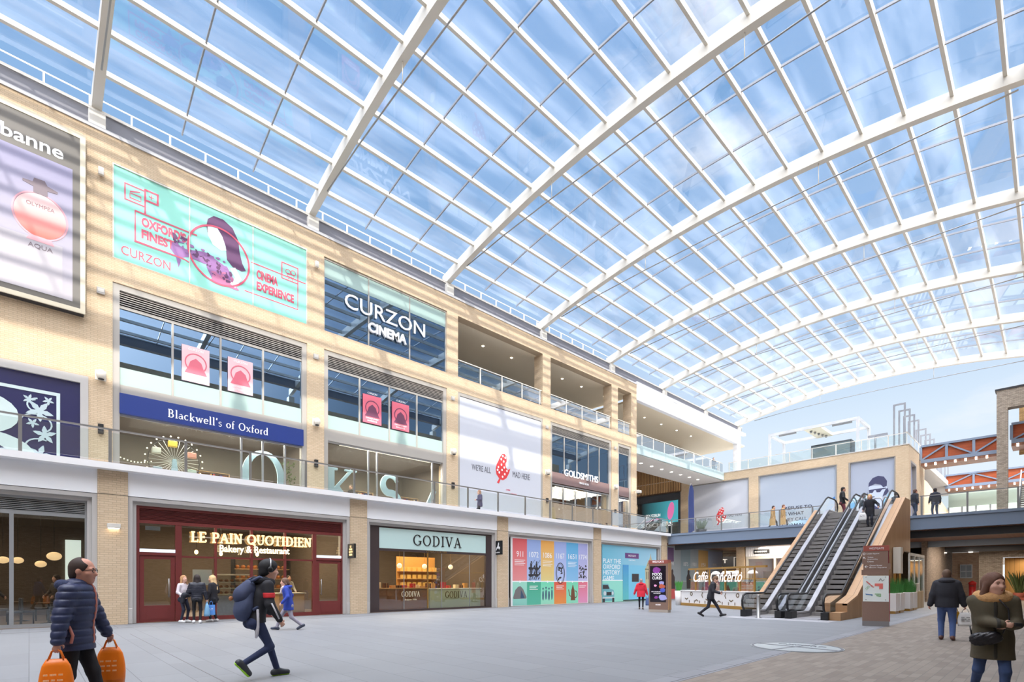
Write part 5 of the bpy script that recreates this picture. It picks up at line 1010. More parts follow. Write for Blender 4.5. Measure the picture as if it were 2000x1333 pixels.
# roof terrace: pergola, bar, tall frames, bench posts
M_PERG = mat('pale_grey_frame', (206,208,210), .5)
t = thing('pergola', 'open pale grey pergola frame on the roof terrace', 'pergola', (-18.2, 64, 14.5))
for (x, y) in ((-22.5,62),(-13.9,62),(-22.5,66.5),(-13.9,66.5)): b = MB(); b.box(x-.12, x+.12, y-.12, y+.12, 14.5, 18.4); b.build('post', M_PERG, t)
b = MB()
for y in (62, 66.5): b.box(-22.62, -13.78, y-.12, y+.12, 18.2, 18.5)
for x in (-22.5, -13.9): b.box(x-.12, x+.12, 62, 66.5, 18.2, 18.5)
b.build('top_beams', M_PERG, t)
b = MB(); b.box(-18.9, -17.3, 61.9, 66.5, 18.15, 18.45); b.build('canopy', mat('cream_canopy', (226,220,196), .6), t)
for k in range(5): b = MB(); b.lathe((-18.4+.15*k, 62.6+.8*k, 17.9), [(.09,0),(.14,.2),(.05,.26)], 10); b.build('spotlight', M_GALV, t)
for x in (-20.6, -15.3): b = MB(); b.box(x-.9, x+.9, 61.95, 62.05, 18.0, 18.15); b.build('heater', M_GALV, t)
t = thing('terrace_bar', 'dark glazed bar cabin under the roof terrace pergola', 'bar', (-17.2, 66, 14.5)); b = MB(); b.box(-19.4, -15.4, 66, 67.5, 14.5, 17.3); b.build('cabin', mat('bar_dark', (70,76,80), .5), t); b = MB(); b.box(-19.3, -15.5, 65.96, 66, 15.4, 17.1); b.build('glass', mat('bar_glass', (110,124,126), .15), t); b = MB(); text(b, FY(0, 65.95, 0), 'ALCHEMIST', -19.2, 15.0, .28, 2.2); b.build('letters', M_BALL, t)
for k in range(11):
    y = 61.2+(2.9 if k > 3 else 2.4)*k; h = 4.1-.02*k; x = -10.3
    t = thing('steel_frame', f'tall narrow steel frame on the terrace edge, number {["one","two","three","four","five","six","seven","eight","nine","ten","eleven"][k]} from the front', 'steel frame', (x, y, 14.5), group='tall steel frames along the terrace edge')
    for dx in (-.42, .42): b = MB(); b.box(x+dx-.07, x+dx+.07, y-.07, y+.07, 14.5, 14.5+h); b.build('upright', M_STEELG, t)
    b = MB(); b.box(x-.49, x+.49, y-.07, y+.07, 14.5+h, 14.5+h+.14); b.build('crosspiece', M_STEELG, t)
struct(MB().box(-30, -9.4, 68.4, 96, 13.9, 14.5).build('floor', M_GREYF))
t = thing('terrace_telescope', 'grey coin viewer stand on the roof terrace between pergola and tall frames', 'viewer', (-12.3, 61.5, 14.5)); b = MB(); b.tube([(-12.3,61.5,14.5),(-12.3,61.5,16.2)], .09, 8); b.build('stand', M_STEELG, t); b = MB(); b.box(-12.9, -11.3, 61.4, 61.6, 16.0, 16.2); b.build('arm', M_STEELG, t)
# timber truss bridges
def truss(label, y, z0, z1, x0, x1, n):
    t = thing('truss_bridge', label, 'bridge', ((x0+x1)/2, y, z0)); b = MB(); b.box(x0, x1, y+.1, y+.16, z0+.2, z1-.15); b.build('timber_panel', M_TIMBERX, t)
    b = MB(); b.box(x0, x1, y-.12, y+.2, z0, z0+.34); b.box(x0, x1, y-.12, y+.2, z1-.2, z1); b.build('chords', M_BLUEST, t); w = (x1-x0)/n
    for k in range(n+1): b = MB(); b.box(x0+w*k-.1, x0+w*k+.1, y-.1, y+.1, z0+.34, z1-.2); b.build('post', M_BLUEST, t)
    for k in range(n):
        a, c = ((x0+w*k, z0+.3), (x0+w*(k+1), z1-.2)) if k % 2 == 0 else ((x0+w*k, z1-.2), (x0+w*(k+1), z0+.3)); b = MB(); b.bar((a[0], y, a[1]), (c[0], y, c[1]), .14, .14, up=(0,1,0)); b.build('brace', M_BLUEST, t)
    b = MB(); b.box(x0, x1, y-.1, y+2.4, z0-.25, z0); b.build('deck', M_BRSOFF, t)
    for k in range(int((x1-x0)/.75)): b = MB(); xx = x0+.4+.75*k; b.box(xx-.07, xx+.07, y-.15, y+.02, z0-.32, z0-.08); b.build('lamp', M_LAMPC, t)
truss('nearer timber clad truss bridge high between the end block and the brick pier', 65.5, 13.45, 15.25, -9.27, -3.3, 3)
truss('timber clad truss bridge right of the tall brick pier', 62.5, 13.6, 15.4, -2.6, 5, 3)
truss('farther timber clad truss bridge seen under the nearer one', 86, 13.5, 15.3, -9.7, -1.5, 3)
t = thing('shopfront', 'far glazed shop front glowing under the second truss bridge', 'shop front', (-6, 89, 5.45)); b = MB(); b.box(-9.7, -1.5, 89, 89.3, 11.4, 13.2); b.build('band', mat('sage_band', (176,190,180), .5), t)
b = MB(); b.box(-9.7, -1.5, 89.1, 89.15, 5.5, 11.4); b.build('lit_glass', mat('pale_lit_glass', (226,236,226), emit=.8), t)
b = MB()
for k in range(7): xx = -9.7+1.36*k; b.box(xx-.08, xx+.08, 88.95, 89.1, 5.5, 11.4)
b.box(-9.7, -1.5, 88.95, 89.1, 9.3, 9.5); b.build('frame', M_STEELG, t)
# ================================================================== ESCALATORS
M_STEP = mat('escalator_step', (140,136,134), .45, .3); M_RUB = mat('black_rubber', (30,30,32), .45); M_SKIRT = mat('brushed_steel', (176,174,178), .35, .5)
Y0, T30 = 24.4, math.tan(PI/6); RISE = 5.46; YT = Y0+RISE/T30
def zin(y): return max(0, min(RISE, (y-Y0)*T30))
def prof(off, ya, yb, n=40):
    return [(ya+(yb-ya)*i/n, zin(ya+(yb-ya)*i/n)+off) for i in range(n+1)]
def hand_path(yt):
    P = [(22.75,.16),(22.3,.2),(22.05,.42),(22.0,.68),(22.1,.89),(22.35,.98)]+[(y, zin(y)+.98) for y in [22.8+.4*k for k in range(int((yt-.5-22.8)/.4)+1)]]
    z = RISE+.93; return P+[(yt-.35,z),(yt-.1,z-.12),(yt,z-.36),(yt-.08,z-.62),(yt-.35,z-.82)]
YTOP = 35.9
def rail_side(t, x, nm='handrail'):
    H = hand_path(YTOP); b = MB(); b.tube([(x, y, z) for y, z in H], .045, 8); b.build('handrail', M_RUB, t)
    g = [(y, z-.05) if 22.3 < y < YTOP-.3 else (y, z) for y, z in H[2:-2]]; lo = prof(.22, 22.3, YTOP-.3, 40)
    pts = g+lo[::-1]; b = MB(); b.prism(pts, 'X', x-.008, x+.008); b.build('glass_side', M_GBAL, t)
    lo = prof(.24, 22.15, YTOP-.1, 44); b = MB(); pts = lo+[(y, max(0, z-.5)) for y, z in prof(.24, 22.15, YTOP-.1, 44)][::-1]
    b.prism(pts, 'X', x-.1, x+.1); b.build('skirt', M_SKIRT, t)
    b = MB(); b.tube([(x-.104, y, z-.08) for y, z in lo], .012, 5); b.tube([(x+.104, y, z-.08) for y, z in lo], .012, 5); b.build('trim_line', M_RUB, t)
    b = MB(); b.bbox(x-.13, x+.13, 22.12, 22.75, 0, .3, .02); b.build('newel_base', M_RUB, t)
def escalator(label, xl, xr):
    t = thing('escalator', label, 'escalator', ((xl+xr)/2, 22.2, 0), group='pair of escalators')
    rail_side(t, xl); rail_side(t, xr); a, c = xl+.16, xr-.16
    b = MB(); b.box(a, c, 21.9, 23.3, 0, .02); b.build('lower_comb_plate', M_SKIRT, t)
    k = 0; y = 23.3
    while y < YT+.05:
        z = zin(y+.2) if y > Y0-.3 else .02*0
        b = MB(); zt = max(.02, z); b.box(a, c, y, y+.4, max(.001, zt-.16), zt); 
        for q in range(12): xx = a+(c-a)*(q+.5)/12; b.box(xx-.012, xx+.012, y-.008, y, max(.002, zt-.15), zt-.01)
        b.build('step', M_STEP, t); y += .4; k += 1
    b = MB(); b.box(a, c, y, 38.7, RISE-.06, RISE+.004); b.build('upper_landing_plate', M_SKIRT, t)
    b = MB(); b.prism([(23.2,0.0)]+[(yy, max(.001, zin(yy)-.22)) for yy in [24.4+.47*q for q in range(22)]]+[(38.7,RISE-.1),(38.7,RISE-.9),(34.6,RISE-.9),(25.6,0)], 'X', xl-.05, xr+.05); b.build('truss_casing', mat('casing_grey', (120,112,104), .5), t)
    return t
escalator('left-hand escalator of the pair rising to the bridge', -9.1, -7.72)
escalator('right-hand escalator of the pair rising to the bridge', -7.33, -6.05)
struct(MB().box(-9.55, -5.6, 20.9, 22.1, -.02, .004).build('trim_13', mat('pale_threshold', (160,160,165), .5)))
b = MB(); pts = [(24.3,0),(24.3,.72),(24.6,.86),(32.9,5.6),(38.7,5.6),(38.7,4.2),(34.2,4.2),(27.0,.05),(26.8,0)]; b.prism(pts, 'X', -9.5, -9.26); t = thing('escalator_cladding', 'oak board side of the left escalator', 'cladding', (-9.4, 30, 0)); b.build('side', M_TIMBER, t)
b = MB(); b.prism([(23.2,0),(23.2,.62),(24.7,.62+.3),(34.5,6.06),(35.9,6.06),(35.9,3.15),(34.2,3.15),(29.0,.05),(28.8,0)], 'X', -5.72, -5.55); t = thing('escalator_cladding', 'oak board side of the right escalator with a sloping top, behind the direction sign', 'cladding', (-5.7, 30, 0)); b.build('side', M_TIMBER, t)
b = MB(); b.prism([(23.2,.55),(23.2,.63),(24.7,.93),(34.5,6.07),(34.5,5.97),(24.7,.83)], 'X', -5.95, -5.545); b.build('sloping_cap', planks('oak_cap', (184,148,112), (168,130,94), .3, 'X'), t)
b = MB(); b.box(-5.95, -5.72, 23.2, 23.26, 0, .62); b.build('end_board', M_TIMBER, t)
b = MB(); b.box(-5.93, -5.55, 22.3, 23.2, 0, .3); b.build('low_plinth', M_TIMBER, t)
p = thing('bollard', 'short steel post at the foot of the left escalator', 'bollard', (-8.29, 21.63, 0)); b = MB(); b.lathe((-8.29, 21.63, 0), [(.11,0),(.11,.02),(.07,.03),(.07,.92),(.06,.95)], 16); b.build('post', M_GALV, p)
b = MB(); b.lathe((-8.29, 21.63, 0), [(.13,0),(.13,.012)], 16); b.build('foot_plate', M_SKIRT, p)
p = thing('escalator_barrier', 'curved steel barrier hoop at the top of the escalators', 'barrier', (-7.5, 36.3, 5.46))
for dx in (-.5, .1, .6): b = MB(); b.tube([(-7.5+dx,36.3,5.46),(-7.5+dx,36.3,6.2),(-7.4+dx,36.3,6.42),(-7.1+dx,36.3,6.42),(-7.0+dx,36.3,6.2),(-7.0+dx,36.3,5.46)], .04, 8); b.build('hoop', M_SKIRT, p)
# stair/escalator far right behind the pier
t = thing('escalator', 'dark escalator climbing to the upper level at the far right edge', 'escalator', (-1.2, 62, 5.46))
b = MB(); b.prism([(60.9,5.46),(66.5,8.9),(71,11.6),(71,10.6),(62.3,5.46)], 'X', -2.3, -2.2); b.prism([(60.9,5.46),(66.5,8.9),(71,11.6),(71,10.6),(62.3,5.46)], 'X', -.9, -.8); b.build('side_panels', M_DARK, t)
for k in range(22): b = MB(); y = 61.2+.44*k; z = 5.46+.25*k; b.box(-2.2, -.9, y, y+.44, z, z+.12); b.build('step', M_STEP, t)
for x in (-2.25, -.85): b = MB(); b.tube([(x,60.9,6.4),(x,71,12.5)], .05, 8); b.build('handrail', mat('pale_handrail', (214,206,200), .4), t)
# ================================================================== DIRECTORY SIGN, SCREEN TOTEM, FLOOR ROUNDEL
M_SIGNB = mat('brown_sign_panel', (136,108,94), .6, noise=.06, nscale=30); M_SIGNR = mat('brick_red_sign', (160,84,72), .5)
FR = Frame((-4.43, 20.34, 0), (.71, .18, 0), (0, 0, 1)); W = .733
def slab(mb, x0, x1, z0, z1, d0, d1): vs = [FR.p(x, z, d) for d in (d0, d1) for x, z in ((x0,z0),(x1,z0),(x1,z1),(x0,z1))]; mb.add(vs, [(3,2,1,0),(4,5,6,7),(0,1,5,4),(1,2,6,5),(2,3,7,6),(3,0,4,7)])
t = thing('direction_sign', 'tall brown direction sign with a white map panel in front of the escalators', 'sign', tuple(FR.p(W/2, 0, -.08)))
for nm, x0, x1, z0, z1, d0, d1, m_ in (('plinth',0,W,0,.17,-.17,0,mat('plinth_grey',(128,124,124),.6)),('lower_panel',0,W,.17,.82,-.16,0,M_SIGNB),('map_panel',.02,W-.02,.82,1.68,-.15,.004,mat('map_white',(232,238,234),.3)),('band',-.02,W-.02,1.7,1.88,-.16,.004,M_SIGNB),('finger_panel',.03,W+.03,1.88,2.08,-.16,.006,M_SIGNB),('upper_panel',0,W-.03,2.08,2.5,-.16,.002,M_SIGNB),('header',.03,W,2.5,2.68,-.16,.008,M_SIGNR)):
    b = MB(); slab(b, x0, x1, z0, z1, d0, d1); b.build(nm, m_, t)
b = MB(); slab(b, W, W+.015, .17, 1.7, -.16, -.005); slab(b, W-.03, W+.0, 1.88, 2.68, -.165, -.1); b.build('edge_strip', mat('crimson_edge', (150,44,64), .4), t)
b = MB(); text(b, FR, 'WESTGATE', W/2+.02, 2.55, .07, .4, align='C', d=.012)
text(b, FR, 'Leiden Square', .12, 2.38, .05, .34, d=.007); text(b, FR, 'Toilets', .14, 2.27, .045, .16, d=.007); text(b, FR, 'Shopmobility', .14, 2.2, .045, .28, d=.007); text(b, FR, 'Cinema', .14, 2.13, .045, .17, d=.007)
text(b, FR, 'Queen Street', .2, 1.99, .05, .34, d=.011); text(b, FR, 'Bonn Square', .2, 1.92, .05, .46, d=.011)
stroke(b, FR, blob(.05,2.41,.03,.03,12), .012, .007, closed=True); stroke(b, FR, [(.09,2.24),(.03,2.3)], .014, .007); stroke(b, FR, [(.03,2.25),(.03,2.3),(.08,2.3)], .012, .007); stroke(b, FR, [(.16,1.98),(.07,1.98)], .014, .011); stroke(b, FR, [(.11,2.02),(.07,1.98),(.11,1.94)], .014, .011); b.build('letters', M_PRW, t)
b = MB(); poly(b, FR, [(.34,1.42),(.56,1.42),(.56,1.24),(.46,1.24),(.46,1.33),(.34,1.33)], .009); R = random.Random(1)
for k in range(7): poly(b, FR, blob(.12+.03*k, 1.48-.03*k, .025, .018, 8, 0, .5, k), .009)
b.build('map_red_print', mat('map_red', (226,120,110), .5), t)
b = MB(); poly(b, FR, [(.08,1.08),(.28,1.06),(.28,1.0),(.22,1.03),(.1,1.04)], .009); b.build('map_blue_print', mat('map_blue', (90,130,176), .5), t)
b = MB(); stroke(b, FR, [(.34,1.07),(.5,1.07),(.5,1.0),(.38,1.02)], .025, .009); stroke(b, FR, [(.08,1.24),(.16,1.34),(.12,1.2),(.2,1.32)], .01, .009); b.build('map_green_print', mat('map_green', (130,180,120), .5), t)
b = MB(); stroke(b, FR, [(.45,1.5),(.5,1.58),(.54,1.5),(.6,1.55)], .012, .009)
for (x, z) in ((.1,1.63),(.63,1.63),(.1,.88),(.63,.88)): poly(b, FR, blob(x, z, .012, .012, 8), .009)
b.build('map_ink', M_PRK, t)
FR = Frame((-13.72, 22.2, 0), (1.2, .08, 0), (0, 0, 1)); W = 1.0
t = thing('screen_totem', 'brown free-standing screen totem with a dark advert, beside the woman in red', 'totem', tuple(FR.p(W/2, 0, -.2)))
for nm, x0, x1, z0, z1, d0, d1, m_ in (('base',0,W,0,.13,-.32,0,mat('plinth_pale',(176,164,152),.5)),('body',0,W,.13,2.36,-.32,0,M_SIGNB),('header',0,W,2.36,2.54,-.33,.01,M_SIGNR),('screen',.07,W-.1,.5,2.26,-.05,.008,mat('dark_screen',(30,24,34),.1,emit=.3))):
    b = MB(); slab(b, x0, x1, z0, z1, d0, d1); b.build(nm, m_, t)
b = MB(); slab(b, W, W+.03, .13, 2.4, -.32, -.02); b.build('oak_side', M_TIMBER, t)
b = MB(); text(b, FR, 'WESTGATE', W/2, 2.41, .09, .6, align='C', d=.014); text(b, FR, 'ocean', W/2, .34, .06, .26, align='C', d=.006)
text(b, FR, 'MOOD', .45, 1.78, .14, .5, align='C', d=.012); text(b, FR, 'CURES', .45, 1.6, .14, .5, align='C', d=.012); text(b, FR, 'GET YOUR SWEET', .45, .98, .04, .6, align='C', d=.012); text(b, FR, 'FIX NOW', .45, .9, .045, .36, align='C', d=.012); b.build('letters', mat('lit_white_text', (240,236,240), emit=.5), t)
b = MB()
for k, (x, z, r, mi) in enumerate([(.42,2.05,.2,0),(.68,1.42,.13,3),(.7,1.26,.15,1),(.74,1.08,.14,2),(.75,.72,.2,3),(.4,.72,.09,0),(.36,1.3,.07,4)]): poly(b, FR, blob(x, z, r, r*.75, 16, 0, .3, k), .010+.0006*k, mi)
b.build('screen_image', [mat('violet_img', (130,54,140), emit=.3), mat('rust_img', (176,84,60), emit=.3), mat('blue_img', (70,84,176), emit=.3), mat('lav_img', (150,150,200), emit=.3), mat('rose_img', (226,150,190), emit=.3)], t)
# roundel
t = thing('floor_roundel', 'round engraved metal compass disc set into the paving', 'floor disc', (-3.98, 12.5, 0)); c = (-3.98, 12.5)
FG = Frame((c[0], c[1], 0), (1, 0, 0), (0, 1, 0)); b = MB(); poly(b, FG, blob(0, 0, .92, .92, 40), .006); b.build('disc', mat('pale_zinc', (160,166,168), .4), t)
b = MB(); stroke(b, FG, blob(0, 0, .88, .88, 40), .05, .009, closed=True); stroke(b, FG, [(-.85,.1),(.85,-.1)], .1, .009); stroke(b, FG, [(-.2,-.85),(.2,.85)], .05, .009); b.build('engraving', mat('zinc_line', (96,96,102), .5), t)
b = MB(); text(b, FG, 'OXFORD', 0, .3, .18, 1.0, align='C', d=.009); b.build('letters', mat('zinc_line', (96,96,102), .5), t)
# ================================================================== CAFÉ KIOSK UNDER THE ESCALATORS
M_GOLDF = mat('brass_frame', (196,152,84), .35, .6); M_KW = mat('kiosk_white', (236,232,230), .4)
A = Vector((-16.3, 30.2, 0)); B = Vector((-10.0, 26.8, 0)); d = (B-A); LK = d.length; FK = Frame(A, d, (0, 0, 1))
t = thing('cafe_kiosk', 'white and gold cafe kiosk with patterned counter and script name, left of the escalators', 'kiosk', tuple(A+d/2))
def kbox(mb, x0, x1, z0, z1, d0, d1, mi=0): vs = [FK.p(x, z, q) for q in (d0, d1) for x, z in ((x0,z0),(x1,z0),(x1,z1),(x0,z1))]; mb.add(vs, [(3,2,1,0),(4,5,6,7),(0,1,5,4),(1,2,6,5),(2,3,7,6),(3,0,4,7)], mi)
b = MB(); kbox(b, 0, LK, .17, .92, -.7, 0); b.build('counter', M_KW, t); b = MB(); kbox(b, -.03, LK, 0, .17, -.7, .03); b.build('gold_base', M_GOLDF, t); b = MB(); kbox(b, -.05, LK, .92, .97, -.75, .05); b.build('worktop', M_KW, t)
b = MB(); R = random.Random(8)
for k in range(12):
    x = .55+.52*k; z = .4+.3*(k % 2)
    if k % 4 == 1: stroke(b, FK, blob(x, z+.05, .1, .1, 14), .06, .008, closed=True)
    else:
        a = [0, PI/2, PI, -PI/2][k % 4]+.5; p0 = (x+.18*math.cos(a), z+.18*math.sin(a)); p2 = (x+.18*math.cos(a+2.2), z+.18*math.sin(a+2.2)); stroke(b, FK, [p0, (x, z), p2], .06, .008)
    stroke(b, FK, [(x+.3,.2),(x+.3,.36)], .06, .008)
b.build('pattern', mat('bronze_print', (122,104,82), .5), t)
for x in (1.25, 2.6, 4.0, 5.2, 6.3): b = MB(); kbox(b, x-.035, x+.035, .97, 2.3, -.2, -.13); b.build('brass_post', M_GOLDF, t)
b = MB(); kbox(b, .6, LK, 2.22, 2.32, -.22, -.1); kbox(b, .6, LK, 1.62, 1.66, -.2, -.15); b.build('brass_rail', M_GOLDF, t)
b = MB(); kbox(b, .7, LK, 1.0, 1.6, -.18, -.17); b.build('glass', M_GBAL, t)
b = MB(); text(b, FK, 'Caff\u00e8 Concerto', 1.15, 1.48, .62, 4.3, d=.02, d0=-.1, shear=.35); b.build('script_letters', mat('lit_script', (250,240,232), emit=.5), t)
for k, x in enumerate((2.2, 3.1, 4.05, 5.3)):
    P = FK.p(x, 0, -.9); p = thing('dome_lamp', f'white domed lamp above the kiosk counter, {["first","second","third","fourth"][k]} from the left', 'lamp', (P.x, P.y, .97), group='domed lamps on the kiosk')
    b = MB(); b.lathe((P.x, P.y, 1.92), [(.27,0),(.26,.07),(.16,.17),(.02,.21)], 18); b.build('shade', mat('dome_white', (244,238,238), .4, emit=.25), p); b = MB(); b.tube([(P.x,P.y,.97),(P.x,P.y,1.95)], .02, 6); b.build('stem', M_GOLDF, p)
for k, x in enumerate((1.7, 2.9, 4.5, 5.7)):
    P = FK.p(x, 0, -.45); b = MB(); b.lathe((P.x, P.y, .97), [(.13,0),(.13,.3),(.02,.48)] if k % 2 else [(.16,0),(.2,.12),(.1,.22)], 14); tag(b.build('cake', mat(f'cake_{k%2}', (226,206,170) if k % 2 else (150,70,60), .6)), f'{"tall cream" if k % 2 else "low red-brown"} cake on the kiosk counter, {["left end","left of centre","right of centre","right end"][k]}', 'cake')
planter('white trough with a tuft of green grass at the left end of the kiosk', -16.55, 30.35, 0, .26, .92, .75, M_KW, 5, n=80, spread=.6, leafc=(76,150,66))
# right-hand part of the kiosk
t = thing('kiosk_cabinet', 'white cabinet with glazed sides at the right end of the kiosk behind the sign', 'kiosk', (-5.9, 33, 0))
b = MB(); b.box(-5.5, -5.2, 31.2, 31.7, 1.9, 3.2); b.build('white_cabinet', M_STEELW, t); b = MB(); b.box(-5.5, -5.3, 38.5, 38.6, 0, 3.0); b.box(-5.35, -5.3, 34.2, 38.6, 2.9, 3.05)
for y in (34.2, 35.6, 37, 38.5): b.box(-5.37, -5.29, y-.05, y+.05, 0, 3.0)
b.build('frame', M_STEELW, t); b = MB(); b.box(-5.34, -5.32, 34.2, 38.5, .9, 2.9); b.build('glass', M_GBAL, t)
for (x, y) in ((-5.45,31.25),(-5.45,31.65),(-5.24,31.25)): b = MB(); b.box(x-.04, x+.04, y-.04, y+.04, 0, 1.9); b.build('brass_post', M_GOLDF, t)
b = MB(); b.box(-5.52, -5.2, 35.0, 37.6, 0, .95); b.build('patterned_counter', planks('pattern_cream', (206,186,150), (170,140,100), .35, 'Y'), t)
b = MB(); b.bbox(-5.5, -5.2, 35.2, 36.2, .95, 1.4, .03); b.build('white_till', M_STEELW, t)
for k, y in enumerate((29.4, 30.5, 32.8, 33.85)):
    p = thing('planter', f'white square trough of green grass right of the direction sign, {["first","second","third","fourth"][k]} from the front', 'planter', (-5.25, y, 0), group='grass troughs right of the sign'); b = MB(); b.bbox(-5.5, -5.0, y-.45, y+.45, .12, .95, .02); b.build('trough', M_KW, p); b = MB(); b.box(-5.47, -5.03, y-.42, y+.42, 0, .12); b.build('gold_base', M_GOLDF, p)
    b = MB(); R = random.Random(30+k)
    for q in range(150):
        x_, y_ = -5.25+R.uniform(-.2,.2), y+R.uniform(-.4,.4); h_ = R.uniform(.45,.85); a = R.random()*6.3; sx, sy = .12*math.cos(a), .12*math.sin(a); b.add([(x_-.012,y_,.9),(x_+.012,y_+.012,.9),(x_+sx,y_+sy,.9+h_)], [(0,1,2)])
    b.build('grass', mat('grass_blade', (62,124,54), .6), p)
# ================================================================== SHOPS UNDER THE BRIDGE
t = thing('shopfront', 'white ribbed shop front under the bridge behind the kiosk', 'shop front', (-15, 46, 0))
b = MB(); b.box(-18.7, -9.2, 46, 46.3, 3.72, 4.56)
for k in range(48): b.box(-18.7+.2*k, -18.6+.2*k, 45.97, 46, 3.74, 4.54)
b.build('ribbed_fascia', M_WHITE, t); b = MB(); b.box(-18.7, -9.2, 46.02, 46.2, 3.5, 3.72)
for x in (-18.6, -16.3, -14.2, -12, -9.4): b.box(x-.08, x+.08, 46.02, 46.2, 0, 3.6)
b.build('frame', M_STEELW, t); b = MB(); b.box(-18.6, -9.3, 46.1, 46.12, 0, 3.5); b.build('glass', M_GSHOP, t)
b = MB(); b.box(-18.0, -16.7, 45.9, 45.97, 3.95, 4.3); b.build('name_plate', M_BLACK, t); b = MB(); [rect(b, FY(0, 45.9, 0), -17.9+.15*k, -17.79+.15*k, 4.05, 4.18) for k in range(7)]; b.build('letters', M_PRW, t)
m = MB(); m.box(-18.8, -9, 52, 52.2, 0, 4.56); m.box(-9.2, -9, 46.3, 52, 0, 4.56); m.box(-18.8, -18.7, 46.3, 52, 0, 4.56); struct(m.build('wall_white_shop', mat('blush_wall', (214,190,180), .7)))
interior_light(-14, 49, 4.4, 6, 3, 200, (1,.88,.74))
for k, x in enumerate((-17.6, -15.2, -13)): b = MB(); b.box(x-.7, x+.7, 48.9, 49.3, 0, 2.4); b.box(x-.72, x+.72, 48.88, 49.32, 2.4, 2.46); tag(b.build('display_cabinet', mat(f'cab_{k}', [(186,150,120),(150,96,70),(110,120,140)][k], .6)), f'{["tan","brown","slate blue"][k]} display cabinet inside the white shop under the bridge', 'cabinet')
struct(MB().box(-19.5, -18.8, 45.9, 46.5, 0, 4.56).build('wall_pier_bridge', M_BRICK))
t = thing('shopfront', 'black fascia shop front with white letters in the passage under the bridge', 'shop front', (-24.5, 52, 0))
b = MB(); b.box(-30, -19.6, 52, 52.3, 2.95, 4.1); b.build('fascia', mat('navy_black', (24,24,34), .4), t); b = MB(); text(b, FY(0, 52, 0), 'WHITT', -25.6, 3.42, .42, 2.6, align='L', bold=.02); b.build('letters', M_PRW, t)
b = MB(); outline(b, FY(0, 52, 0), -22.3, -21.5, 3.0, 4.0, .06, .01); b.build('emblem', M_PRW, t)
b = MB(); b.box(-30, -19.6, 53.5, 53.6, 0, 2.95); b.build('back_wall', M_BRN, t); b = MB(); b.box(-27.5, -20.5, 52.6, 52.8, 2.5, 2.62); b.build('lit_shelf', M_LAMPW, t)
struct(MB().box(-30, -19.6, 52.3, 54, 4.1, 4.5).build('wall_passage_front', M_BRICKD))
# long lamps in the slatted soffit
for k, (x0, x1, y, w) in enumerate([(-18.6,-16.9,41.2,'left one, above the hoarding'),(-13.4,-11.4,41.0,'middle one, left of the escalators'),(-5.2,-3.7,42.5,'right one, beyond the escalators')]):
    b = MB(); b.box(x0, x1, y-.07, y+.07, 4.5, 4.57); tag(b.build('linear_lamp', M_LAMPC), f'long strip lamp under the bridge, {w}', 'strip lamp')
for k, x in enumerate((-6.6, -4.9)): b = MB(); b.lathe((x, 58.2, 4.0), [(.14,0),(.14,.05)], 12); tag(b.build('spot_lamp', M_LAMPC), f'small round lamp under the dark beam, {"left" if k == 0 else "right"} one', 'spotlight')
b = MB(); b.lathe((-24.5, 47.5, 4.5), [(.2,0),(.2,.06)], 14); tag(b.build('ceiling_lamp', M_LAMPW), 'round warm ceiling lamp in front of the black shop under the bridge', 'ceiling lamp')
# far opening: sunny wall window, red box, plants by the right pier
p = thing('sash_window', 'white sash window on the sunny far wall behind the man in the dark jacket', 'window', (-6.6, 74, 1.9)); b = MB(); b.box(-7.1, -6.1, 73.9, 74, 1.9, 3.4); b.build('frame', M_WHITE, p)
for k in range(2):
    for q in range(2): b = MB(); b.box(-7.02+.47*k, -6.63+.47*k, 73.88, 73.9, 2.0+.7*q, 2.6+.7*q); b.build('pane', mat('pale_pane', (190,196,200), .2), p)
p = thing('pillar_box', 'red post box beyond the passage on the right', 'post box', (-5.1, 62, 0)); b = MB(); b.lathe((-5.1, 62, 0), [(.3,0),(.3,.1),(.26,.12),(.26,1.3),(.3,1.34),(.3,1.42),(.05,1.6)], 20); b.build('body', mat('post_red', (176,36,36), .4), p); b = MB(); b.box(-5.25, -4.95, 61.73, 61.76, 1.1, 1.16); b.build('slot', M_BLACK, p)
struct(MB().box(-3.0, 6, E+2.2, E+2.4, 0, 3.6).build('wall_cafe_right', planks('lit_panel', (224,178,110), (200,150,86), .3, 'X')))
interior_light(-.5, E+1.2, 3.5, 3, 1, 90)
planter('tall leafy pot plant in the far right window behind the woman in the parka', -2.0, E-.5, 0, .4, .6, 2.0, mat('terracotta', (160,84,66), .7), 12, n=80, spread=.9, leafc=(78,92,52))
planter('spiky small plant in a red pot at the far right edge', -.2, E-.7, 0, .35, .5, 1.1, mat('red_pot', (176,66,56), .6), 13, n=36, spread=1.8, leafc=(120,134,84))
struct(MB().box(-3.0, 4, E-1.4, E-1.2, 0, .22).build('trim_14', mat('terracotta', (160,84,66), .7)))

for nm_, x, y, e in (('a', -16, 43, 500), ('b', -4.5, 43, 450), ('c', -4, 53, 600), ('d', -13, 52, 0), ('e', -24, 48, 300)):
    if e: interior_light(x, y, 4.5, 3, 6, e, (1, .88, .74), name='under_bridge_light')
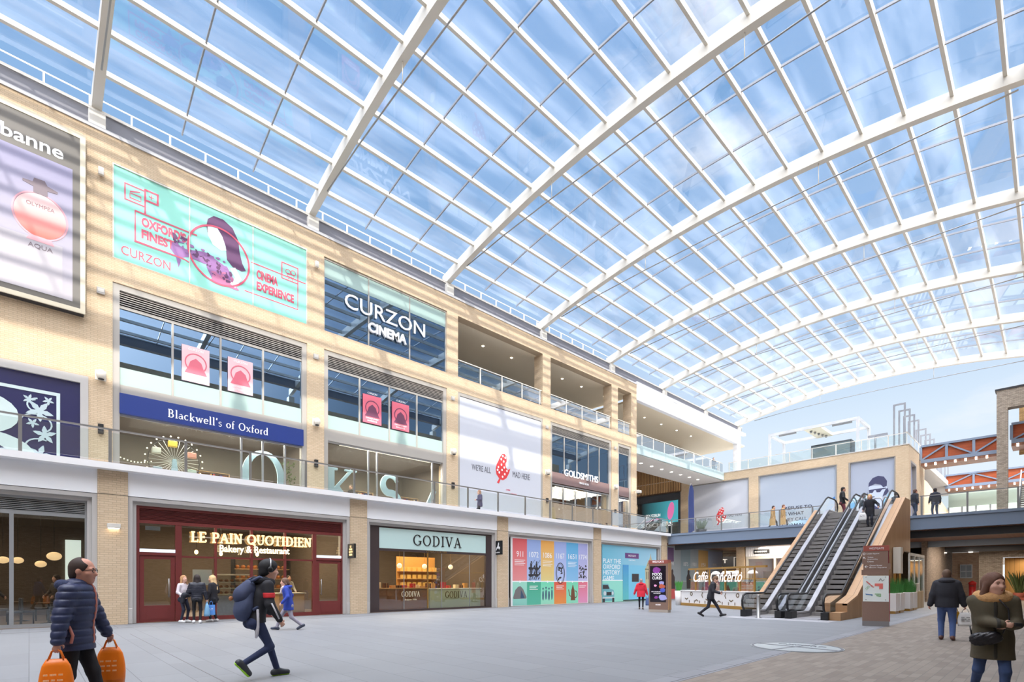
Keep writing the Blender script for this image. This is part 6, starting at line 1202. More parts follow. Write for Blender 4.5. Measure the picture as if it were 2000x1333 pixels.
# ================================================================== PEOPLE: bodies and clothes grown as smooth closed surfaces
V3 = lambda *a: np.array(a, dtype=float)
def cap(a, b, ra, rb=None, k=.03, sq=None): return ('c', V3(*a), V3(*b), ra, ra if rb is None else rb, k, sq)
def el(c, r, k=.03, R=None): return ('e', V3(*c), V3(*r), k, R)
def sub_el(c, r, k=.01, R=None): return ('s', V3(*c), V3(*r), k, R)
def field(prims, res, clips=(), inflate=0.0, quilt=None):
    lo = []; hi = []
    for p in prims:
        if p[0] == 'c': r = max(p[3], p[4]); lo.append(np.minimum(p[1], p[2])-r); hi.append(np.maximum(p[1], p[2])+r)
        elif p[0] == 'e': lo.append(p[1]-p[2].max()); hi.append(p[1]+p[2].max())
    lo = np.min(lo, 0)-.03-3*res-inflate; hi = np.max(hi, 0)+.03+3*res+inflate
    n = np.ceil((hi-lo)/res).astype(int)+1; F = np.full(n, .2, dtype=np.float32)
    ax = [lo[i]+res*np.arange(n[i]) for i in range(3)]
    for p in prims:
        if p[0] == 'c': r = max(p[3], p[4])+.09+inflate; a, b = np.minimum(p[1], p[2])-r, np.maximum(p[1], p[2])+r
        else: r = p[2].max()+.09+inflate; a, b = p[1]-r, p[1]+r
        i0 = np.maximum(0, np.floor((a-lo)/res).astype(int)); i1 = np.minimum(n, np.ceil((b-lo)/res).astype(int)+1)
        X = ax[0][i0[0]:i1[0], None, None]; Y = ax[1][None, i0[1]:i1[1], None]; Z = ax[2][None, None, i0[2]:i1[2]]
        if p[0] == 'c':
            _, A, B, ra, rb, k, sq = p; d = B-A; dd = max(1e-9, d.dot(d)); x, y, z = X-A[0], Y-A[1], Z-A[2]
            if sq is not None:
                s, f = V3(*sq[0]), sq[1]; q = (x*s[0]+y*s[1]+z*s[2])*(1/f-1); x, y, z = x+q*s[0], y+q*s[1], z+q*s[2]; q = d.dot(s)*(1/f-1); d = d+q*s; dd = max(1e-9, d.dot(d))
            t = np.clip((x*d[0]+y*d[1]+z*d[2])/dd, 0, 1); D = np.sqrt((x-t*d[0])**2+(y-t*d[1])**2+(z-t*d[2])**2)-(ra+(rb-ra)*t)
            if sq is not None: D = D*max(f, .5)
        else:
            _, C, r_, k, R = p; x, y, z = X-C[0], Y-C[1], Z-C[2]
            if R is not None: x, y, z = R[0,0]*x+R[1,0]*y+R[2,0]*z, R[0,1]*x+R[1,1]*y+R[2,1]*z, R[0,2]*x+R[1,2]*y+R[2,2]*z
            k0 = np.sqrt((x/r_[0])**2+(y/r_[1])**2+(z/r_[2])**2); k1 = np.sqrt((x/r_[0]**2)**2+(y/r_[1]**2)**2+(z/r_[2]**2)**2)+1e-9; D = k0*(k0-1)/k1
        S = F[i0[0]:i1[0], i0[1]:i1[1], i0[2]:i1[2]]
        if p[0] == 's': h = np.maximum(k-np.abs(S+D), 0)/k; F[i0[0]:i1[0], i0[1]:i1[1], i0[2]:i1[2]] = np.maximum(S, -D)+h*h*k*.25
        else: h = np.maximum(k-np.abs(S-D), 0)/k; F[i0[0]:i1[0], i0[1]:i1[1], i0[2]:i1[2]] = np.minimum(S, D)-h*h*k*.25
    F -= inflate
    X = ax[0][:, None, None]; Y = ax[1][None, :, None]; Z = ax[2][None, None, :]
    if quilt: F = F+quilt[0]*(1-np.abs(np.sin(PI*(Z+quilt[2]*X if len(quilt) > 2 else Z)/quilt[1])))**2
    for nrm, dst in clips: F = np.maximum(F, X*nrm[0]+Y*nrm[1]+Z*nrm[2]-dst)
    return F, lo
def surfnet(F, lo, res):
    S = F < 0; n = F.shape
    cnt = np.zeros((n[0]-1, n[1]-1, n[2]-1), dtype=np.int8)
    for i in (0, 1):
        for j in (0, 1):
            for k in (0, 1): cnt += S[i:n[0]-1+i, j:n[1]-1+j, k:n[2]-1+k]
    C = np.argwhere((cnt > 0) & (cnt < 8)); idx = -np.ones(cnt.shape, dtype=np.int64); idx[tuple(C.T)] = np.arange(len(C))
    acc = np.zeros((len(C), 3)); num = np.zeros(len(C))
    cs = [(i, j, k) for i in (0, 1) for j in (0, 1) for k in (0, 1)]
    for a in cs:
        for b in cs:
            if sum(b)-sum(a) == 1 and all(y >= x for x, y in zip(a, b)):
                fa = F[C[:,0]+a[0], C[:,1]+a[1], C[:,2]+a[2]]; fb = F[C[:,0]+b[0], C[:,1]+b[1], C[:,2]+b[2]]
                m = (fa < 0) != (fb < 0); t = np.where(m, fa/np.where(fa == fb, 1, fa-fb), 0)
                acc += np.where(m[:, None], np.array(a)+t[:, None]*(np.array(b)-np.array(a)), 0); num += m
    V = lo+res*(C+acc/np.maximum(num, 1)[:, None]); Q = []
    for axd in range(3):
        o1, o2 = [(1, 2), (2, 0), (0, 1)][axd]; sl0 = [slice(None)]*3; sl1 = [slice(None)]*3; sl0[axd] = slice(0, -1); sl1[axd] = slice(1, None)
        A = S[tuple(sl0)]; B = S[tuple(sl1)]; E_ = np.argwhere(A != B); E_ = E_[(E_[:, o1] > 0) & (E_[:, o2] > 0) & (E_[:, o1] < n[o1]-1) & (E_[:, o2] < n[o2]-1)]
        if not len(E_): continue
        fl = A[tuple(E_.T)]; u = np.zeros(3, int); v = np.zeros(3, int); u[o1] = 1; v[o2] = 1
        q = np.stack([idx[tuple((E_-u-v).T)], idx[tuple((E_-v).T)], idx[tuple(E_.T)], idx[tuple((E_-u).T)]], 1)
        q[~fl] = q[~fl][:, ::-1]; Q.append(q)
    Q = np.concatenate(Q) if Q else np.zeros((0, 4), int); return V, Q[(Q >= 0).all(1)]
def piece(parent, name, m, prims, res, clips=(), inflate=0.0, quilt=None, label=None):
    F, lo = field(prims, res, clips, inflate, quilt); V, Q = surfnet(F, lo, res)
    if not len(Q): return None
    me = bpy.data.meshes.new(name); me.from_pydata(V.tolist(), [], Q.tolist()); me.materials.append(m); me.polygons.foreach_set('use_smooth', [True]*len(me.polygons)); me.update()
    o = bpy.data.objects.new(name, me); COL.objects.link(o); o.parent = parent
    if label: o['label'] = label
    return o
def ik(a, b, l1, l2, pole):
    a, b = V3(*a), V3(*b); d = b-a; L_ = np.linalg.norm(d); L2 = min(L_, (l1+l2)*.999); d = d/L_; b = a+d*L2
    x = (l1*l1-l2*l2+L2*L2)/(2*L2); h = math.sqrt(max(0, l1*l1-x*x)); p = V3(*pole); p = p-d*p.dot(d); p = p/np.linalg.norm(p); return a+d*x+p*h, b
def rotm(yaw, pitch, roll=0):      # head turn: yaw to the left, pitch down, roll
    return np.array(Matrix.Rotation(yaw, 3, 'Z') @ Matrix.Rotation(-pitch, 3, 'X') @ Matrix.Rotation(roll, 3, 'Y'))
SKIN = mat('skin_fair', (222,172,150), .55); SKIN2 = mat('skin_ruddy', (206,148,126), .55); M_EYE = mat('eye_dark', (40,30,28), .3); M_LIP = mat('lip', (170,92,86), .5)
def person(label, x, y, facing, H=1.75, res=.02, z=0, hip=(0, 0, 0), lean=(0, 0), feet=((-.1,.0,0,0),(.1,.0,0,0)), hands=None, head=(0, 0), skin=SKIN,
           hair=('short', (60,44,36)), top=None, legs=None, shoes=(40,36,36), sole=None, bulk=1.0, group=None, name='person', handdir=None, hs=1.1):
    """feet: (x, y, lift, toe-down angle) left then right; hands: targets left then right; lean: (sideways, forward); +Y is the way the person faces"""
    s = H/1.75; t = thing(name, label, 'person', (x, y, z), math.atan2(-facing[0], facing[1]), group)
    hz = .92*s+hip[2]; hc = V3(hip[0], hip[1], hz); ch = hc+V3(lean[0]*.5, lean[1]*.5, .34*s); sh = hc+V3(lean[0], lean[1], .52*s); nk = sh+V3(lean[0]*.08, lean[1]*.12+.01, .07*s); hd = nk+V3(0, .035*s, .14*s)+V3(0, .05*math.sin(head[1]), -.03*abs(math.sin(head[1])))
    R = rotm(*head[:2]); hs_ = hs; hd = hd+V3(0, 0, .03*(hs-1)*10*s*.4); hp = lambda *p: hd+R@(V3(*p)*s*hs_)
    J = {}; fine = res < .0125
    for i, sg in ((0, -1), (1, 1)):
        fx, fy, fl, fp = feet[i]; an = V3(fx, fy, .085*s+fl); hj = hc+V3(sg*.09*s, 0, 0); kn, an = ik(hj, an, .43*s, .43*s, (sg*.12, 1, 0)); J['hip', i], J['knee', i], J['ank', i] = hj, kn, an
        cp, sp = math.cos(fp), math.sin(fp); J['toe', i] = an+V3(sg*.015, .15*cp-.02*sp, -.15*sp-.055*cp)*s; J['heel', i] = an+V3(0, -.05*cp-.05*sp, .05*sp-.055*cp)*s
        sj = sh+V3(sg*.185*s*(.9+.1*bulk), 0, 0); ht = hands[i] if hands else (sg*.27*s, .08, hz-.12*s); el_, wr = ik(sj, ht, .29*s, .26*s, (sg*.5, -1, -.3)); J['sho', i], J['elb', i], J['wri', i] = sj, el_, wr
        fd = (wr-el_)/np.linalg.norm(wr-el_)
        if handdir: fd = V3(*handdir[i]); fd = fd/np.linalg.norm(fd)
        J['hand', i] = wr+fd*.09*s; J['fd', i] = fd
    sH = s*hs_
    # ---- body
    B = [el(hp(0,0,.02), V3(.076,.098,.112)*sH, .02, R), el(hp(0,.035,-.05), V3(.058,.07,.075)*sH, .03, R), el(hp(0,.062,-.095), V3(.03,.03,.028)*sH, .03, R), cap(hp(0,.088,.02), hp(0,.112,-.022), .010*sH, .017*sH, .02), el(hp(0,.09,-.022), V3(.022,.018,.012)*sH, .012, R),
         el(hp(-.03,.083,.03), V3(.025,.014,.012)*sH, .02, R), el(hp(.03,.083,.03), V3(.025,.014,.012)*sH, .02, R), el(hp(-.077,-.005,0), V3(.012,.024,.034)*sH, .01, R), el(hp(.077,-.005,0), V3(.012,.024,.034)*sH, .01, R), el(hp(-.04,.07,-.02), V3(.028,.025,.025)*sH, .03, R), el(hp(.04,.07,-.02), V3(.028,.025,.025)*sH, .03, R),
         sub_el(hp(-.031,.103,.012), V3(.014,.012,.009)*sH, .008, R), sub_el(hp(.031,.103,.012), V3(.014,.012,.009)*sH, .008, R),
         cap(hd+V3(0,-.01,-.06)*s, nk+V3(0,-.01,-.08)*s, .056*s, .062*s, .04), cap(nk, ch, .07*s, .08*s, .05), cap(ch, hc, .08*s, .08*s, .04)]
    for i, sg in ((0, -1), (1, 1)):
        B += [cap(J['sho', i], nk+V3(0,0,-.08), .045*s, .05*s, .04), cap(J['sho', i], J['elb', i], .042*s, .036*s, .03), cap(J['elb', i], J['wri', i], .036*s, .026*s, .02)]
        B += [cap(J['hip', i], J['knee', i], .055*s, .042*s, .04), cap(J['knee', i], J['ank', i], .042*s, .03*s, .03), cap(J['ank', i], J['toe', i]+V3(0,0,.01), .03*s, .02*s, .02)]
        w, f = J['wri', i], J['fd', i]; side = np.cross(f, V3(sg*1.0, .25, .05)); side = side/np.linalg.norm(side); pn = np.cross(side, f); pn = pn*(-sg if pn.dot(V3(sg, 0, 0)) > 0 else sg); pn = pn/np.linalg.norm(pn)
        if pn.dot(V3(-sg, 0, 0)) < 0: pn = -pn
        rr = max(.0088*s, res*.62); B += [cap(w, w+f*.075*s, .026*s, .034*s, .02, (tuple(pn), .55))]
        for q, (off, ln) in enumerate(((-.03,.062),(-.010,.075),(.010,.072),(.028,.056))):
            k0 = w+f*.085*s+side*off*s; k1 = k0+(f*.8+pn*.5)*ln*.5*s; k2 = k1+(f*.25+pn*.95)*ln*.5*s; B += [cap(k0, k1, rr, rr*.95, .008), cap(k1, k2, rr*.95, rr*.8, .006)]
        sd = 1 if side.dot(V3(0, 1, 0)) > 0 else -1; th0 = w+f*.03*s+side*sd*.026*s; th1 = th0+(side*sd*.8+f*.7+pn*.3)*.035*s; B += [cap(th0, th1, rr*1.2, rr*1.1, .012), cap(th1, th1+(f*.8+pn*.5)*.03*s, rr*1.05, rr*.85, .006)]
    piece(t, 'body', skin, B, min(res, .016) if not fine else res)
    if res < .03:
        for sg in (-1, 1):
            c = hp(sg*.031, .094, .012); b = MB(); b.ell(c, (.010*s, .006*s, .006*s), 8, 6); b.build('eye', M_EYE, t, local=True)
            c0, c1 = hp(sg*.018, .1, .035), hp(sg*.046, .088, .033); b = MB(); b.tube([c0, (c0+c1)/2+V3(0,.004,.004), c1], .0045*s, 6); b.build('eyebrow', mat(f'hair_{hair[1]}', hair[1], .7), t, local=True)
        b = MB(); c = hp(0, .098, -.058); b.ell(c, (.024*s, .010*s, .008*s), 8, 6); b.build('lips', M_LIP, t, local=True)
    # ---- hair
    hm = mat(f'hair_{hair[1]}', hair[1], .6, noise=.25, nscale=30, bump=.3); st = hair[0]; Hp = []; cl = []
    if st in ('short', 'thin'):
        Hp = [el(hp(0,-.012,.04), V3(.085,.105,.105)*sH, .02, R), el(hp(0,-.05,-.03), V3(.07,.06,.07)*sH, .03, R), sub_el(hp(0,.1,-.03), V3(.085,.075,.10 if st == 'short' else .125)*sH, .02, R), sub_el(hp(-.09,.02,-.06), V3(.03,.06,.06)*sH, .01, R), sub_el(hp(.09,.02,-.06), V3(.03,.06,.06)*sH, .01, R)]
        if st == 'thin': Hp.append(sub_el(hp(0,.07,.12), V3(.07,.08,.06)*sH, .02, R))
    elif st in ('long', 'mid'):
        ln = .34 if st == 'long' else .16
        Hp = [el(hp(0,-.012,.04), V3(.092,.112,.108)*sH, .02, R), cap(hp(0,-.06,.0), hp(0,-.1,-.02-ln), .085*sH, .07*sH, .04, ((0,1,0), .7)), cap(hp(-.07,-.0,.0), hp(-.1,-.03,-.05-ln*.7), .035*sH, .04*sH, .03), cap(hp(.07,-.0,.0), hp(.1,-.03,-.05-ln*.7), .035*sH, .04*sH, .03), sub_el(hp(0,.11,-.04), V3(.068,.08,.115)*sH, .02, R)]
    elif st == 'back':
        Hp = [el(hp(0,-.012,.04), V3(.09,.108,.105)*sH, .02, R), el(hp(0,-.1,-.04), V3(.05,.05,.06)*sH, .04, R), cap(hp(-.075,.0,.02), hp(-.08,-.05,-.07), .025*sH, .03*sH, .03), cap(hp(.075,.0,.02), hp(.08,-.05,-.07), .025*sH, .03*sH, .03), sub_el(hp(0,.115,-.03), V3(.075,.08,.105)*sH, .02, R)]
    elif st == 'cap':
        Hp = [el(hp(0,-.012,.045), V3(.098,.118,.112)*sH, .02, R), el(hp(0,-.05,-.03), V3(.08,.07,.07)*sH, .03, R), sub_el(hp(0,.115,-.05), V3(.09,.085,.105)*sH, .02, R)]
    if Hp: piece(t, 'hair' if st != 'cap' else 'hat', hm, Hp, min(res, .016) if not fine else res*.9, quilt=(.004, .018, .5) if fine and st in ('mid', 'long') else None)
    # ---- trousers
    lg = legs or {}; lm = mat(f'cloth_{lg.get("c", (50,56,74))}_leg', lg.get('c', (50,56,74)), .85, noise=.18, nscale=14, bump=.25); fit = lg.get('fit', 1.0)
    Pp = [el(hc+V3(0,-.01,.0), V3(.165*bulk,.115*bulk,.13)*s, .04)]
    for i in (0, 1): Pp += [cap(J['hip', i], J['knee', i], .092*s*fit*(.6+.4*bulk), .066*s*fit, .03), cap(J['knee', i], J['ank', i]+V3(0,0,.0), .064*s*fit, .05*s*fit, .03), el(J['hip', i]+V3(0,-.06,-.04), V3(.085,.09,.09)*s*(.5+.5*bulk), .04)]
    piece(t, 'trousers', lm, Pp, res)
    # ---- shoes
    sm = mat(f'shoe_{shoes}', shoes, .5)
    for i in (0, 1):
        a, to, he = J['ank', i], J['toe', i], J['heel', i]; up = np.cross(V3(1,0,0), to-he); up = up/np.linalg.norm(up); up = up if up[2] > 0 or abs(up[2]) < .3 else -up
        pr = [cap(he+up*.02*s, to+up*.012*s, .042*s, .038*s, .02), cap(a-V3(0,0,.0), he+up*.03*s, .05*s, .045*s, .03), cap(a+(to-a)*.3, to+up*.01*s, .042*s, .034*s, .03)]
        bot = he.dot(up)-.03*s; piece(t, 'shoe', sm, pr, min(res, .014) if not fine else res, clips=[(-up, -bot)])
        if sole: piece(t, 'sole', mat(f'sole_{sole}', sole, .5), pr, min(res, .012), clips=[(-up, -bot+.004), (up, bot+.022*s)], inflate=.005, label='coloured shoe sole')
    # ---- top
    tp = top or {}; tm = mat(f'cloth_{tp.get("c", (40,42,52))}', tp.get('c', (40,42,52)), tp.get('rough', .8), noise=.15, nscale=12, bump=.2); f = tp.get('fit', 1.0)*bulk; hem = tp.get('hem', .82)*s
    sqf = ((0, 1, 0), tp.get('flat', .68)); flare = tp.get('flare', 1.0)
    T = [cap(sh+V3(0,0,-.06*s), ch, .175*s*f, .175*s*f, .05, sqf), cap(ch, hc+V3(0,0,.02), .175*s*f, .165*s*f*flare, .05, sqf), cap(J['sho', 0]+V3(.05,0,-.02), J['sho', 1]+V3(-.05,0,-.02), .078*s*f, None, .05)]
    if hem < hz-.02: T.append(cap(hc, V3(hc[0], hc[1]*.6, hem-.06), .165*s*f*flare, .175*s*f*flare**1.6, .04, ((0, 1, 0), min(.85, sqf[1]+.06))))
    ar = tp.get('arm', 1.0)
    for i in (0, 1): T += [cap(J['sho', i], J['elb', i], .068*s*f*ar, .056*s*f*ar, .03), cap(J['elb', i], J['wri', i], .056*s*f*ar, .043*s*f*ar, .03)]
    if tp.get('collar', 1): T.append(cap(nk+V3(0,-.005,-.05*s), nk+V3(0,.0,.015*s), .085*s, .075*s, .03))
    cl = [((0, 0, -1), -hem)]
    piece(t, tp.get('name', 'jacket'), tm, T, res, clips=cl, quilt=(tp['quilt'][0], tp['quilt'][1]*s) if 'quilt' in tp else None)
    if tp.get('hood'):
        hmt = mat(f'cloth_{tp["hood"]}', tp['hood'], .95, noise=.3, nscale=40, bump=.6) if isinstance(tp['hood'], tuple) else tm
        hr = tp.get('hoodr', .05); c = nk+V3(0,-.03*s,-.01*s); ring = [c+V3(.13*s*math.cos(a), .115*s*math.sin(a)-.01, .02*math.sin(-a)*s) for a in [PI*(.5+2*q/14) for q in range(15)]]
        piece(t, tp.get('hoodname', 'hood'), hmt, [cap(ring[q], ring[q+1], hr*s, None, .03) for q in range(14)], res)
    return t, J, T, (lambda p: Matrix.Rotation(t.rotation_euler.z, 4, 'Z') @ Vector(p) + Vector((x, y, z))), dict(hd=hd, nk=nk, ch=ch, hc=hc, sh=sh, R=R, hp=hp, s=s, res=res)
def carrier(label, P, w, d, h, m, rz=0, handle=.12, name='shopping_bag', lines=None, group=None, puffy=True):
    """bag hanging from the point P: body, two handles, printed lines"""
    t = thing(name, label, 'bag', (P[0], P[1], P[2]-handle-h), rz, group); b = MB(); n = 12; vs = []; rows = 7
    for r in range(rows):
        f = r/(rows-1); k = (1-.06*f) if not puffy else (.86+.14*math.sin(PI*min(1, f*1.1+.15)))*(1 if f < .8 else 1-.35*(f-.8)/.2)
        for q in range(n): a = 2*PI*q/n; ca, sa = math.cos(a), math.sin(a); e = .55; vs.append((w/2*k*math.copysign(abs(ca)**e, ca), d/2*k*math.copysign(abs(sa)**e, sa)*(1-.5*f*puffy), h*f))
    fs = [(r*n+q, r*n+(q+1) % n, (r+1)*n+(q+1) % n, (r+1)*n+q) for r in range(rows-1) for q in range(n)]+[tuple(range(n))[::-1], tuple(range((rows-1)*n, rows*n))]
    b.add(vs, fs, 0, puffy); b.build('bag_body', m, t, local=True)
    for sy in (-1, 1): b = MB(); b.tube([(-w*.22, sy*d*.12, h*.97), (-w*.12, sy*d*.05, h+handle*.8), (0, 0, h+handle), (w*.12, sy*d*.05, h+handle*.8), (w*.22, sy*d*.12, h*.97)], .007 if handle < .2 else .009, 6); b.build('handle', m, t, local=True)
    if lines:
        for sy in (-1, 1):
            b = MB(); FB = Frame((0, sy*(d/2*.96), 0), (-sy if False else (1 if sy < 0 else -1), 0, 0), (0, 0, 1))
            for k, s_ in enumerate(lines[1]):
                q0 = -w*.27; u = w*.54/len(s_)
                for j_, ch_ in enumerate(s_):
                    if ch_ == '-': rect(b, FB, q0+u*j_, q0+u*(j_+.85), h*(.62-.13*k), h*(.66-.13*k), .004)
            b.build('print', lines[0], t, local=True)
    return t
# ---- man with two orange bags
M_ORG = mat('orange_plastic', (240,122,20), .35, bump=.3, nscale=6); M_BAGPR = mat('pale_orange_print', (250,190,140), .5)
t, J, T, W, K = person('man in a quilted navy jacket and glasses carrying two orange bags at the lower left', -7.25, .36, (.42, .9), H=1.65, res=.009, lean=(0, .02), feet=((-.1,.22,0,0),(.1,-.2,.02,.2)), hands=((-.36,.2,.78),(.36,-.02,.74)), head=(0, .05), skin=SKIN2, hair=('thin', (58,42,36)), hs=1.16,
    top=dict(c=(44,52,84), fit=1.16, hem=.78, quilt=(.012,.085), arm=1.18, rough=.45, flat=.8, hood=(40,48,78), hoodr=.05, hoodname='collar'), legs=dict(c=(30,28,32), fit=1.05), bulk=1.1)
hp, s = K['hp'], K['s']; b = MB()
for sg in (-1, 1): b.tube([hp(sg*.031+.026*math.cos(a), .104, .012+.018*math.sin(a)) for a in [2*PI*q/12 for q in range(12)]], .0025, 5, closed=True); b.tube([hp(sg*.057,.1,.016), hp(sg*.08,.0,.014)], .0028, 5)
b.tube([hp(-.006,.108,.016), hp(.006,.108,.016)], .0025, 5); b.build('glasses', M_BLACK, t, local=True)
piece(t, 'zip_band', mat('salmon_trim', (206,130,116), .6), T, .008, clips=[((1,0,0),.012),((-1,0,0),.012),((0,-1,0),-.02),((0,0,-1),-.8)], inflate=.008, label='salmon pink zip band')
b = MB(); b.tube([(.2,.03,1.0),(.215,.07,.9),(.2,.05,.82)], .014, 6); b.build('pocket_trim', mat('salmon_trim', (206,130,116), .6), t, local=True)
piece(t, 'shirt_collar', mat('shirt_white', (222,220,226), .7), [cap(K['nk']+V3(-.03,.07,-.02), K['nk']+V3(.03,.07,-.02), .03)], .009)
for i, w in ((1, 'nearer one, with pale printing'), (0, 'farther one, swinging in front')):
    P = W(J['hand', i]); carrier(f'orange plastic carrier bag held by the man in navy, {w}', (P.x, P.y, P.z-.0), .29, .15, .42, M_ORG, rz=PI/2-.35, handle=.1, lines=(M_BAGPR, ['-- --- --', '--- -- ---', '-- -- --']))
# ---- young man with rucksack and green trainers
t, J, T, W, K = person('walker in black jacket, dark beanie and headphones with neon green trainers', -8.25, 2.48, (.02, 1), H=1.78, res=.01, lean=(0, .12), hip=(0, 0, -.05), feet=((-.09,.34,0,0),(.08,-.2,.17,.95)), hands=((-.3,.3,.98),(.26,.26,.9)), hs=1.12, head=(-.1, .1), hair=('cap', (26,26,30)),
    top=dict(c=(36,36,42), fit=1.06, hem=.84, arm=1.1, quilt=(.004,.3), hood=(30,30,36), hoodr=.045), legs=dict(c=(44,54,86), fit=.86), shoes=(52,56,62), sole=(166,226,50), skin=SKIN)
hp = K['hp']; b = MB(); b.tube([hp(.1*math.cos(a), -.0, .035+.125*math.sin(a)) for a in [PI*q/14 for q in range(15)]], .010, 6); b.build('headphone_band', mat('silver_band', (206,208,214), .3, .6), t, local=True)
for sg in (-1, 1): b = MB(); b.ell(hp(sg*.1, .0, .01), (.025,.04,.045), 12, 8); b.build('ear_cup', M_BLACK, t, local=True)
M_REDS = mat('red_panel', (206,44,50), .6); M_WHS = mat('pale_stripe', (214,212,218), .6)
e, w_ = J['elb', 1], J['wri', 1]; sj = J['sho', 1]
arm = [cap(sj, e, .078, .064, .03), cap(e, w_, .064, .049, .03)]
piece(t, 'sleeve_panel', M_REDS, arm, .009, clips=[((0,0,1), (sj[2]+e[2])/2+.03),((0,0,-1), -((sj[2]+e[2])/2-.045)),((-1,0,0), -.16)], inflate=.012, label='red panel on the sleeve')
piece(t, 'sleeve_stripe', M_WHS, arm, .009, clips=[((0,1,0), e[1]+.015),((0,-1,0), -(e[1]-.015)),((-1,0,0), -.16)], inflate=.011) if False else None
piece(t, 'side_stripe', M_WHS, T, .009, clips=[((0,1,0), .0),((0,-1,0), .035),((-1,0,0), -.08),((0,0,1), 1.06)], inflate=.006, label='pale stripe down the side')
b = MB(); b.tube([V3(*w_)+V3(.052,-.02,.01), V3(*e)+V3(.075,0,.02)], .012, 6); b.build('sleeve_stripe', M_WHS, t, local=True)
# rucksack
p = thing('rucksack', 'slate blue rucksack on the back of the walker in green trainers', 'rucksack', tuple(W((0,0,0))), t.rotation_euler.z)
m_rk = mat('slate_canvas', (70,80,110), .85, noise=.15, nscale=20, bump=.3)
piece(p, 'main_bag', m_rk, [cap((0,-.10,1.33),(0,-.17,1.08), .135, .155, .05, ((0,1,0), .75)), cap((0,-.16,1.1),(0,-.18,1.02), .15, .145, .05, ((0,1,0), .8))], .01)
piece(p, 'flap', mat('slate_canvas_dark', (58,66,94), .85, bump=.3), [cap((0,-.10,1.35),(0,-.19,1.26), .14, .15, .05, ((0,1,0), .78))], .01)
for sg in (-1, 1): b = MB(); b.tube([(sg*.12,-.1,1.47),(sg*.13,.02,1.535),(sg*.14,.13,1.47),(sg*.15,.17,1.34),(sg*.16,.1,1.16),(sg*.15,-.08,1.05)], .022, 8); b.build('strap', m_rk, p, local=True)
b = MB(); b.ell((-.02,-.33,1.22), (.03,.03,.035), 10, 8); b.build('charm', mat('tan_fur', (170,110,70), .9), p, local=True)
# ---- woman in parka with fur hood
t, J, T, W, K = person('woman in an olive parka with a fur hood at the lower right', -.5, 8.2, (.22, -.97), H=1.50, res=.009, hs=1.17, lean=(0, .03), feet=((-.09,.02,.0,0),(.12,-.3,.1,.7)), hands=((-.1,.27,.97),(-.02,.3,.99)), head=(.5, .05), hair=('mid', (104,70,54)), handdir=((.8,.3,-.1),(-.9,.25,-.1)),
    top=dict(c=(82,74,56), fit=1.1, hem=.66, flare=1.1, arm=1.15, flat=.8, hood=(196,150,100), hoodr=.075, hoodname='fur_hood', name='parka'), legs=dict(c=(66,86,128), fit=.92), shoes=(44,40,44), bulk=1.06)
p = thing('crossbody_bag', 'black quilted crossbody bag on the front of the woman in the parka', 'bag', tuple(W((0,0,0))), t.rotation_euler.z)
piece(p, 'bag_body', mat('black_leather', (36,34,38), .3, bump=.5, nscale=25), [cap((.02,.22,.83),(.16,.21,.80), .075, .08, .03, ((0,1,0), .6))], .009, quilt=(.005,.04,.7))
b = MB(); b.tube([(-.05,.21,.88),(-.11,.2,1.02),(-.1,.2,1.16),(-.03,.17,1.26),(.06,.1,1.31)], .008, 6); b.tube([(.21,.19,.85),(.22,.15,.95)], .008, 6); b.build('strap', mat('black_leather', (36,34,38), .3), p, local=True)
piece(t, 'zip_band', mat('dark_placket', (48,44,36), .8), T, .009, clips=[((1,0,0),.016),((-1,0,0),.016),((0,-1,0),-.05),((0,0,-1),-.58)], inflate=.006)
b = MB(); P = (J['hand', 1]); b.bbox(P[0]-.09, P[0]-.03, P[1]-.01, P[1]+.05, P[2]-.01, P[2]+.03, .008); b.build('phone', M_BLACK, t, local=True)
# ---- man in dark jacket seen from behind
t, J, T, W, K = person('man in a dark hooded jacket and blue jeans walking away on the right', -1.87, 16.85, (-.1, .99), H=1.72, res=.012, feet=((-.11,.08,0,0),(.11,-.08,.01,.15)), hands=((-.34,-.02,.84),(.36,.04,.78)), head=(0, .02), hair=('short', (96,72,56)),
    top=dict(c=(40,40,48), fit=1.2, hem=.84, arm=1.1, flat=.8, hood=True, hoodr=.05), legs=dict(c=(78,100,150), fit=1.12), shoes=(92,60,52), bulk=1.15, skin=SKIN2)
piece(t, 'scarf', mat('teal_scarf', (60,160,190), .8), [cap(K['nk']+V3(-.06,-.05,.03), K['nk']+V3(.06,-.05,.03), .035, None, .02)], .012)
P = W(J['hand', 1]); carrier('white and black patterned carrier bag in the right hand of the man in jeans', (P.x, P.y, P.z), .3, .12, .34, mat('white_plastic', (226,224,222), .5), rz=.2, handle=.1, lines=(M_PRK, ['-- --', '--- -', '-- --']))
P2 = W(V3(*J['hand', 1])+V3(-.06,.05,0)); carrier('flat yellow carrier bag behind the patterned one held by the man in jeans', (P2.x-.13, P2.y+.12, P2.z), .2, .1, .3, mat('yellow_plastic', (236,176,40), .5), rz=.2, handle=.1)
# ---- man in dark coat with bowed head
t, J, T, W, K = person('man in a long dark coat striding past the kiosk with bowed head', -10.05, 21.1, (.92, .38), H=1.76, res=.013, lean=(0, .1), hip=(0, 0, -.08), feet=((-.08,.44,0,-.25),(.08,-.42,.06,.5)), hands=((-.14,.36,1.02),(.14,.36,1.0)), head=(0, .6), hair=('short', (110,80,58)),
    top=dict(c=(42,42,50), fit=1.05, hem=.72, flare=1.08, name='coat'), legs=dict(c=(36,36,46), fit=.95), shoes=(22,20,22))
b = MB(); P = J['hand', 1]; b.bbox(P[0]-.07, P[0]+.01, P[1]-.01, P[1]+.02, P[2], P[2]+.12, .006); b.build('phone', M_BLACK, t, local=True)
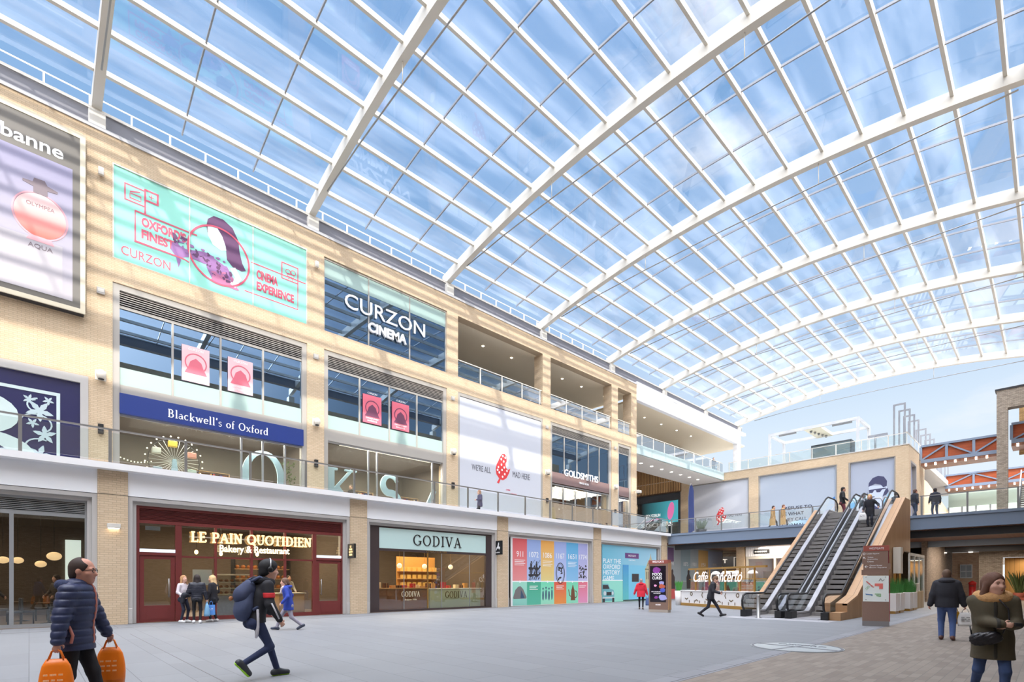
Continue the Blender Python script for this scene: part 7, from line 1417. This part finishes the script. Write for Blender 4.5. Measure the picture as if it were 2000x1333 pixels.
# ---- woman in red
t, J, T, W, K = person('person in a bright red jacket walking away beside the screen totem', -15.3, 24.0, (-.5, .86), H=1.60, res=.015, feet=((-.09,.1,0,0),(.09,-.1,.01,.2)), hands=((-.36,.0,.82),(.33,.04,.78)), head=(0, .05), hair=('short', (150,140,136)), top=dict(c=(214,40,60), fit=1.2, hem=.74, flare=1.1, arm=1.1, hood=True, hoodr=.04), legs=dict(c=(40,36,42), fit=.85), shoes=(120,108,96), bulk=1.05)
P = W(J['hand', 1]); carrier('dark blue bag in the right hand of the person in red', (P.x, P.y, P.z), .22, .12, .42, mat('blue_cloth_bag', (84,104,150), .8), rz=.5, handle=.12)
# ---- three girls by the bakery door
G = 'girls standing outside the bakery'
person('girl in a white top and dark jeans leaning by the bakery door', -21.55, 4.05, (.75, .66), H=1.66, res=.015, lean=(0, -.02), feet=((-.09,.06,0,0),(.09,-.02,0,0)), hands=((-.18,.2,1.0),(.2,.16,.95)), head=(-.3, -.2), hair=('mid', (186,140,96)), top=dict(c=(226,216,222), fit=.95, hem=.95, name='jumper', collar=0), legs=dict(c=(44,48,66), fit=.85), shoes=(226,226,228), group=G)
p = thing('tied_jacket', 'black jacket bundled in the arms of the girl in the white top', 'jacket', (-21.4, 4.15, .8)); q = thing('tmp', 'x y z w', 'x') ; bpy.data.objects.remove(q)
piece(p, 'bundle', mat('cloth_(40, 42, 52)', (40,42,52), .8), [cap((.12,-.12,.2),(.14,.16,.24), .1, .09, .05), cap((.1,-.15,.12),(.1,-.17,-.05), .08, .06, .05)], .015)
t, J, T, W, K = person('girl with long dark hair in a black puffer jacket, back to the camera', -20.95, 4.35, (-.95, .3), H=1.68, res=.015, feet=((-.1,.05,0,0),(.1,-.05,0,0)), hands=((-.22,.2,.98),(.3,.02,.8)), head=(.1, .05), hair=('long', (46,36,34)), top=dict(c=(36,38,50), fit=1.12, hem=.86, quilt=(.012,.07), arm=1.15, rough=.4), legs=dict(c=(28,28,32), fit=.85), shoes=(226,226,228), group=G)
P = W(J['hand', 1]); carrier('pale blue bag hanging from the hand of the girl in the puffer jacket', (P.x, P.y, P.z), .2, .2, .46, mat('pale_blue_bag', (120,170,206), .5), handle=.08)
t, J, T, W, K = person('girl with long blonde hair in a black coat, right of the three', -21.3, 4.95, (-.7, -.7), H=1.66, res=.015, feet=((-.09,.04,0,0),(.09,-.06,0,0)), hands=((-.3,.04,.86),(.24,.2,.98)), head=(.2, .1), hair=('long', (222,186,136)), top=dict(c=(34,32,38), fit=1.08, hem=.74, name='coat'), legs=dict(c=(30,30,34), fit=.85), shoes=(214,208,206), group=G)
P = W(J['hand', 0]); carrier('white and blue paper bag beside the blonde girl', (P.x+.1, P.y+.12, P.z), .26, .12, .36, mat('blue_white_paper', (92,150,222), .6), rz=1.2, handle=.14, puffy=False, lines=(M_PRW, ['-- --', '---']))
# ---- woman in blue coat
t, J, T, W, K = person('woman in a royal blue coat and pale scarf striding left past the bakery', -16.15, 5.8, (-.4, -.92), H=1.60, res=.014, lean=(0, .06), hip=(0, 0, -.06), feet=((-.08,-.38,.06,.5),(.08,.34,0,-.1)), hands=((-.28,.16,.84),(.28,.0,.82)), head=(0, .05), hair=('back', (110,82,66)), top=dict(c=(42,66,160), fit=1.12, hem=.66, flare=1.1, name='coat', hood=True, hoodr=.04), legs=dict(c=(150,146,158), fit=1.0), shoes=(60,66,84))
piece(t, 'scarf', mat('pale_pink_scarf', (226,208,206), .9), [cap(K['nk']+V3(-.07,.06,-.02), K['nk']+V3(.07,.06,-.02), .05, None, .03), cap(K['nk']+V3(0,.1,-.04), K['nk']+V3(0,.14,-.18), .045, .03, .03)], .014)
# ---- upstairs
person('person in a dark blue coat walking along the ledge walkway before the white billboard', -24.3, 20.2, (-.25, -.97), H=1.68, res=.022, z=5.45, hip=(0, 0, -.05), feet=((-.08,.3,0,0),(.08,-.3,.04,.4)), hands=((-.2,.3,1.05),(.26,.0,.86)), hair=('mid', (150,110,86)), top=dict(c=(62,60,96), fit=1.15, hem=.7, flare=1.1, name='coat'), legs=dict(c=(46,44,52), fit=.9))
for k, (x, w, hd) in enumerate(((-14.4, 'left', (60,42,38)), (-13.7, 'right', (120,80,60)))):
    t, J, T, W, K = person(f'shopper in a camel coat crossing the bridge behind the rail, {w} one', x, 40.3, (.96, .2), H=1.7, res=.025, z=5.455, hip=(0, 0, -.05), feet=((-.08,.28,0,0),(.08,-.28,.05,.4)), hands=((-.3,.05,.84),(.32,.04,.84)), hair=('short', hd), top=dict(c=(176,138,92), fit=1.25, hem=.72, flare=1.15, name='coat'), legs=dict(c=(50,50,60), fit=.9), group='shoppers in camel coats on the bridge')
    P = W(J['hand', 1]); carrier(f'large brown paper bag carried by the {w} shopper on the bridge', (P.x, P.y-.12, P.z+.05), .42, .2, .5, mat('brown_paper', (196,156,106), .8), rz=0, handle=.1, puffy=False)
person('man in a dark jacket crossing the bridge just right of the escalators', -6.0, 40.2, (.6, .75), H=1.76, res=.022, z=5.455, feet=((-.1,.2,0,0),(.1,-.2,.03,.3)), hands=((-.3,.1,.9),(.32,-.05,.92)), hair=('short', (92,64,54)), top=dict(c=(44,46,54), fit=1.12, hem=.84), legs=dict(c=(56,66,86)), skin=SKIN2)
person('man in a dark blue jacket further along the bridge to the right', -5.05, 40.6, (-.5, .85), H=1.76, res=.022, z=5.455, feet=((-.1,.05,0,0),(.1,-.05,0,0)), hands=((-.26,.14,.95),(.3,.1,.92)), hair=('short', (50,40,38)), top=dict(c=(40,44,58), fit=1.18, hem=.82), legs=dict(c=(70,82,106)))
zs = zin(31.9)
t, J, T, W, K = person('blonde woman in a black coat near the top of the right escalator', -6.62, 31.95, (-.05, -1), H=1.66, res=.018, z=zs+.01, feet=((-.09,.0,0,0),(.09,.0,0,0)), hands=((-.42,.18,1.02),(.26,.2,.92)), head=(.1, .05), hair=('back', (216,176,110)), top=dict(c=(34,34,42), fit=1.12, hem=.6, flare=1.08, name='coat'), legs=dict(c=(44,46,58)))
P = W(J['hand', 1]); carrier('white printed carrier bag held by the blonde woman on the escalator', (P.x, P.y, P.z), .36, .14, .4, mat('white_plastic', (226,224,222), .5), rz=.1, handle=.1, lines=(mat('grey_print2', (120,116,130), .5), ['- --', '-- -']))
person('dark haired man in a black jacket at the top of the left escalator', -8.35, 33.9, (.9, .4), H=1.74, res=.02, z=zin(33.9)+.01-.35, feet=((-.09,.02,0,0),(.09,.0,0,0)), hands=((-.26,.16,.95),(.28,.2,1.0)), hair=('short', (40,32,30)), top=dict(c=(40,42,46), fit=1.12, hem=.82), legs=dict(c=(120,60,70)))
person('person in dark clothes leaning at the corner of the upper terrace rail', -27.7, 58.9, (.7, -.7), H=1.74, res=.03, z=14.41, hands=((-.2,.3,1.08),(.2,.3,1.08)), hair=('short', (60,46,40)), top=dict(c=(58,66,82), fit=1.1, hem=.82), legs=dict(c=(56,60,74)))
person('bookshop customer in dark clothes standing behind the giant letter K window', -28.6, 13.9, (.3, -.9), H=1.72, res=.022, z=5.45, hands=((-.2,.25,1.1),(.22,.25,1.1)), hair=('short', (84,62,50)), top=dict(c=(52,50,54), fit=1.1, hem=.8), legs=dict(c=(44,46,56)))
person('member of staff in a pale shirt behind the counter of the bakery', -24.8, 8.9, (.95, .2), H=1.72, res=.022, z=.012, hands=((-.2,.3,1.0),(.22,.3,1.0)), hair=('short', (58,44,38)), top=dict(c=(196,190,178), fit=1.0, hem=.86, name='shirt'), legs=dict(c=(48,46,50)))
for k, (x, y, c, w) in enumerate(((-24.9,-.95,(46,44,48),'left'),(-25.0,.75,(70,60,56),'right'))):
    t, J, T, W, K = person(f'cafe customer in dark clothes standing by a table inside the left window, {w} one', x, y, (.6, .8 if k == 0 else -.8), H=1.66, res=.025, z=.012, hands=((-.2,.25,.95),(.22,.25,.95)), hair=('mid', (58,46,42)), top=dict(c=c, fit=1.1, hem=.8), legs=dict(c=(40,40,48)))
